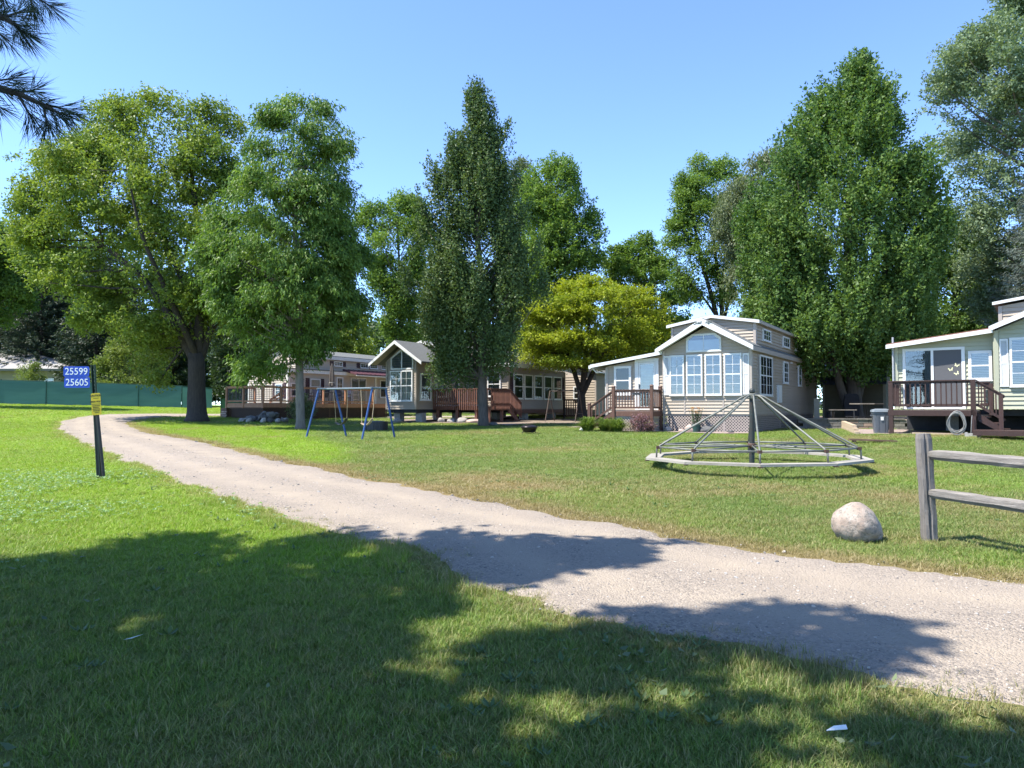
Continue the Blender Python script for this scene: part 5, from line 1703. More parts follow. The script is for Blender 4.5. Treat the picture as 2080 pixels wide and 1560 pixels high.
# A-frame garden swing beside the brown house
def garden_swing():
    x, y = 3.0, 42.2
    t = thing("garden_swing", "bare rusty A-frame garden swing beside the five dark porch windows", "swing", (x, y, hz(x, y)), R(-25))
    RU = pm("rust_tube", (.10, .07, .055), (.07, .05, .04), 8, .6)
    top = []
    for sx in (-.9, .9):
        c = Vector((sx, 0, 1.75)); top.append(c)
        for sy in (-.75, .75): MB().tube([(sx, sy, -.05), (sx, sy * .42, .9), c], .028, 8).build("leg", RU, t)
        MB().tube([(sx, -.55, .48), (sx, .55, .48)], .018, 6).build("brace", RU, t)
    MB().tube(top, .028, 8).build("top_bar", RU, t)


garden_swing()


def picket_gate():
    x, y = 4.0, 47.5
    t = thing("picket_gate", "dark red picket rail panel between the two tan walls", "gate", (x, y, hz(x, y)), A32)
    me = MB().box(-.035, .035, -.012, .012, 0, 1.15).mesh("picket", DECKRED)
    for k in range(8): inst("picket", me, t, (-.55 + .16 * k, 0, .1))
    for z in (.15, 1.18): MB().box(-.7, .7, .013, .05, z, z + .09).build("rail", DECKBR, t)
    for s in (-.72, .72): MB().box(s - .06, s + .06, -.06, .06, -.1, 1.4).build("post", DECKBR, t)


picket_gate()


# stones and beds
def stones():
    sheet("stone_bed", [(5.95, 31.35), (9.5, 29.15), (9.35, 28.55), (8.2, 28.95), (6.6, 30.1), (5.6, 31.0)], None, GRAVEL_PINK)
    def ph(xl, yl):  # local to the tan house
        a = A32; return (9.479 + xl * math.cos(a) - yl * math.sin(a), 29.2 + xl * math.sin(a) + yl * math.cos(a))
    for (xl, yl, sz, mat, lab, sd) in ((-3.35, -.22, (.24, .16, .13), STONE, "pale grey flat rock at the left end of the tan lattice skirt", 1), (-2.35, -.35, (.30, .2, .2), STONE_PK, "pink tilted rock before the potted orange lilies", 2),
                                       (-1.75, -.32, (.26, .2, .17), STONE_DK, "black grey rock right of the potted orange lilies", 3), (-.75, -.28, (.16, .12, .06), STONE_DK, "small flat dark stone near the tan house corner", 4),
                                       (-2.75, -.42, (.14, .1, .07), STONE_PK, "small pink stone low between the pale rock and pink rock", 5)):
        p = ph(xl, yl); rock("rock", lab, "rock", (*p, hz(*p) + sz[2] * .55 + .03), sz, mat, sd, rot=sd)
    q = ph(-6.85, -1.2); rock("rock", "little white stone at the corner of the daylily bed", "rock", (*q, hz(*q) + .05), (.13, .1, .09), WHITE_OLD, 9)
    labs = ["white round stone at left under the greige house", "grey round stone left of the deck posts", "pale stone second from left before the deck posts", "large grey stone in the row before the deck posts", "reddish low stone at right end of the row by the deck", "mossy stone touching the base of the conical tree"]
    for i, (x, y, sz, mat) in enumerate(((-6.3, 40.6, (.25, .2, .16), STONE), (-3.95, 41.3, (.22, .2, .17), STONE), (-3.35, 41.0, (.26, .2, .16), STONE), (-2.75, 40.7, (.33, .25, .19), STONE), (-2.05, 40.2, (.45, .3, .15), STONE_PK), (-1.0, 37.0, (.3, .2, .1), STONE_DK))):
        rock("stone", labs[i], "stone", (x, y, hz(x, y) + sz[2] * .5), sz, mat, 20 + i, "stones under the greige house and conical tree")
    sheet("dirt_bed", [(-6.5, 40.6), (-1.2, 39.4), (-.2, 36.6), (1.2, 39.6), (6.5, 38.8), (7.5, 43.5), (-.5, 50), (-7, 46)], None, DIRT)
    sheet("sand_patch", [(2.6, 34.9), (3.9, 34.4), (4.6, 35.2), (3.6, 35.9)], None, GRAVEL_PINK)
    # firewood / stone heap by the cedar deck
    t = thing("stone_heap", "heap of dark flat stones and wood ash with pale stone ring before the cedar deck", "stone heap", (-13.0, 38.7, hz(-13.0, 38.7)), 0)
    r2 = random.Random(3)
    for k in range(24):
        bm = bmesh.new(); bmesh.ops.create_icosphere(bm, subdivisions=2, radius=1)
        for v in bm.verts: v.co *= 1 + .3 * mnoise.noise(v.co * 1.5 + Vector((k * 3., 0, 0)))
        me = bpy.data.meshes.new("stone"); bm.to_mesh(me); bm.free()
        ring = k < 9
        me.materials.append(STONE if ring else STONE_DK)
        a = 2 * math.pi * k / 9
        loc = (1.15 * math.cos(a), .7 * math.sin(a), .07) if ring else ((r2.random() - .5) * 1.2, (r2.random() - .5) * .7, .1 + .28 * r2.random())
        inst("stone", me, t, loc, (r2.random(), r2.random(), r2.random() * 6), (.2, .15, .12) if ring else (.26, .18, .09))


stones()


# litter: folded paper and a pale leaf
def litter():
    x, y = 1.44, 3.32
    o = MB().prism([(-.05, 0, .0), (.045, -.006, .0), (.048, .012, .008), (-.01, .010, .010)], (0, 0, .004)).build("paper_scrap", pm("white_paper", (.75, .75, .76)), None, loc=(x, y, hz(x, y) + .045))
    o.rotation_euler = (R(8), R(-4), R(5)); tag(o, "white folded paper scrap lying in the shaded grass at bottom right", "paper")
    x, y = -2.28, 4.5
    o = MB().poly([(-.06, -.012, .0), (0, -.022, .012), (.06, .01, .03), (.01, .02, .015)]).build("fallen_leaf", pm("silvery_leaf", (.42, .47, .42), (.36, .40, .36)), None, loc=(x, y, hz(x, y) + .055)); tag(o, "single silvery fallen leaf in the shaded grass at left", "leaf")


litter()

# ================================================================== vegetation
def rnd_dirs(n, g):
    v = g.normal(size=(n, 3)); return v / np.linalg.norm(v, axis=1, keepdims=True)


def nrm(v): return v / (np.linalg.norm(v, axis=1, keepdims=True) + 1e-9)


def leaf_quads(base, axis, side, L, W, fold, g):
    """kite leaves: base, left, tip, right, folded along the midrib"""
    n = len(base)
    up = nrm(np.cross(axis, side))
    Lr = (L * (.7 + .6 * g.random(n)))[:, None]; Wr = (W * (.7 + .6 * g.random(n)))[:, None]
    mid = base + axis * Lr * .45
    a = mid + side * Wr * .5 + up * Wr * fold
    b = mid - side * Wr * .5 + up * Wr * fold
    tip = base + axis * Lr - up * Lr * .08
    v = np.stack([base, a, tip, b], 1).reshape(-1, 3)
    q = np.arange(4 * n).reshape(n, 4)
    return v, q


def leaf_tris(base, axis, side, L, W, g):
    """small leaves seen from afar: one pointed triangle each"""
    n = len(base)
    Lr = (L * (.7 + .6 * g.random(n)))[:, None]; Wr = (W * (.7 + .6 * g.random(n)))[:, None]
    v = np.stack([base - side * Wr * .5, base + side * Wr * .5, base + axis * Lr], 1).reshape(-1, 3)
    return v, np.arange(3 * n).reshape(n, 3)


def foliage(name, sprays_p, sprays_d, sl, lps, L, W, mat, parent, g, droop=.2, ub=.8, sig=.25, tint=None, clump=None, alongf=.5):
    n = len(sprays_p)
    idx = np.repeat(np.arange(n), lps)
    t = g.random(len(idx))
    p = sprays_p[idx] + sprays_d[idx] * (sl * (t - .52))[:, None] + g.normal(size=(len(idx), 3)) * (sl * sig * (1.1 - .6 * t))[:, None]
    ax = nrm(sprays_d[idx] * alongf + rnd_dirs(len(idx), g) * .7 + np.array([0, 0, -droop]))
    nn = nrm(rnd_dirs(len(idx), g) + np.array([0, 0, ub]))
    side = nrm(np.cross(ax, nn))
    v, q = leaf_tris(p, ax, side, L, W, g)
    tn = .5 + g.normal(size=len(idx)) * .17
    if tint is not None: tn = tn + tint[idx]
    me = np_mesh(name, v, q, mat, np.clip(tn, 0, 1), tris=True)
    return put(bpy.data.objects.new(name, me), parent)


def envelope(rows, zb):
    r = sorted([(z - zb, a, b) for z, a, b in rows])
    z = np.array([q[0] for q in r]); xl = np.array([q[1] for q in r]); xr = np.array([q[2] for q in r])
    return z, xl, xr


def tree(name, label, xy, rows, n_leaves, leaf, mat, tr, bark, seed, depth=.85, lobes=48, lobe_r=.16, style=(.6, .3, .6), sl=.7, lps=22, droop=.2, ub=.8,
         limbs=None, fork=None, group=None, flat=.8, inner=.25, sig=.25, attach=.7, lean=0., twigs=70, cat="tree", topz=.93, spires=(), zs=1., xs=1.):
    g = np.random.default_rng(seed); rr = random.Random(seed)
    x, y = xy; zb = hz(x, y)
    T = thing(name, label, cat, (x, y, zb - .02), 0, group)
    z, xl, xr = envelope(rows, zb)
    z, xl, xr = z * zs, xl * xs, xr * xs
    ztop, zlow = z[-1], z[0]
    hwf = lambda q: (np.interp(q, z, xr) - np.interp(q, z, xl)) / 2
    cxf = lambda q: (np.interp(q, z, xr) + np.interp(q, z, xl)) / 2
    maxw = float(np.max((xr - xl) / 2))
    # lobes
    C, LR, tint = [], [], []
    zz = np.linspace(zlow, ztop, 200); wts = hwf(zz) ** 1.3 + .15 * maxw; wts /= wts.sum()
    for k in range(lobes):
        zc = float(g.choice(zz, p=wts))
        hw = float(hwf(zc)); lr = lobe_r * maxw * 2 * (.65 + .7 * rr.random()); lr = min(lr, hw * .8 + .15)
        ph = rr.random() * 2 * math.pi
        rad = math.sqrt(.18 + .82 * rr.random())
        if k % 3 == 0: ph = (0 if rr.random() < .5 else math.pi) + rr.uniform(-.5, .5); rad = 1.0
        hw *= .78 + .34 * float(vnoise(ph * 1.1, zc * .45, 1., seed + 3))
        c = np.array([cxf(zc) + rad * max(0, hw - lr * .8) * math.cos(ph), rad * max(0, hw - lr * .8) * depth * math.sin(ph), zc])
        C.append(c); LR.append(lr); tint.append(rr.gauss(0, .16))
    for (sx, sz, sr) in spires:
        C.append(np.array([sx * xs, rr.uniform(-.4, .4), (sz - zb) * zs])); LR.append(sr); tint.append(rr.gauss(.05, .12))
    C = np.array(C); LR = np.array(LR); tint = np.array(tint); lobes = len(C)
    ns = max(1, n_leaves // lps)
    nin = int(ns * inner)
    li = g.choice(lobes, size=ns - nin, p=LR ** 2 / (LR ** 2).sum())
    dv = rnd_dirs(ns - nin, g); dv[:, 2] = np.where(dv[:, 2] < -.35, -dv[:, 2], dv[:, 2])
    P = C[li] + dv * (LR[li] * g.random(ns - nin) ** .38)[:, None] * np.array([1, 1, flat])
    # looser fill between the clumps
    zi = g.choice(zz, size=nin, p=wts); ph = g.random(nin) * 2 * np.pi; ra = np.sqrt(g.random(nin)) * (.74 + .40 * vnoise(ph * 1.1, zi * .45, 1., seed + 3))
    hw = hwf(zi)
    P2 = np.c_[cxf(zi) + ra * hw * np.cos(ph), ra * hw * depth * np.sin(ph), zi]
    P = np.r_[P, P2]
    ax0 = np.c_[cxf(P[:, 2]) * .6, np.zeros(len(P)), P[:, 2]]
    out = nrm((P - ax0) * np.array([1, 1, .2]))
    D = nrm(out * style[0] + np.array([0, 0, style[1]]) + rnd_dirs(len(P), g) * style[2])
    tn = np.r_[tint[li], g.normal(size=nin) * .1]
    foliage("crown", P, D, sl, lps, leaf[0], leaf[1], mat, T, g, droop, ub, sig, tn)
    # trunk and limbs
    fork = fork if fork is not None else zlow + (ztop - zlow) * .12
    tz = ztop * topz
    def axis(q):
        u = q / max(tz, 1e-3)
        return Vector((cxf(max(q, zlow)) * min(1, max(0, (q - fork)) / max(.1, (tz - fork))) * .75 + lean * u + .06 * math.sin(q * .9 + seed), .06 * math.sin(q * 1.3 + seed * 2), q))
    def rad(q): return max(.015, tr * (1 - q / tz) ** .75 + .012)
    n = 16
    hs = [tz * (k / n) ** 1.15 for k in range(n + 1)]
    top = n if limbs is None or limbs.get('leader', True) else next(k for k in range(n + 1) if hs[k] > fork)
    pts = [axis(q) for q in hs[:top + 1]]; rs = [rad(q) for q in hs[:top + 1]]
    rs[0] *= 1.55; pts[0].z -= .15
    pts.insert(1, axis(.22)); rs.insert(1, rad(.22) * 1.12)
    tm = MB().tube(pts, rs, 14)
    for (i, v) in enumerate(tm.v):
        w = mnoise.noise(Vector((v[0] * 4, v[1] * 4, v[2] * 1.3))) * .10 * tr
        tm.v[i] = (v[0] + w, v[1] + w, v[2])
    tm.build("trunk", bark, T, smooth=True)
    br = MB()
    def limb(p, q, r0, r1=.012, sag=.18, n=7, sides=6):
        p, q = Vector(p), Vector(q); d = q - p
        ctrl = p + d * .5 + Vector((0, 0, -d.length * sag * .5)) + Vector((rr.uniform(-1, 1), rr.uniform(-1, 1), rr.uniform(-1, 1))) * d.length * .07
        pts = [(1 - t) ** 2 * p + 2 * t * (1 - t) * ctrl + t * t * q + Vector((rr.uniform(-1, 1), rr.uniform(-1, 1), rr.uniform(-1, 1))) * (.035 * min(1, d.length * .3) * (0 < t < 1)) for t in [k / n for k in range(n + 1)]]
        br.tube(pts, [r0 + (r1 - r0) * (k / n) ** .8 for k in range(n + 1)], sides)
        return pts
    nodes = []
    if limbs:
        for (pl, r0) in limbs['paths']:
            pl = [Vector(p) for p in pl]
            dense = []
            for a, b in zip(pl[:-1], pl[1:]):
                for k in range(4): dense.append(a.lerp(b, k / 4))
            dense.append(pl[-1])
            for _ in range(3):
                dense = [dense[0]] + [(dense[i - 1] + dense[i] * 2 + dense[i + 1]) / 4 for i in range(1, len(dense) - 1)] + [dense[-1]]
            m = len(dense)
            rads = [max(.03, r0 * (1 - k / m) ** .8) for k in range(m)]
            br.tube(dense, rads, 10); nodes += list(zip(dense[2:], rads[2:]))
    for c, lr in zip(C, LR):
        c = Vector(c)
        h = math.hypot(c.x, c.y)
        if nodes:
            best = min(nodes, key=lambda t_: (t_[0] - c).length + max(0, t_[0].z - c.z) * 1.5)
            limb(best[0], c, min(best[1] * .7, .09), .014, .12, sides=5)
        else:
            q = max(fork * .9, min(tz * .96, c.z - attach * h - .2 * rr.random()))
            limb(axis(q), c, min(rad(q) * .6, .035 + .018 * h), .012, .2, sides=5)
    for k in g.choice(len(P) - nin, size=min(twigs, len(P) - nin), replace=False):
        limb(C[li[k]], P[k] + D[k] * sl * .5, .014, .005, .05, 3, 4)
    br.build("branches", bark, T, smooth=True)
    return T


def conifer(name, label, xy, rows, n_leaves, mat, bark, seed, droop=.25, needle=(.16, .03), group=None):
    g = np.random.default_rng(seed); rr = random.Random(seed)
    x, y = xy; zb = hz(x, y)
    T = thing(name, label, "tree", (x, y, zb), 0, group)
    z, xl, xr = envelope(rows, zb)
    hwf = lambda q: (np.interp(q, z, xr) - np.interp(q, z, xl)) / 2
    ztop = z[-1]
    br = MB(); SP, SD, TT = [], [], []
    q = z[0]
    while q < ztop - .2:
        nb = 7 if q < ztop * .8 else 5
        a0 = rr.random() * 6.28
        for k in range(nb):
            a = a0 + 6.283 * k / nb + rr.uniform(-.25, .25); L = float(hwf(q)) * rr.uniform(.75, 1.1)
            if L < .1: continue
            d = Vector((math.cos(a), math.sin(a), 0))
            pts = [Vector((0, 0, q)) + d * (L * t) + Vector((0, 0, -droop * L * math.sin(t * 2.2) + .10 * L * t * t)) for t in (0, .25, .5, .75, 1)]
            br.tube(pts, [.035, .028, .02, .013, .006], 4)
            tt = rr.gauss(0, .15)
            for s in range(max(3, int(L * 7))):
                t = .12 + .88 * (s + rr.random()) / max(3, int(L * 7))
                i = min(3, int(t * 4)); p = pts[i].lerp(pts[i + 1], t * 4 - i)
                sd = d.cross(Vector((0, 0, 1))) * rr.uniform(-.9, .9) + d * .6 + Vector((0, 0, -.25))
                SP.append(tuple(p + Vector((0, 0, -.03)))); SD.append(tuple(sd.normalized())); TT.append(tt)
        q += .30 + .02 * rr.random()
    SP = np.array(SP); SD = np.array(SD)
    lps = max(6, n_leaves // len(SP))
    foliage("crown", SP, SD, .42, lps, needle[0], needle[1], mat, T, g, .1, .4, .14, np.array(TT), alongf=1.1)
    MB().tube([(0, 0, -.2), (0, 0, ztop * .5), (0, 0, ztop)], [.2, .12, .015], 10).build("trunk", bark, T)
    br.build("branches", bark, T)
    return T


LM_BOX = leafmat("boxelder_leaf", (.085, .145, .026), (.225, .285, .050), .32)
LM_ASH = leafmat("ash_leaf", (.052, .110, .024), (.150, .235, .050), .36)
LM_PEAR = leafmat("pear_leaf", (.042, .080, .030), (.115, .165, .055), .24, rough=.5)
LM_YEL = leafmat("yellow_leaf", (.105, .165, .020), (.310, .345, .026), .34)
LM_BACK = leafmat("back_leaf", (.072, .140, .028), (.170, .255, .050), .36)
LM_WILLOW = leafmat("grey_leaf", (.085, .115, .055), (.15, .18, .09), .3)
LM_MAPLE = leafmat("maple_leaf", (.036, .092, .026), (.150, .225, .052), .32)
LM_SILVER = leafmat("silver_leaf", (.085, .140, .075), (.215, .275, .165), .3)
LM_DARK = leafmat("dark_leaf", (.020, .042, .020), (.045, .075, .030), .25)
LM_SPRUCE = leafmat("spruce_needle", (.085, .11, .095), (.16, .19, .165), .1)
LM_WOOD = leafmat("wood_leaf", (.035, .07, .025), (.09, .145, .042), .3)
LM_PINE = leafmat("pine_needle", (.020, .038, .022), (.045, .065, .035), .12)
LM_BUSH = leafmat("bush_leaf", (.09, .14, .03), (.19, .23, .06), .35)

tree("boxelder_tree", "broad old yellow green tree with thick leaning trunk left of the cedar deck", (-16.2, 38), [(17.6, -3.3, 0.0), (16.6, -5.7, 1.6), (15.3, -7.1, 2.4), (14.0, -8.6, 2.8), (12.5, -9.2, 2.9), (9.9, -8.8, 3.3), (7.4, -7.6, 3.2), (5.6, -6.2, 2.0), (4.4, -3.6, -1.0), (2.7, -2.7, -1.5)],
     150000, (.15, .10), LM_BOX, .46, BARK_DK, 3, depth=.75, lobes=92, lobe_r=.085, style=(.45, .10, .7), sl=.85, lps=28, sig=.19, droop=.35, ub=.7, fork=3.2, inner=.22, twigs=130, topz=.8,
     limbs={'leader': False, 'paths': [([(-.05, 0, 2.9), (-1.0, -.3, 5.0), (-2.6, -.5, 7.4), (-4.7, -.4, 9.0), (-6.6, -.2, 10.3)], .26), ([(.0, 0, 3.0), (-.5, .4, 6.0), (-1.7, .8, 8.6), (-3.0, 1.0, 11.5), (-3.8, 1.0, 14)], .22),
                       ([(.05, 0, 3.0), (.15, -.2, 6.0), (.1, -.3, 9.5), (-.4, -.2, 13), (-.8, 0, 15.8)], .27), ([(.08, 0, 3.1), (.7, .2, 5.2), (2.0, .4, 7.2), (2.6, .4, 9.5), (2.3, .3, 12)], .22),
                       ([(-.05, .1, 3.0), (-1.5, 1.5, 6.0), (-3, 3, 9), (-4, 3.6, 12)], .18), ([(.05, -.1, 3.2), (-.8, -1.8, 6.4), (-1.5, -3.2, 9), (-2.0, -3.4, 12)], .18)]})
tree("ash_tree", "bright green ash with drooping leaflets and slender trunk before the cedar deck", (-9.45, 32.9), [(15.4, -0.3, 1.0), (14.8, -1.7, 1.6), (13.7, -2.3, 2.4), (12.6, -2.8, 2.4), (11.5, -3.4, 2.9), (10.4, -4.0, 3.1), (9.3, -4.4, 2.9), (8.1, -4.7, 3.3), (7.0, -4.4, 3.7), (5.7, -4.1, 3.6), (4.6, -3.1, 1.8), (3.5, -3.0, 0.7), (2.6, -2.8, -1.4)],
     125000, (.17, .07), LM_ASH, .19, BARK_LT, 8, depth=.85, lobes=80, lobe_r=.10, style=(.75, -.20, .45), sl=.85, lps=34, droop=.75, ub=.5, fork=3.4, inner=.28, flat=.75, attach=.45, sig=.17, twigs=120)
tree("conical_tree", "tall dark conical pear tree with pointed spires before the greige house deck", (-1.43, 36.55), [(18.1, -0.63, -0.09), (17.0, -0.99, 0.45), (15.8, -1.26, 0.63), (15.0, -1.71, 0.99), (13.8, -1.98, 1.17), (12.5, -2.61, 1.35), (10.8, -2.79, 1.62), (9.1, -2.97, 2.16), (7.6, -3.15, 2.43), (6.1, -3.06, 2.34), (4.9, -2.88, 1.98), (3.9, -3.1, 1.7), (3.1, -3.0, -1.6)],
     140000, (.12, .10), LM_PEAR, .24, BARK, 15, depth=.9, lobes=96, lobe_r=.12, style=(.20, 1.0, .24), sl=1.35, lps=44, droop=.1, ub=.4, fork=2.6, inner=.16, flat=1.8, zs=.94, spires=[(-.55,17.3,.42),(.25,16.9,.42),(-1.25,15.0,.5),(.75,15.4,.4),(1.25,13.3,.5),(-2.1,13.0,.6),(-2.9,11.2,.6),(1.5,11.8,.5),(-.2,15.2,.7),(-.9,13.5,.8),(.4,13.2,.8),(-3.3,10.4,.45),(-3.15,12.2,.32),(2.0,11.4,.4),(2.7,9.4,.45),(1.65,13.7,.3),(-2.5,14.0,.32),(-1.75,15.7,.28),(1.15,16.1,.26),(.1,17.9,.22),(-.78,18.0,.22),(3.0,7.6,.5),(-3.9,8.2,.5)], attach=1.2, sig=.10, twigs=90)
tree("layered_tree", "low spreading yellow green tree with flat layers and dark forked trunk", (4.16, 44.2), [(9.7, -0.4, 0.5), (9.0, -1.2, 2.4), (8.6, -2.4, 4.3), (8.0, -3.5, 5.0), (7.1, -4.1, 5.5), (5.9, -4.2, 5.6), (4.9, -3.9, 4.8), (4.1, -3.0, 3.0)],
     90000, (.13, .10), LM_YEL, .27, BARK_DK, 21, xs=1.12, zs=.97, depth=.9, lobes=62, lobe_r=.12, style=(1.0, .12, .4), sl=.95, lps=30, sig=.14, droop=.1, ub=1.6, fork=1.9, inner=.12, flat=.28, twigs=60, topz=.7,
     limbs={'leader': False, 'paths': [([(0, 0, 1.5), (-.5, .1, 3.2), (-1.2, .3, 5.0), (-2.4, .3, 7)], .17), ([(0, 0, 1.5), (.15, -.2, 3.3), (.4, -.4, 5.4), (.6, -.3, 7.8)], .17), ([(0, 0, 1.5), (.8, .1, 3.1), (1.7, .1, 5.0), (3.2, .1, 6.8)], .18), ([(0, 0, 1.6), (.5, .9, 3.4), (1.2, 1.8, 5.5)], .12), ([(0, 0, 1.6), (0.3, -.9, 3.4), (.8, -1.9, 5.6)], .12)]})
tree("poplar_tree", "thin airy poplar with several bare stems left of the conical tree", (-9.1, 60), [(18.5, -2.6, 2.1), (16.8, -4.0, 2.9), (14.0, -3.6, 2.9), (10.7, -2.7, 2.4), (8.3, -1.7, 1.9), (7.1, -1.3, 1.5)],
     48000, (.18, .13), LM_BACK, .22, BARK, 27, lobes=64, lobe_r=.13, style=(.3, .7, .5), sl=.9, lps=20, fork=4, inner=.12, twigs=80, attach=1.4)
tree("round_back_tree", "full green tree rising behind the right flank of the conical tree", (1.95, 58), [(21.2, .6, 3.0), (19.1, -1.4, 4.0), (17.1, -2.1, 5.1), (15.1, -1.9, 5.8), (13.2, -1.9, 5.6), (11.2, -1.9, 3.9), (8.9, -1.7, 2.3), (6.5, -1.5, 1.6), (4, -1, 1)],
     80000, (.18, .13), LM_BACK, .32, BARK, 33, lobes=60, lobe_r=.15, style=(.4, .6, .45), sl=1.0, lps=28, sig=.16, fork=4, inner=.32, attach=1.0)
tree("grey_back_tree", "grey green treetop peeking between the conical tree and its round neighbour", (.6, 66), [(23.2, -.9, 1.8), (21.5, -2.0, 2.6), (18, -2.5, 3), (13, -2.3, 3), (8, -2, 2)], 26000, (.18, .12), LM_WILLOW, .25, BARK, 34, lobes=26, style=(.3, .6, .5), sl=.8, lps=20, fork=5)
tree("lime_back_tree", "bright green rounded tree in the middle distance above the layered yellow tree", (11.6, 62), [(15.6, -2.0, 0.3), (14.4, -3.6, 1.1), (12.7, -4.2, 2.4), (10.6, -4.5, 3.2), (9.0, -4.2, 3.8), (6.9, -3.6, 3.3), (4, -2.5, 2.5)],
     52000, (.19, .14), LM_BACK, .24, BARK, 41, lobes=52, lobe_r=.14, style=(.4, .5, .5), sl=.9, lps=26, sig=.17, fork=3, inner=.3)
tree("locust_tree", "tall open locust with dark twin stems above the tan house roof", (15.9, 56), [(20.4, -2.3, 1.3), (18.8, -3.7, 1.9), (16.6, -4.1, 2.6), (14.7, -4.5, 2.6), (12.8, -4.5, 2.7), (10.9, -3.9, 1.8), (9.4, -2.6, 1.2)],
     55000, (.16, .11), LM_BACK, .34, BARK_DK, 47, lobes=50, lobe_r=.115, style=(.6, .2, .6), sl=.8, lps=20, fork=6.0, inner=.2, twigs=90, topz=.85,
     limbs={'leader': False, 'paths': [([(0, 0, 5.6), (-.5, 0, 8.5), (-1.4, .1, 11.5), (-2.0, .1, 14.5), (-1.8, 0, 17.5)], .22), ([(0, 0, 5.6), (.15, 0, 9), (-.5, .2, 13), (-.4, .2, 17)], .22), ([(0, .1, 6), (1.0, .5, 10), (1.5, .5, 14)], .15), ([(-.2, 0, 7.3), (-1.8, -.4, 9.5), (-3.4, -.5, 11)], .10)]})
tree("grey_willow_tree", "soft grey green willow like tree between the locust and the big maple", (16.8, 50), [(18.3, -0.4, 2.4), (16.0, -1.9, 2.7), (12.6, -2.4, 2.6), (9.2, -2.1, 2.6), (6.5, -1.6, 3.2), (3.5, -1.5, 2.8)],
     55000, (.2, .08), LM_WILLOW, .25, BARK, 53, xs=1.3, lobes=54, lobe_r=.16, style=(.4, -.3, .5), sl=.9, lps=20, droop=.7, fork=3)
tree("big_maple_tree", "huge dense maple with upright sprays over the shed and shaded terrace", (17.75, 38.2), [(20.1, -0.3, .9), (18.7, -2.0, 2.0), (17.1, -3.1, 3.0), (15.6, -4.0, 3.5), (14.0, -4.6, 4.0), (12.0, -5.0, 4.2), (9.9, -5.4, 4.4), (7.9, -5.8, 4.0), (6.1, -6.0, 4.0), (4.6, -4.8, 3.6), (3.7, -2.6, 2.4)],
     210000, (.15, .12), LM_MAPLE, .36, BARK, 59, depth=.85, lobes=150, lobe_r=.085, style=(.40, .85, .30), sl=1.35, lps=48, droop=.05, ub=.6, fork=2.2, inner=.30, flat=1.3, zs=.94, xs=1.05, spires=[(-.7,18.5,.6),(.5,18.9,.45),(1.8,17.2,.6),(-2.2,16.6,.7),(-3.3,14.6,.7),(3.0,15.4,.6),(.2,17,.9),(-1.2,16.2,.9),(-4.6,12,.7),(4.1,12.8,.7)], attach=1.0, sig=.115,
     limbs={'leader': True, 'paths': [([(-.1, -.1, .1), (-.9, -.3, 1.8), (-1.25, -.4, 3.6), (-1.7, -.4, 6.5), (-2.6, -.3, 10)], .26), ([(.1, 0, 1.2), (.9, .2, 4), (1.9, .3, 8), (2.4, .3, 12)], .2), ([(0, .2, 1.5), (.3, 1.4, 5), (.4, 2.4, 10)], .18)]})
tree("silver_maple_tree", "tall pale silver maple with arching boughs at the right edge", (29.2, 40), [(25.7, -2.4, 2.5), (24.0, -3.0, 3.8), (22.4, -4.0, 4.8), (20.4, -5.8, 5.1), (18.5, -6.4, 5.0), (16.3, -6.2, 4.9), (14.4, -5.8, 4.9), (12.5, -4.8, 4.3), (10.4, -5.6, 3.4), (8.7, -4.9, 2.1), (6.6, -4.0, 0.9)],
     160000, (.15, .11), LM_SILVER, .42, BARK_LT, 61, lobes=120, lobe_r=.10, style=(.75, .25, .42), sl=1.2, lps=34, droop=.2, fork=4, inner=.2, flat=.8, twigs=120, sig=.14)
tree("shade_maple_tree", "dark rounded tree directly behind the sage house lean-to roof", (27.6, 46), [(14.2, -1.2, 1.6), (12.3, -2.1, 2.5), (9.8, -2.6, 3.4), (7.3, -2.8, 3.7), (5.2, -3.4, 3.3), (3, -2.5, 2)], 45000, (.17, .13), LM_MAPLE, .25, BARK, 67, lobes=40, style=(.5, .3, .5), sl=.7, lps=20, fork=3)
tree("understory_tree", "small leafy tree filling the gap right of the shed", (23.6, 46.5), [(9.5, -1.2, 1.2), (8, -2.4, 2.4), (6, -2.8, 2.8), (4, -2.6, 2.6), (2, -2, 2)], 26000, (.17, .13), LM_BACK, .14, BARK, 68, lobes=30, style=(.5, .3, .5), sl=.7, lps=20, fork=1.5)
conifer("spruce_tree", "blue grey spruce reaching above the sage house roof at the right edge", (26.6, 37), [(14.6, -0.1, 0.2), (12.4, -0.9, 1.0), (10.7, -1.5, 1.5), (9.0, -1.9, 1.9), (7.0, -2.3, 2.3), (5.1, -2.6, 2.6), (2.5, -3, 3)], 52000, LM_SPRUCE, BARK_DK, 71)
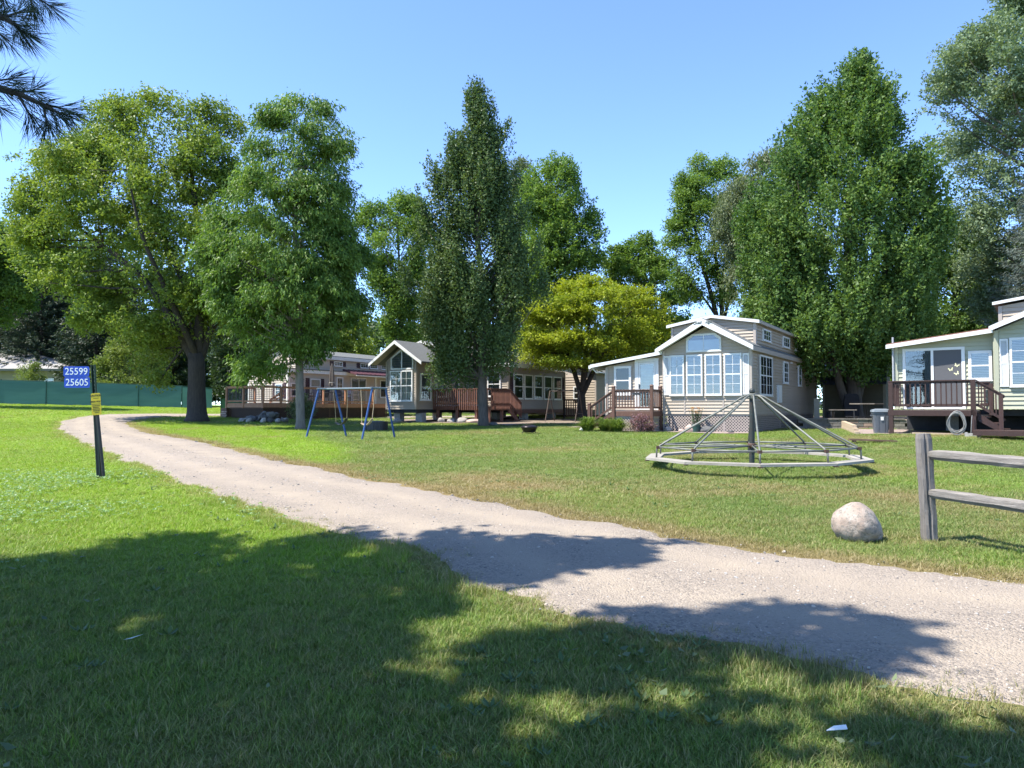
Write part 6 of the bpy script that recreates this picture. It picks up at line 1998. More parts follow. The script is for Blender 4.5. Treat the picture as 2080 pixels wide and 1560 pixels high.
# left side: dark evergreens beyond the fence and an edge tree
for i, (x, y, top, w, lab) in enumerate(((-60.5, 87, 23.0, 5.2, "dark pine beyond the fence at the far left edge"), (-39.5, 70, 14.5, 4.0, "dark pine left of the light shrub beyond the fence"), (-33.5, 73, 14.0, 3.8, "dark pine directly behind the light shrub"),
                                         (-55.0, 88, 19.5, 4.8, "dark pine rising just behind the left end of the olive house"), (-28.0, 74, 12.5, 3.6, "dark pine seen just left of the old leaning trunk"), (-43.3, 79, 19.0, 4.6, "tallest dark pine standing behind the other pines beyond the fence"), (-36.5, 81, 17.0, 4.6, "dark pine set back in the gap above the light shrub"), (-50.5, 79, 20.0, 5.0, "broad dark pine rising behind the ridge of the olive house"))):
    conifer("pine_tree", lab, (x, y), [(top, -.1, .1), (top - 2, -w * .45, w * .45), (top - 6, -w * .9, w * .9), (5, -w, w), (2.6, -w * .8, w * .8)], 34000, LM_PINE if i % 2 else LM_DARK, BARK_DK, 80 + i, droop=.12, needle=(.26, .10), group="dark pines beyond the green fence")
tree("edge_tree", "sparse olive green tree cut by the left edge above the fence", (-34.2, 47), [(13.6, -2.5, 1.2), (12.4, -4, 2.6), (11, -4.5, 3.4), (9.5, -4.5, 3.8), (8, -4.2, 3.6), (6.8, -3, 2.5)], 85000, (.16, .12), LM_MAPLE, .3, BARK, 91, lobes=60, lobe_r=.10, style=(.4, .2, .7), sl=.7, lps=20, fork=3.5, inner=.14)
tree("dark_gap_tree", "shadowy tree between the old leaning trunk and the cream house", (-22.0, 63), [(13, -2, 2), (10, -4, 4), (7, -4.5, 4.5), (4, -4, 4), (2.4, -3, 3)], 48000, (.22, .17), LM_DARK, .25, BARK_DK, 93, lobes=40, style=(.5, .3, .5), sl=.8, lps=20, fork=2)
tree("olive_back_tree", "dull green tree behind the cream house roof", (-16.5, 66), [(11.6, -2, 2), (10, -4, 4), (7, -4.5, 4.5), (4, -4, 4), (2.4, -3, 3)], 36000, (.2, .15), LM_BOX, .22, BARK_DK, 95, lobes=40, style=(.5, .3, .5), sl=.8, lps=20, fork=2)
tree("light_shrub", "pale green spreading shrub behind the fence right of the address sign", (-31.3, 60.5), [(7.6, -.8, .8), (6.6, -1.9, 1.6), (5.2, -2.8, 2.6), (3.6, -3.2, 3.0), (2.2, -3.2, 3.0), (1.8, -2.8, 2.8)], 32000, (.15, .1), LM_BUSH, .12, BARK, 97, lobes=44, lobe_r=.11, style=(.9, .25, .45), sl=.8, lps=18, fork=.7, flat=.5, cat="shrub")
tree("young_shrub", "small pale shrub in front of the olive house above the fence line", (-43.2, 66), [(5.6, -.3, .3), (5.0, -1.0, 1.0), (4.2, -1.3, 1.3), (3.2, -1.2, 1.2), (2.3, -.9, .9)], 8000, (.14, .08), LM_BUSH, .07, BARK, 98, lobes=20, lobe_r=.14, style=(.6, .6, .4), sl=.7, lps=14, fork=.5, cat="shrub")
tree("deck_shrub", "loose grey green shrub against the cedar deck lattice", (-10.9, 38.2), [(2.05, -.2, .2), (1.7, -.6, .6), (1.3, -.75, .75), (1.0, -.6, .6)], 3500, (.12, .05), LM_WILLOW, .03, BARK, 99, lobes=14, lobe_r=.16, style=(.5, .9, .3), sl=.45, lps=12, fork=.1, cat="shrub", twigs=40)


# distant wood closing the view: one mass
def woodland():
    g = np.random.default_rng(5)
    n = 5600
    x = g.uniform(-115, 115, n); y = 84 + 26 * g.random(n)
    top = 7.6 + 4.2 * vnoise(x, y, .07, 3) + 2.5 * vnoise(x, y, .25, 4) + 9 * sst(25, 42, -x) + 4 * sst(30, 50, x)
    z = H(x, y) + top * g.random(n) ** .7
    P = np.c_[x, y, z]
    D = nrm(rnd_dirs(n, g) + np.array([0, -.3, .5]))
    o = foliage("woodland", P, D, 1.8, 30, .50, .45, LM_WOOD, None, g, .1, .6, .35, (vnoise(x, y, .12, 9) - .4))
    tag(o, kind='stuff')


woodland()


# ------------------------------------------------------------------ planting around the tan house
def blade_clump(name, label, cat, x, y, r, h, n, mat, seed, group=None):
    g = np.random.default_rng(seed)
    t = thing(name, label, cat, (x, y, hz(x, y)), 0, group)
    a = g.random(n) * 2 * np.pi; r0 = r * .30 * np.sqrt(g.random(n))
    u_ = g.random(n); spread = r * (.12 + 1.05 * u_); L = h * (1.25 - .75 * u_ ** 1.5) * (.75 + .45 * g.random(n))
    V, Q = [], []
    d = np.c_[np.cos(a), np.sin(a), 0 * a]; s = np.c_[-np.sin(a), np.cos(a), 0 * a]
    b = d * r0[:, None]
    tt = [0, .35, .65, .85, 1.0]; ww = [.011, .013, .011, .007, .001]
    rows = []
    for t_, w in zip(tt, ww):
        c = b + d * (spread * t_ ** 1.5)[:, None] + np.array([0, 0, 1]) * (L * (1.35 * t_ - .72 * t_ ** 2.6))[:, None]
        rows += [c - s * w, c + s * w]
    v = np.stack(rows, 1).reshape(-1, 3)
    k = 10
    q = []
    base = np.arange(n) * k
    for i in range(4): q.append(np.stack([base + 2 * i, base + 2 * i + 1, base + 2 * i + 3, base + 2 * i + 2], 1))
    q = np.concatenate(q)
    tn = np.tile(.5 + .2 * g.normal(size=n), 4)
    put(bpy.data.objects.new("foliage", np_mesh("foliage", v, q, mat, np.clip(tn, 0, 1))), t)
    return t


LM_LILY = leafmat("daylily_blade", (.075, .135, .025), (.15, .21, .045), .3)


def tan_local(xl, yl):
    return (9.479 + xl * math.cos(A32) - yl * math.sin(A32), 29.2 + xl * math.sin(A32) + yl * math.cos(A32))


for i, (xl, yl, r, h, lab) in enumerate(((-6.35, -1.7, .62, .66, "left large clump of arching daylily leaves below the porch stairs"), (-5.05, -1.65, .62, .62, "right large clump of arching daylily leaves before the porch lattice"),
                                         (-5.7, -1.45, .5, .58, "smaller daylily clump wedged between the two large ones"))):
    blade_clump("daylily", lab, "plant", *tan_local(xl, yl), r, h, 520, LM_LILY, 200 + i, "daylilies before the small porch")
p = tan_local(-4.15, -1.35)
tree("purple_shrub", "low purple leaved shrub between the daylilies and porch corner", p, [(1.22, -.15, .15), (1.05, -.4, .35), (.85, -.5, .55), (.62, -.45, .6)], 2600, (.055, .035), leafmat("purple_leaf", (.13, .06, .075), (.26, .15, .16), .25), .02, BARK, 203, lobes=14, lobe_r=.2, style=(.6, .5, .5), sl=.25, lps=10, fork=.05, cat="shrub", twigs=30)


def potted_lilies():
    x, y = tan_local(-2.12, -.42)
    t = thing("potted_lilies", "dark green pot of orange and yellow lilies before the tan lattice skirt", "potted plant", (x, y, hz(x, y)), 0)
    MB().lathe([(.11, 0), (.15, .03), (.19, .30), (.205, .32), (.19, .34), (.16, .32)], 20).build("pot", pm("green_glaze", (.03, .075, .065), (.025, .05, .05), 5, .35), t)
    g = random.Random(4); st = MB(); lf = MB()
    OR = pm("orange_petal", (.62, .25, .07), (.68, .42, .12), 8, .6); YE = pm("yellow_petal", (.70, .55, .16), (.66, .36, .12), 8, .6)
    for k in range(26):
        a = g.random() * 6.28; r = .30 * math.sqrt(g.random()); h = .78 + .24 * g.random()
        top = Vector((r * math.cos(a), r * .8 * math.sin(a), h))
        st.tube([(r * .3 * math.cos(a), r * .3 * math.sin(a), .3), (r * .75 * math.cos(a), r * .6 * math.sin(a), h * .7), top], .006, 4)
        fl = MB()
        for q in range(6):
            b = q * 1.047 + a; d = Vector((math.cos(b), math.sin(b), .35)); s = Vector((-math.sin(b), math.cos(b), 0))
            fl.poly([top, top + d * .04 + s * .02, top + d * .085 + Vector((0, 0, -.01)), top + d * .04 - s * .02])
        fl.build("flower", OR if k % 2 else YE, t)
        for q in range(5):
            b = g.random() * 6.28; z = .32 + .4 * g.random(); o = Vector((r * .6 * math.cos(a), r * .6 * math.sin(a), z)); d = Vector((math.cos(b), math.sin(b), .3)); s = Vector((-math.sin(b), math.cos(b), 0))
            lf.poly([o, o + d * .07 + s * .018, o + d * .15, o + d * .07 - s * .018])
    st.build("stems", pm("stem_green", (.04, .08, .03)), t); lf.build("leaves", pm("lily_leaf", (.035, .085, .03), (.06, .12, .04), 9, .5), t)


potted_lilies()


# ------------------------------------------------------------------ trees just outside the frame: a pine whose boughs hang in, a broad tree that shades the near lawn
def near_pine():
    x, y = -6.0, 3.1
    t = thing("near_pine", "long needled pine whose bough ends hang into the top left corner", "tree", (x, y, hz(x, y)), 0)
    MB().tube([(0, 0, -.2), (0, 0, 4), (.1, 0, 9)], [.2, .15, .05], 12).build("trunk", BARK_DK, t, smooth=True)
    g = np.random.default_rng(2); rr = random.Random(2)
    br = MB(); tips = []
    def at(px, py, Y):   # bough positions, metres
        r = Vector(((px - 1040) / 1500, 1, (830 - py) / 1500)); return Vector((r.x * Y, Y, 1.5 + r.z * Y)) - Vector((x, y, hz(x, y)))
    def bough(path, r0, ends):
        p = [Vector(q) for q in path]
        br.tube(p, [r0 * (1 - .75 * k / (len(p) - 1)) for k in range(len(p))], 6)
        tips.extend(ends)
    b1 = [Vector((.1, 0, 2.6)), Vector((2.2, .05, 2.95)), at(-60, 160, 3.0), at(20, 180, 3.0), at(75, 205, 3.0), at(112, 225, 3.0)]
    b2 = [Vector((.1, 0, 3.6)), Vector((2.4, .0, 3.55)), at(-80, 10, 2.9), at(-10, 22, 2.9), at(18, 40, 2.9)]
    b3 = [Vector((.1, .1, 4.0)), Vector((2.6, .2, 3.9)), at(-20, -60, 3.2), at(40, -30, 3.2), at(75, -18, 3.2)]
    for b in (b1, b2, b3): br.tube(b, [.045, .03, .02, .013, .009, .006][:len(b)], 6)
    sub = [(b1[3], at(60, 245, 3.0)), (b1[4], at(85, 250, 2.95)), (b1[4], at(125, 215, 3.05)), (b1[2], at(10, 150, 3.1)), (b1[3], at(55, 175, 3.1)), (b1[2], at(-15, 215, 2.9)),
           (b2[3], at(40, 60, 2.9)), (b2[2], at(0, 70, 2.85)), (b3[3], at(88, 0, 3.2)), (b3[3], at(50, 5, 3.2)), (b2[3], at(25, 10, 3.0)), (b3[2], at(-10, 0, 3.1))]
    P, D, L = [], [], []
    segs = sub + [(b1[2], b1[3]), (b1[3], b1[4]), (b1[4], b1[5]), (b2[2], b2[3]), (b2[3], b2[4]), (b3[2], b3[3])]
    for a, b in sub: br.tube([a, b], [.006, .003], 5)
    for a, b in segs:
        d = (b - a).normalized(); n = 100
        for k in range(n):
            u = .35 + .65 * rr.random() ** .8
            P.append(a.lerp(b, u)); v = Vector((rr.gauss(0, 1), rr.gauss(0, 1), rr.gauss(0, 1))).normalized()
            D.append((d * 1.0 + v * .75 + Vector((0, 0, -.2))).normalized())
    # the rest of the crown, up the trunk and outside the picture
    br2 = []
    for k in range(60):
        z = 3.0 + 5.6 * rr.random(); a = rr.uniform(-2.2, 4.0); LL = (9.6 - z) * .42
        o = Vector((0, 0, z)); e = o + Vector((math.cos(a) * LL, math.sin(a) * LL, .1 * LL))
        w = e + Vector((x, y, 0))
        if w.y > .5 and w.x > -.80 * w.y and (w.z - 1.5) < .66 * w.y: continue
        br.tube([o, o.lerp(e, .5) + Vector((0, 0, -.05)), e], [.035, .02, .006], 5)
        for q in range(150):
            u = .3 + .7 * rr.random(); v = Vector((rr.gauss(0, 1), rr.gauss(0, 1), rr.gauss(0, 1))).normalized()
            P.append(o.lerp(e, u) + v * .06); D.append(((e - o).normalized() * .8 + v).normalized())
    P = np.array([tuple(p) for p in P]); D = np.array([tuple(p) for p in D])
    side = nrm(np.cross(D, rnd_dirs(len(P), g)))
    v, q = leaf_quads(P, D, side, .12, .0030, .1, g)
    put(bpy.data.objects.new("needles", np_mesh("needles", v, q, LM_PINE, np.clip(.5 + .2 * g.normal(size=len(P)), 0, 1))), t)
    br.build("branches", BARK_DK, t)


near_pine()

SHADE = [np.array(p) for p in (
    [(-14, 7.0), (-5.9, 6.65), (-4.71, 6.85), (-4.11, 7.39), (-3.55, 8.37), (-3.25, 8.17), (-3.13, 7.27), (-2.71, 7.31), (-2.23, 8.03), (-1.86, 8.25), (-1.46, 7.89), (-1.59, 7.05), (-1.27, 6.85), (-.81, 6.47), (-.44, 6.05), (-.3, 5.75), (-.44, 4.9), (-.81, 4.5), (-.95, 4.1), (-.55, 3.95), (-.2, 4.4), (.06, 4.67), (.62, 4.95), (1.05, 4.57), (1.18, 3.95), (1.38, 3.6), (2.4, 3.45), (4, 3.2), (4, -3), (-14, -3)],
    [(-1.14, 7.51), (-.83, 7.81), (-.43, 8.17), (-.2, 7.51), (.41, 7.81), (1.17, 8.03), (1.72, 7.89), (1.25, 7.27), (1.31, 6.85), (.7, 6.65), (.37, 6.21), (.04, 6.13), (-.36, 6.13), (-.79, 6.65)],
    [(.73, 5.29), (1.6, 5.49), (2.07, 5.23), (2.33, 4.91), (2.79, 4.75), (2.55, 4.49), (2.06, 4.41), (2.09, 4.17), (1.64, 4.09), (1.48, 4.33), (1.07, 4.49)])]


LIT = [np.array(p) for p in (
    [(-2.81, 6.37), (-2.85, 6.95), (-2.6, 7.67), (-2.4, 7.05), (-2.5, 6.47)], [(-1.85, 6.25), (-1.81, 6.85), (-1.48, 6.95), (-1.5, 6.47), (-1.62, 6.13)], [(-.82, 4.41), (-.61, 4.68), (-.28, 4.6), (-.3, 4.25), (-.48, 3.98), (-.72, 4.0)],
    [(-.31, 5.83), (.04, 6.0), (.27, 5.75), (.66, 5.05), (.45, 4.8), (.13, 4.9), (-.15, 4.78), (-.22, 5.29)], [(-.81, 4.81), (-.55, 5.17), (-.17, 5.05), (-.25, 4.81), (-.56, 4.71)], [(1.69, 3.99), (2.03, 4.1), (2.7, 3.8), (2.6, 3.45), (2.09, 3.46), (1.82, 3.62)], [(1.01, 4.07), (1.26, 4.17), (1.37, 3.93), (1.15, 3.81)])]


def shade_tree():
    """broad tree left of and above the viewer; its boughs grow where the shade on the lawn says they are"""
    x, y = -8.6, .6
    t = thing("shade_tree", "big broadleaf tree outside the frame that shades the near lawn", "tree", (x, y, hz(x, y)), 0)
    g = np.random.default_rng(77)
    n = 26000
    c = np.array([-6.6, 2.6, 9.4]); rad = np.array([8.5, 8.0, 3.4])
    P = c + rnd_dirs(n, g) * (g.random(n) ** (1 / 3))[:, None] * rad
    k = P[:, 2] / S.z
    gx, gy = P[:, 0] - S.x * k, P[:, 1] - S.y * k
    ins = np.zeros(n, bool)
    jx = gx + g.normal(size=n) * .10 + .5 * (vnoise(gx, gy, .9, 33) - .5) + .4 * (vnoise(gx, gy, 2.6, 34) - .5)
    jy = gy + g.normal(size=n) * .07 + .5 * (vnoise(gx, gy, .8, 35) - .5) + .45 * (vnoise(gx * .5, gy * 1.6, 2.2, 36) - .5)
    for s in SHADE: ins |= in_poly(jx, jy, s)
    for s in LIT: ins &= ~in_poly(gx + .35 * (vnoise(gx, gy, 1.5, 37) - .5) + g.normal(size=n) * .06, gy + .25 * (vnoise(gx, gy, 1.7, 38) - .5) + g.normal(size=n) * .05, s)
    # small sun flecks inside the shade
    fl = .65 * vnoise(gx * .5, gy * 1.5, 1.1, 31) + .35 * vnoise(gx, gy * 1.6, 3.0, 32)
    ins &= ~(fl > .67 + .04 * (gx < -1.8) + .13 * (gy < 4.1))
    seen_g = (gy > 2.2) & (np.abs(gx) < .8 * gy)
    keep = ins | (~seen_g & (gy < 7.2))
    vis = (P[:, 1] > .2) & (P[:, 0] > -.78 * P[:, 1] - .5) & (P[:, 2] - 1.5 < .64 * P[:, 1] + .5)
    P = P[keep & ~vis]
    D = nrm(rnd_dirs(len(P), g) + np.array([0, 0, -.2]))
    Q = P - np.array([x, y, hz(x, y)])
    foliage("crown", Q, D, .30, 6, .16, .16, LM_BACK, t, g, .2, 1.2, .30)
    tr = MB().tube([(0, 0, -.2), (.0, 0, 1), (.1, .1, 4), (.3, .3, 7.0)], [.55, .42, .34, .26], 14).build("trunk", BARK, t, smooth=True)
    br = MB(); rr = random.Random(6)
    for _ in range(40):
        q = Vector(Q[rr.randrange(len(Q))])
        if q.x > 4.5 or q.y > 5: continue
        o = Vector((.25, .25, 5.5 + 1.4 * rr.random()))
        m = o.lerp(q, .5) + Vector((0, 0, .5))
        br.tube([o, m, q], [.08, .035, .008], 6)
    br.build("branches", BARK, t, smooth=True)


shade_tree()


# ------------------------------------------------------------------ turf, gravel, weeds: instanced stuff
def gn_scatter(name, pts, rot, scl, attrs, sources, kind='stuff'):
    me = bpy.data.meshes.new(name)
    me.vertices.add(len(pts)); me.vertices.foreach_set("co", np.asarray(pts, np.float32).ravel())
    a = me.attributes.new("rot", 'FLOAT_VECTOR', 'POINT'); a.data.foreach_set("vector", np.asarray(rot, np.float32).ravel())
    a = me.attributes.new("scl", 'FLOAT_VECTOR', 'POINT'); a.data.foreach_set("vector", np.asarray(scl, np.float32).ravel())
    for k, v in attrs.items():
        a = me.attributes.new(k, 'FLOAT', 'POINT'); a.data.foreach_set("value", np.asarray(v, np.float32))
    o = put(bpy.data.objects.new(name, me))
    ng = bpy.data.node_groups.new(name, 'GeometryNodeTree')
    ng.interface.new_socket("Geometry", in_out='INPUT', socket_type='NodeSocketGeometry')
    ng.interface.new_socket("Geometry", in_out='OUTPUT', socket_type='NodeSocketGeometry')
    N, Lk = ng.nodes, ng.links
    i = N.new('NodeGroupInput'); u = N.new('NodeGroupOutput')
    ip = N.new('GeometryNodeInstanceOnPoints'); ip.inputs['Pick Instance'].default_value = True
    jn = N.new('GeometryNodeJoinGeometry')
    for s in reversed(sources):
        oi = N.new('GeometryNodeObjectInfo'); oi.inputs['Object'].default_value = s
        gi = N.new('GeometryNodeGeometryToInstance'); Lk.new(oi.outputs['Geometry'], gi.inputs[0]); Lk.new(gi.outputs[0], jn.inputs[0])
    Lk.new(i.outputs[0], ip.inputs['Points']); Lk.new(jn.outputs[0], ip.inputs['Instance'])
    r = N.new('GeometryNodeInputNamedAttribute'); r.data_type = 'FLOAT_VECTOR'; r.inputs['Name'].default_value = "rot"
    er = N.new('FunctionNodeEulerToRotation'); Lk.new(r.outputs[0], er.inputs[0]); Lk.new(er.outputs[0], ip.inputs['Rotation'])
    s = N.new('GeometryNodeInputNamedAttribute'); s.data_type = 'FLOAT_VECTOR'; s.inputs['Name'].default_value = "scl"
    Lk.new(s.outputs[0], ip.inputs['Scale'])
    Lk.new(ip.outputs[0], u.inputs[0])
    md = o.modifiers.new("scatter", 'NODES'); md.node_group = ng
    return tag(o, kind=kind)


def tuft(name, n, r, h, w, seed, mat, lean=.6):
    g = np.random.default_rng(seed)
    a = g.random(n) * 2 * np.pi; rr_ = r * np.sqrt(g.random(n))
    b = np.c_[rr_ * np.cos(a), rr_ * np.sin(a), np.zeros(n) - .01]
    da = g.random(n) * 2 * np.pi; L = h * (.45 + .75 * g.random(n)); ln = lean * (.2 + 1.0 * g.random(n))
    d = np.c_[np.cos(da), np.sin(da), 0 * da]; s = np.c_[-np.sin(da), np.cos(da), 0 * da]
    rows = []
    for t_, ww in ((0, 1), (.5, .85), (1, .12)):
        c = b + d * (L * ln * t_ ** 1.7)[:, None] + np.array([0, 0, 1]) * (L * t_ * (1 - .25 * t_ * np.minimum(1, ln)))[:, None]
        rows += [c - s * w * ww / 2, c + s * w * ww / 2]
    v = np.stack(rows, 1).reshape(-1, 3)
    base = np.arange(n) * 6
    q = np.concatenate([np.stack([base, base + 1, base + 3, base + 2], 1), np.stack([base + 2, base + 3, base + 5, base + 4], 1)])
    tn = np.tile(g.random(n), 2)
    return bpy.data.objects.new(name, np_mesh(name, v, q, mat, tn))


def grass_mat():
    m, nt, out = _nt("turf_blade")
    at = nt.nodes.new("ShaderNodeAttribute"); at.attribute_name = "tint"
    ad = nt.nodes.new("ShaderNodeAttribute"); ad.attribute_type = 'INSTANCER'; ad.attribute_name = "dry"
    al = nt.nodes.new("ShaderNodeAttribute"); al.attribute_type = 'INSTANCER'; al.attribute_name = "lush"
    green = ramp(nt, at.outputs['Fac'], [(0, (.080, .140, .032)), (.6, (.135, .215, .050)), (1, (.20, .255, .08))])
    lush = ramp(nt, at.outputs['Fac'], [(0, (.135, .255, .012)), (.6, (.22, .37, .016)), (1, (.30, .43, .035))])
    dry = ramp(nt, at.outputs['Fac'], [(0, (.17, .135, .055)), (.6, (.29, .235, .115)), (1, (.38, .32, .18))])
    c = mix(nt, al.outputs['Fac'], green, lush)
    # straw blades mixed in according to dryness
    th = nt.nodes.new("ShaderNodeMath"); th.operation = 'MULTIPLY_ADD'; th.inputs[1].default_value = 1.6; th.inputs[2].default_value = -.35
    nt.links.new(ad.outputs['Fac'], th.inputs[0])
    w = nt.nodes.new("ShaderNodeMath"); w.operation = 'MULTIPLY_ADD'; w.inputs[1].default_value = .7; w.use_clamp = True
    nt.links.new(at.outputs['Fac'], w.inputs[0]); nt.links.new(th.outputs[0], w.inputs[2])
    c = mix(nt, w.outputs[0], c, dry)
    p = nt.nodes.new("ShaderNodeBsdfPrincipled"); p.inputs['Roughness'].default_value = .55; p.inputs['Specular IOR Level'].default_value = .3
    nt.links.new(c, p.inputs['Base Color'])
    t = nt.nodes.new("ShaderNodeBsdfTranslucent"); nt.links.new(mix(nt, 1., c, (1.3, 1.3, .7), 'MULTIPLY'), t.inputs[0])
    mx = nt.nodes.new("ShaderNodeMixShader"); mx.inputs[0].default_value = .3
    nt.links.new(p.outputs[0], mx.inputs[1]); nt.links.new(t.outputs[0], mx.inputs[2]); nt.links.new(mx.outputs[0], out.inputs[0])
    return m


def sample_view(n, ya, yb, g, wide=.86):
    """points on the ground in the band ya..yb within (a bit more than) the field of view, uniform per area"""
    y = np.sqrt(ya ** 2 + (yb ** 2 - ya ** 2) * g.random(n))
    return (g.random(n) * 2 - 1) * (wide * y + .8), y


BARE = [np.array(p) for p in ([(-6.5, 40.6), (-1.2, 39.4), (-.2, 36.6), (1.2, 39.6), (6.5, 38.8), (7.5, 43.5), (-.5, 50), (-7, 46)], [(13.0, 33.45), (17.3, 32.45), (25, 44), (24, 52), (18.5, 48)],
        [(11.75, 25.2), (13.0, 28.9), (14.6, 27.6), (14.9, 24.9), (13.2, 24.6)], [(5.95, 31.35), (9.5, 29.15), (9.35, 28.55), (8.2, 28.95), (6.6, 30.1), (5.6, 31.0)], [(2.6, 34.9), (3.9, 34.4), (4.6, 35.2), (3.6, 35.9)],
        [(13.6, 24.9), (15.2, 23.3), (19, 21), (26, 22), (26, 40), (18, 40)], [(9.5, 29.2), (17, 41.1), (13, 44), (3, 36), (6, 31.6)], [(-16.5, 42.3), (-13.8, 40.7), (-8.2, 50), (-11, 52)])]


def turf():
    g = np.random.default_rng(123)
    M = grass_mat()
    src = [tuft("turf_tuft", 40, .075, .040, .0036, 1, M, 1.1), tuft("turf_tuft", 40, .075, .034, .0036, 2, M, 1.5), tuft("turf_tuft", 34, .07, .046, .0034, 3, M, .9), tuft("turf_tuft", 20, .05, .066, .0038, 4, M, 1.0)]
    X, Y, SCL = [], [], []
    for ya, yb, dens, sc, scz in ((1.6, 6, 640, .95, .80), (6, 11, 360, 1.15, .75), (11, 20, 150, 1.6, .72), (20, 36, 62, 2.2, .72), (36, 62, 14, 3.4, .8)):
        area = (.86 * (yb ** 2 - ya ** 2) + 1.6 * (yb - ya))
        n = int(area * dens)
        x, y = sample_view(n, ya, yb, g)
        X.append(x); Y.append(y); s = sc * (.75 + .5 * g.random(n)); SCL.append(np.c_[s, s, s * scz / sc * (.8 + .5 * g.random(n)) * (sc ** .3)])
    X = np.concatenate(X); Y = np.concatenate(Y); SCL = np.concatenate(SCL)
    ok = ~in_poly(X + g.normal(size=len(X)) * .03, Y + g.normal(size=len(X)) * .03, ROADPOLY)
    for b in BARE: ok &= ~in_poly(X, Y, b)
    # thin out near the ragged verge and where the ground is worn
    d = dryness(X, Y)
    dn = np.minimum(dist_poly(X, Y, RN[::10]), dist_poly(X, Y, RF[::10]))
    worn = vnoise(X, Y, 1.9, 14)
    ok &= g.random(len(X)) < np.clip(.45 + dn / .22 + .6 * (worn - .5), .15, 1)
    ok &= g.random(len(X)) < 1 - .35 * np.clip(d - .35, 0, 1)
    X, Y, SCL, d = X[ok], Y[ok], SCL[ok], d[ok]
    # taller unmown fringe here and there by the verge
    dn = dn[ok]; tall = (vnoise(X, Y, 1.3, 22) > .66) & (dn < .5)
    SCL[tall, 2] *= 1.7
    Z = H(X, Y) - .006
    dd = np.clip(d + .13 * g.normal(size=len(X)), 0, 1); lu = np.clip(lushness(X, Y) + .12 * g.normal(size=len(X)), 0, 1)
    rot = np.c_[g.normal(size=len(X)) * .12, g.normal(size=len(X)) * .12, g.random(len(X)) * 6.283]
    gn_scatter("lawn_grass", np.c_[X, Y, Z], rot, SCL, {"dry": dd, "lush": lu}, src)
    # stray tufts rooted in the gravel verge
    n = 520
    i = g.integers(90, 420, n); x = RN[i, 0] + np.abs(g.normal(size=n)) * .16 + .02; y = RN[i, 1] + np.abs(g.normal(size=n)) * .12
    k = y < 12; x, y = x[k], y[k]
    gn_scatter("verge_grass", np.c_[x, y, H(x, y)], np.c_[0 * x, 0 * x, g.random(len(x)) * 6.28], np.repeat((.5 + .7 * g.random(len(x)))[:, None], 3, 1), {"dry": .25 + .3 * g.random(len(x)), "lush": 0 * x}, src)


turf()


def gravel_stones():
    g = np.random.default_rng(9)
    src = []
    mats = [pm("pebble_grey", (.34, .32, .30), (.24, .225, .21), 20, .9), pm("pebble_tan", (.46, .39, .33), (.38, .32, .27), 20, .9), pm("pebble_dark", (.17, .16, .155), (.12, .115, .11), 20, .9), pm("pebble_pale", (.40, .36, .31), (.34, .31, .27), 20, .9)]
    for k in range(4):
        bm = bmesh.new(); bmesh.ops.create_icosphere(bm, subdivisions=1, radius=.5)
        for v in bm.verts: v.co = Vector((v.co.x, v.co.y * .8, v.co.z * .6)) * (1 + .4 * mnoise.noise(v.co * 3 + Vector((k * 5., 0, 0))))
        me = bpy.data.meshes.new("pebble"); bm.to_mesh(me); bm.free(); me.materials.append(mats[k])
        src.append(bpy.data.objects.new("pebble", me))
    X, Y, Sz = [], [], []
    for ya, yb, dens, s0 in ((2, 6.5, 700, .010), (6.5, 11, 300, .013), (11, 20, 70, .020), (20, 42, 7, .034)):
        n = int(.86 * (yb ** 2 - ya ** 2) * dens * .55)
        x, y = sample_view(n, ya, yb, g, .8)
        X.append(x); Y.append(y); Sz.append(s0 * np.exp(g.normal(size=n) * .45))
    X = np.concatenate(X); Y = np.concatenate(Y); Sz = np.concatenate(Sz)
    ok = in_poly(X + g.normal(size=len(X)) * .06, Y + g.normal(size=len(X)) * .06, ROADPOLY)
    # compacted wheel tracks carry fewer loose stones
    d1 = dist_poly(X, Y, RN[::10]); d2 = dist_poly(X, Y, RF[::10]); t = d1 / (d1 + d2 + 1e-6)
    tr = np.exp(-((t - .3) / .1) ** 2) + np.exp(-((t - .72) / .1) ** 2)
    ok &= g.random(len(X)) < (1 - .75 * np.clip(tr, 0, 1)) * (.4 + .9 * vnoise(X, Y, .9, 41))
    X, Y, Sz, t = X[ok], Y[ok], Sz[ok], t[ok]
    Z = H(X, Y) + .004 + .03 * np.sin(np.pi * np.clip(t, .001, .999)) ** .7 - .012 * (np.exp(-((t - .3) / .09) ** 2) + np.exp(-((t - .7) / .09) ** 2)) + .012 * (vnoise(X, Y, 1.3, 12) - .5)
    gn_scatter("loose_gravel", np.c_[X, Y, Z], np.c_[g.normal(size=len(X)) * .3, g.normal(size=len(X)) * .3, g.random(len(X)) * 6.28], np.repeat(Sz[:, None], 3, 1), {}, src)


gravel_stones()


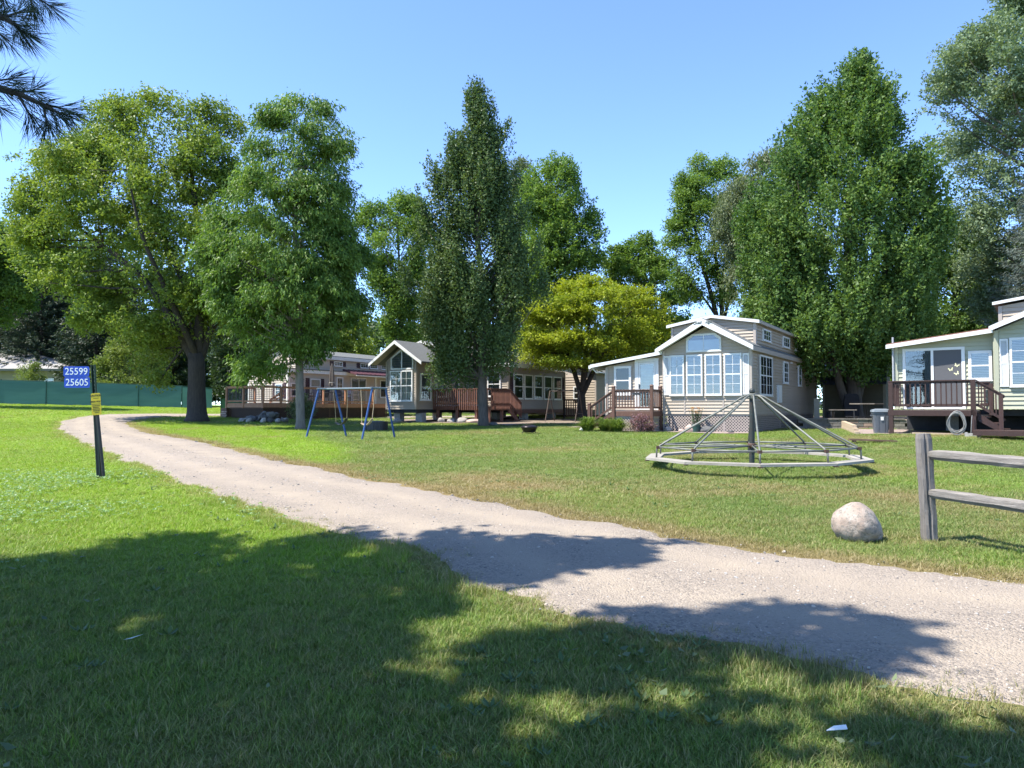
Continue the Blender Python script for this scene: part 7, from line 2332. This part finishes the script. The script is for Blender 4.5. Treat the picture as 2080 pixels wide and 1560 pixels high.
def weeds():
    g = np.random.default_rng(31)
    LMW = leafmat("weed_leaf", (.065, .115, .045), (.13, .19, .075), .25)
    LMD = leafmat("fallen_grey_leaf", (.065, .10, .045), (.15, .185, .10), .15)
    LMC = leafmat("clover_leaf", (.10, .20, .06), (.30, .40, .22), .3)
    def rosette(n, L, W, tilt, mat, seed, nm):
        gg = np.random.default_rng(seed)
        a = np.arange(n) * 2.4 + gg.random(n); ax = nrm(np.c_[np.cos(a), np.sin(a), tilt * (.3 + gg.random(n))])
        side = nrm(np.cross(ax, np.tile([0, 0, 1.], (n, 1))))
        v, q = leaf_quads(ax * .01, ax, side, L, W, .12, gg)
        return bpy.data.objects.new(nm, np_mesh(nm, v, q, mat, gg.random(n)))
    src = [rosette(8, .06, .03, .5, LMW, 1, "weed"), rosette(6, .075, .034, .9, LMW, 2, "weed"), rosette(11, .045, .026, .4, LMW, 3, "weed")]
    x, y = sample_view(7000, 2.2, 14, g, .8)
    f = vnoise(x, y, .9, 51); d = np.minimum(dist_poly(x, y, RN[::10]), dist_poly(x, y, RF[::10]))
    k = ~in_poly(x, y, ROADPOLY) & (g.random(len(x)) < np.clip((f - .5) * 1.3, 0, 1) * (.35 + 1.2 * np.exp(-(d / .7) ** 2)) * np.where(y < 6.5, 1.3, .5) + .5 * (x > -.4) * (y < 4.7) * (f > .42))
    x, y = x[k], y[k]
    gn_scatter("broadleaf_weeds", np.c_[x, y, H(x, y) + .005], np.c_[0 * x, 0 * x, g.random(len(x)) * 6.28], np.repeat((.4 + .5 * g.random(len(x)))[:, None], 3, 1), {}, src)
    # fallen leaves lying in the shaded turf
    src = [rosette(1, .065, .042, .1, LMD, 5, "leaf"), rosette(1, .055, .038, .4, LMD, 6, "leaf"), rosette(2, .06, .035, .25, LMD, 7, "leaf")]
    x, y = sample_view(4200, 2.2, 7.0, g, .8)
    k = ~in_poly(x, y, ROADPOLY) & (g.random(len(x)) < np.clip((vnoise(x, y, 1.1, 61) - .46) * 2, 0, 1) * np.where(x > -.4, 1., .06)) & (in_poly(x, y, SHADE[0]) | (y < 4.4))
    x, y = x[k], y[k]
    gn_scatter("fallen_leaves", np.c_[x, y, H(x, y) + .035], np.c_[g.normal(size=len(x)) * .3, g.normal(size=len(x)) * .3, g.random(len(x)) * 6.28], np.repeat((.6 + .6 * g.random(len(x)))[:, None], 3, 1), {}, src)
    # clover patch at the left, with pale heads
    src = [rosette(5, .03, .026, .3, LMC, 8, "clover"), rosette(7, .022, .02, .9, LMC, 9, "clover")]
    x, y = sample_view(16000, 6.5, 15, g, .8)
    k = (x < -1.5 - .1 * y) & ~in_poly(x, y, ROADPOLY) & (g.random(len(x)) < np.clip((vnoise(x, y, .55, 71) - .45) * 2.2, 0, 1))
    x, y = x[k], y[k]
    gn_scatter("clover", np.c_[x, y, H(x, y) + .05], np.c_[0 * x, 0 * x, g.random(len(x)) * 6.28], np.repeat((.7 + .6 * g.random(len(x)))[:, None], 3, 1), {}, src)


weeds()
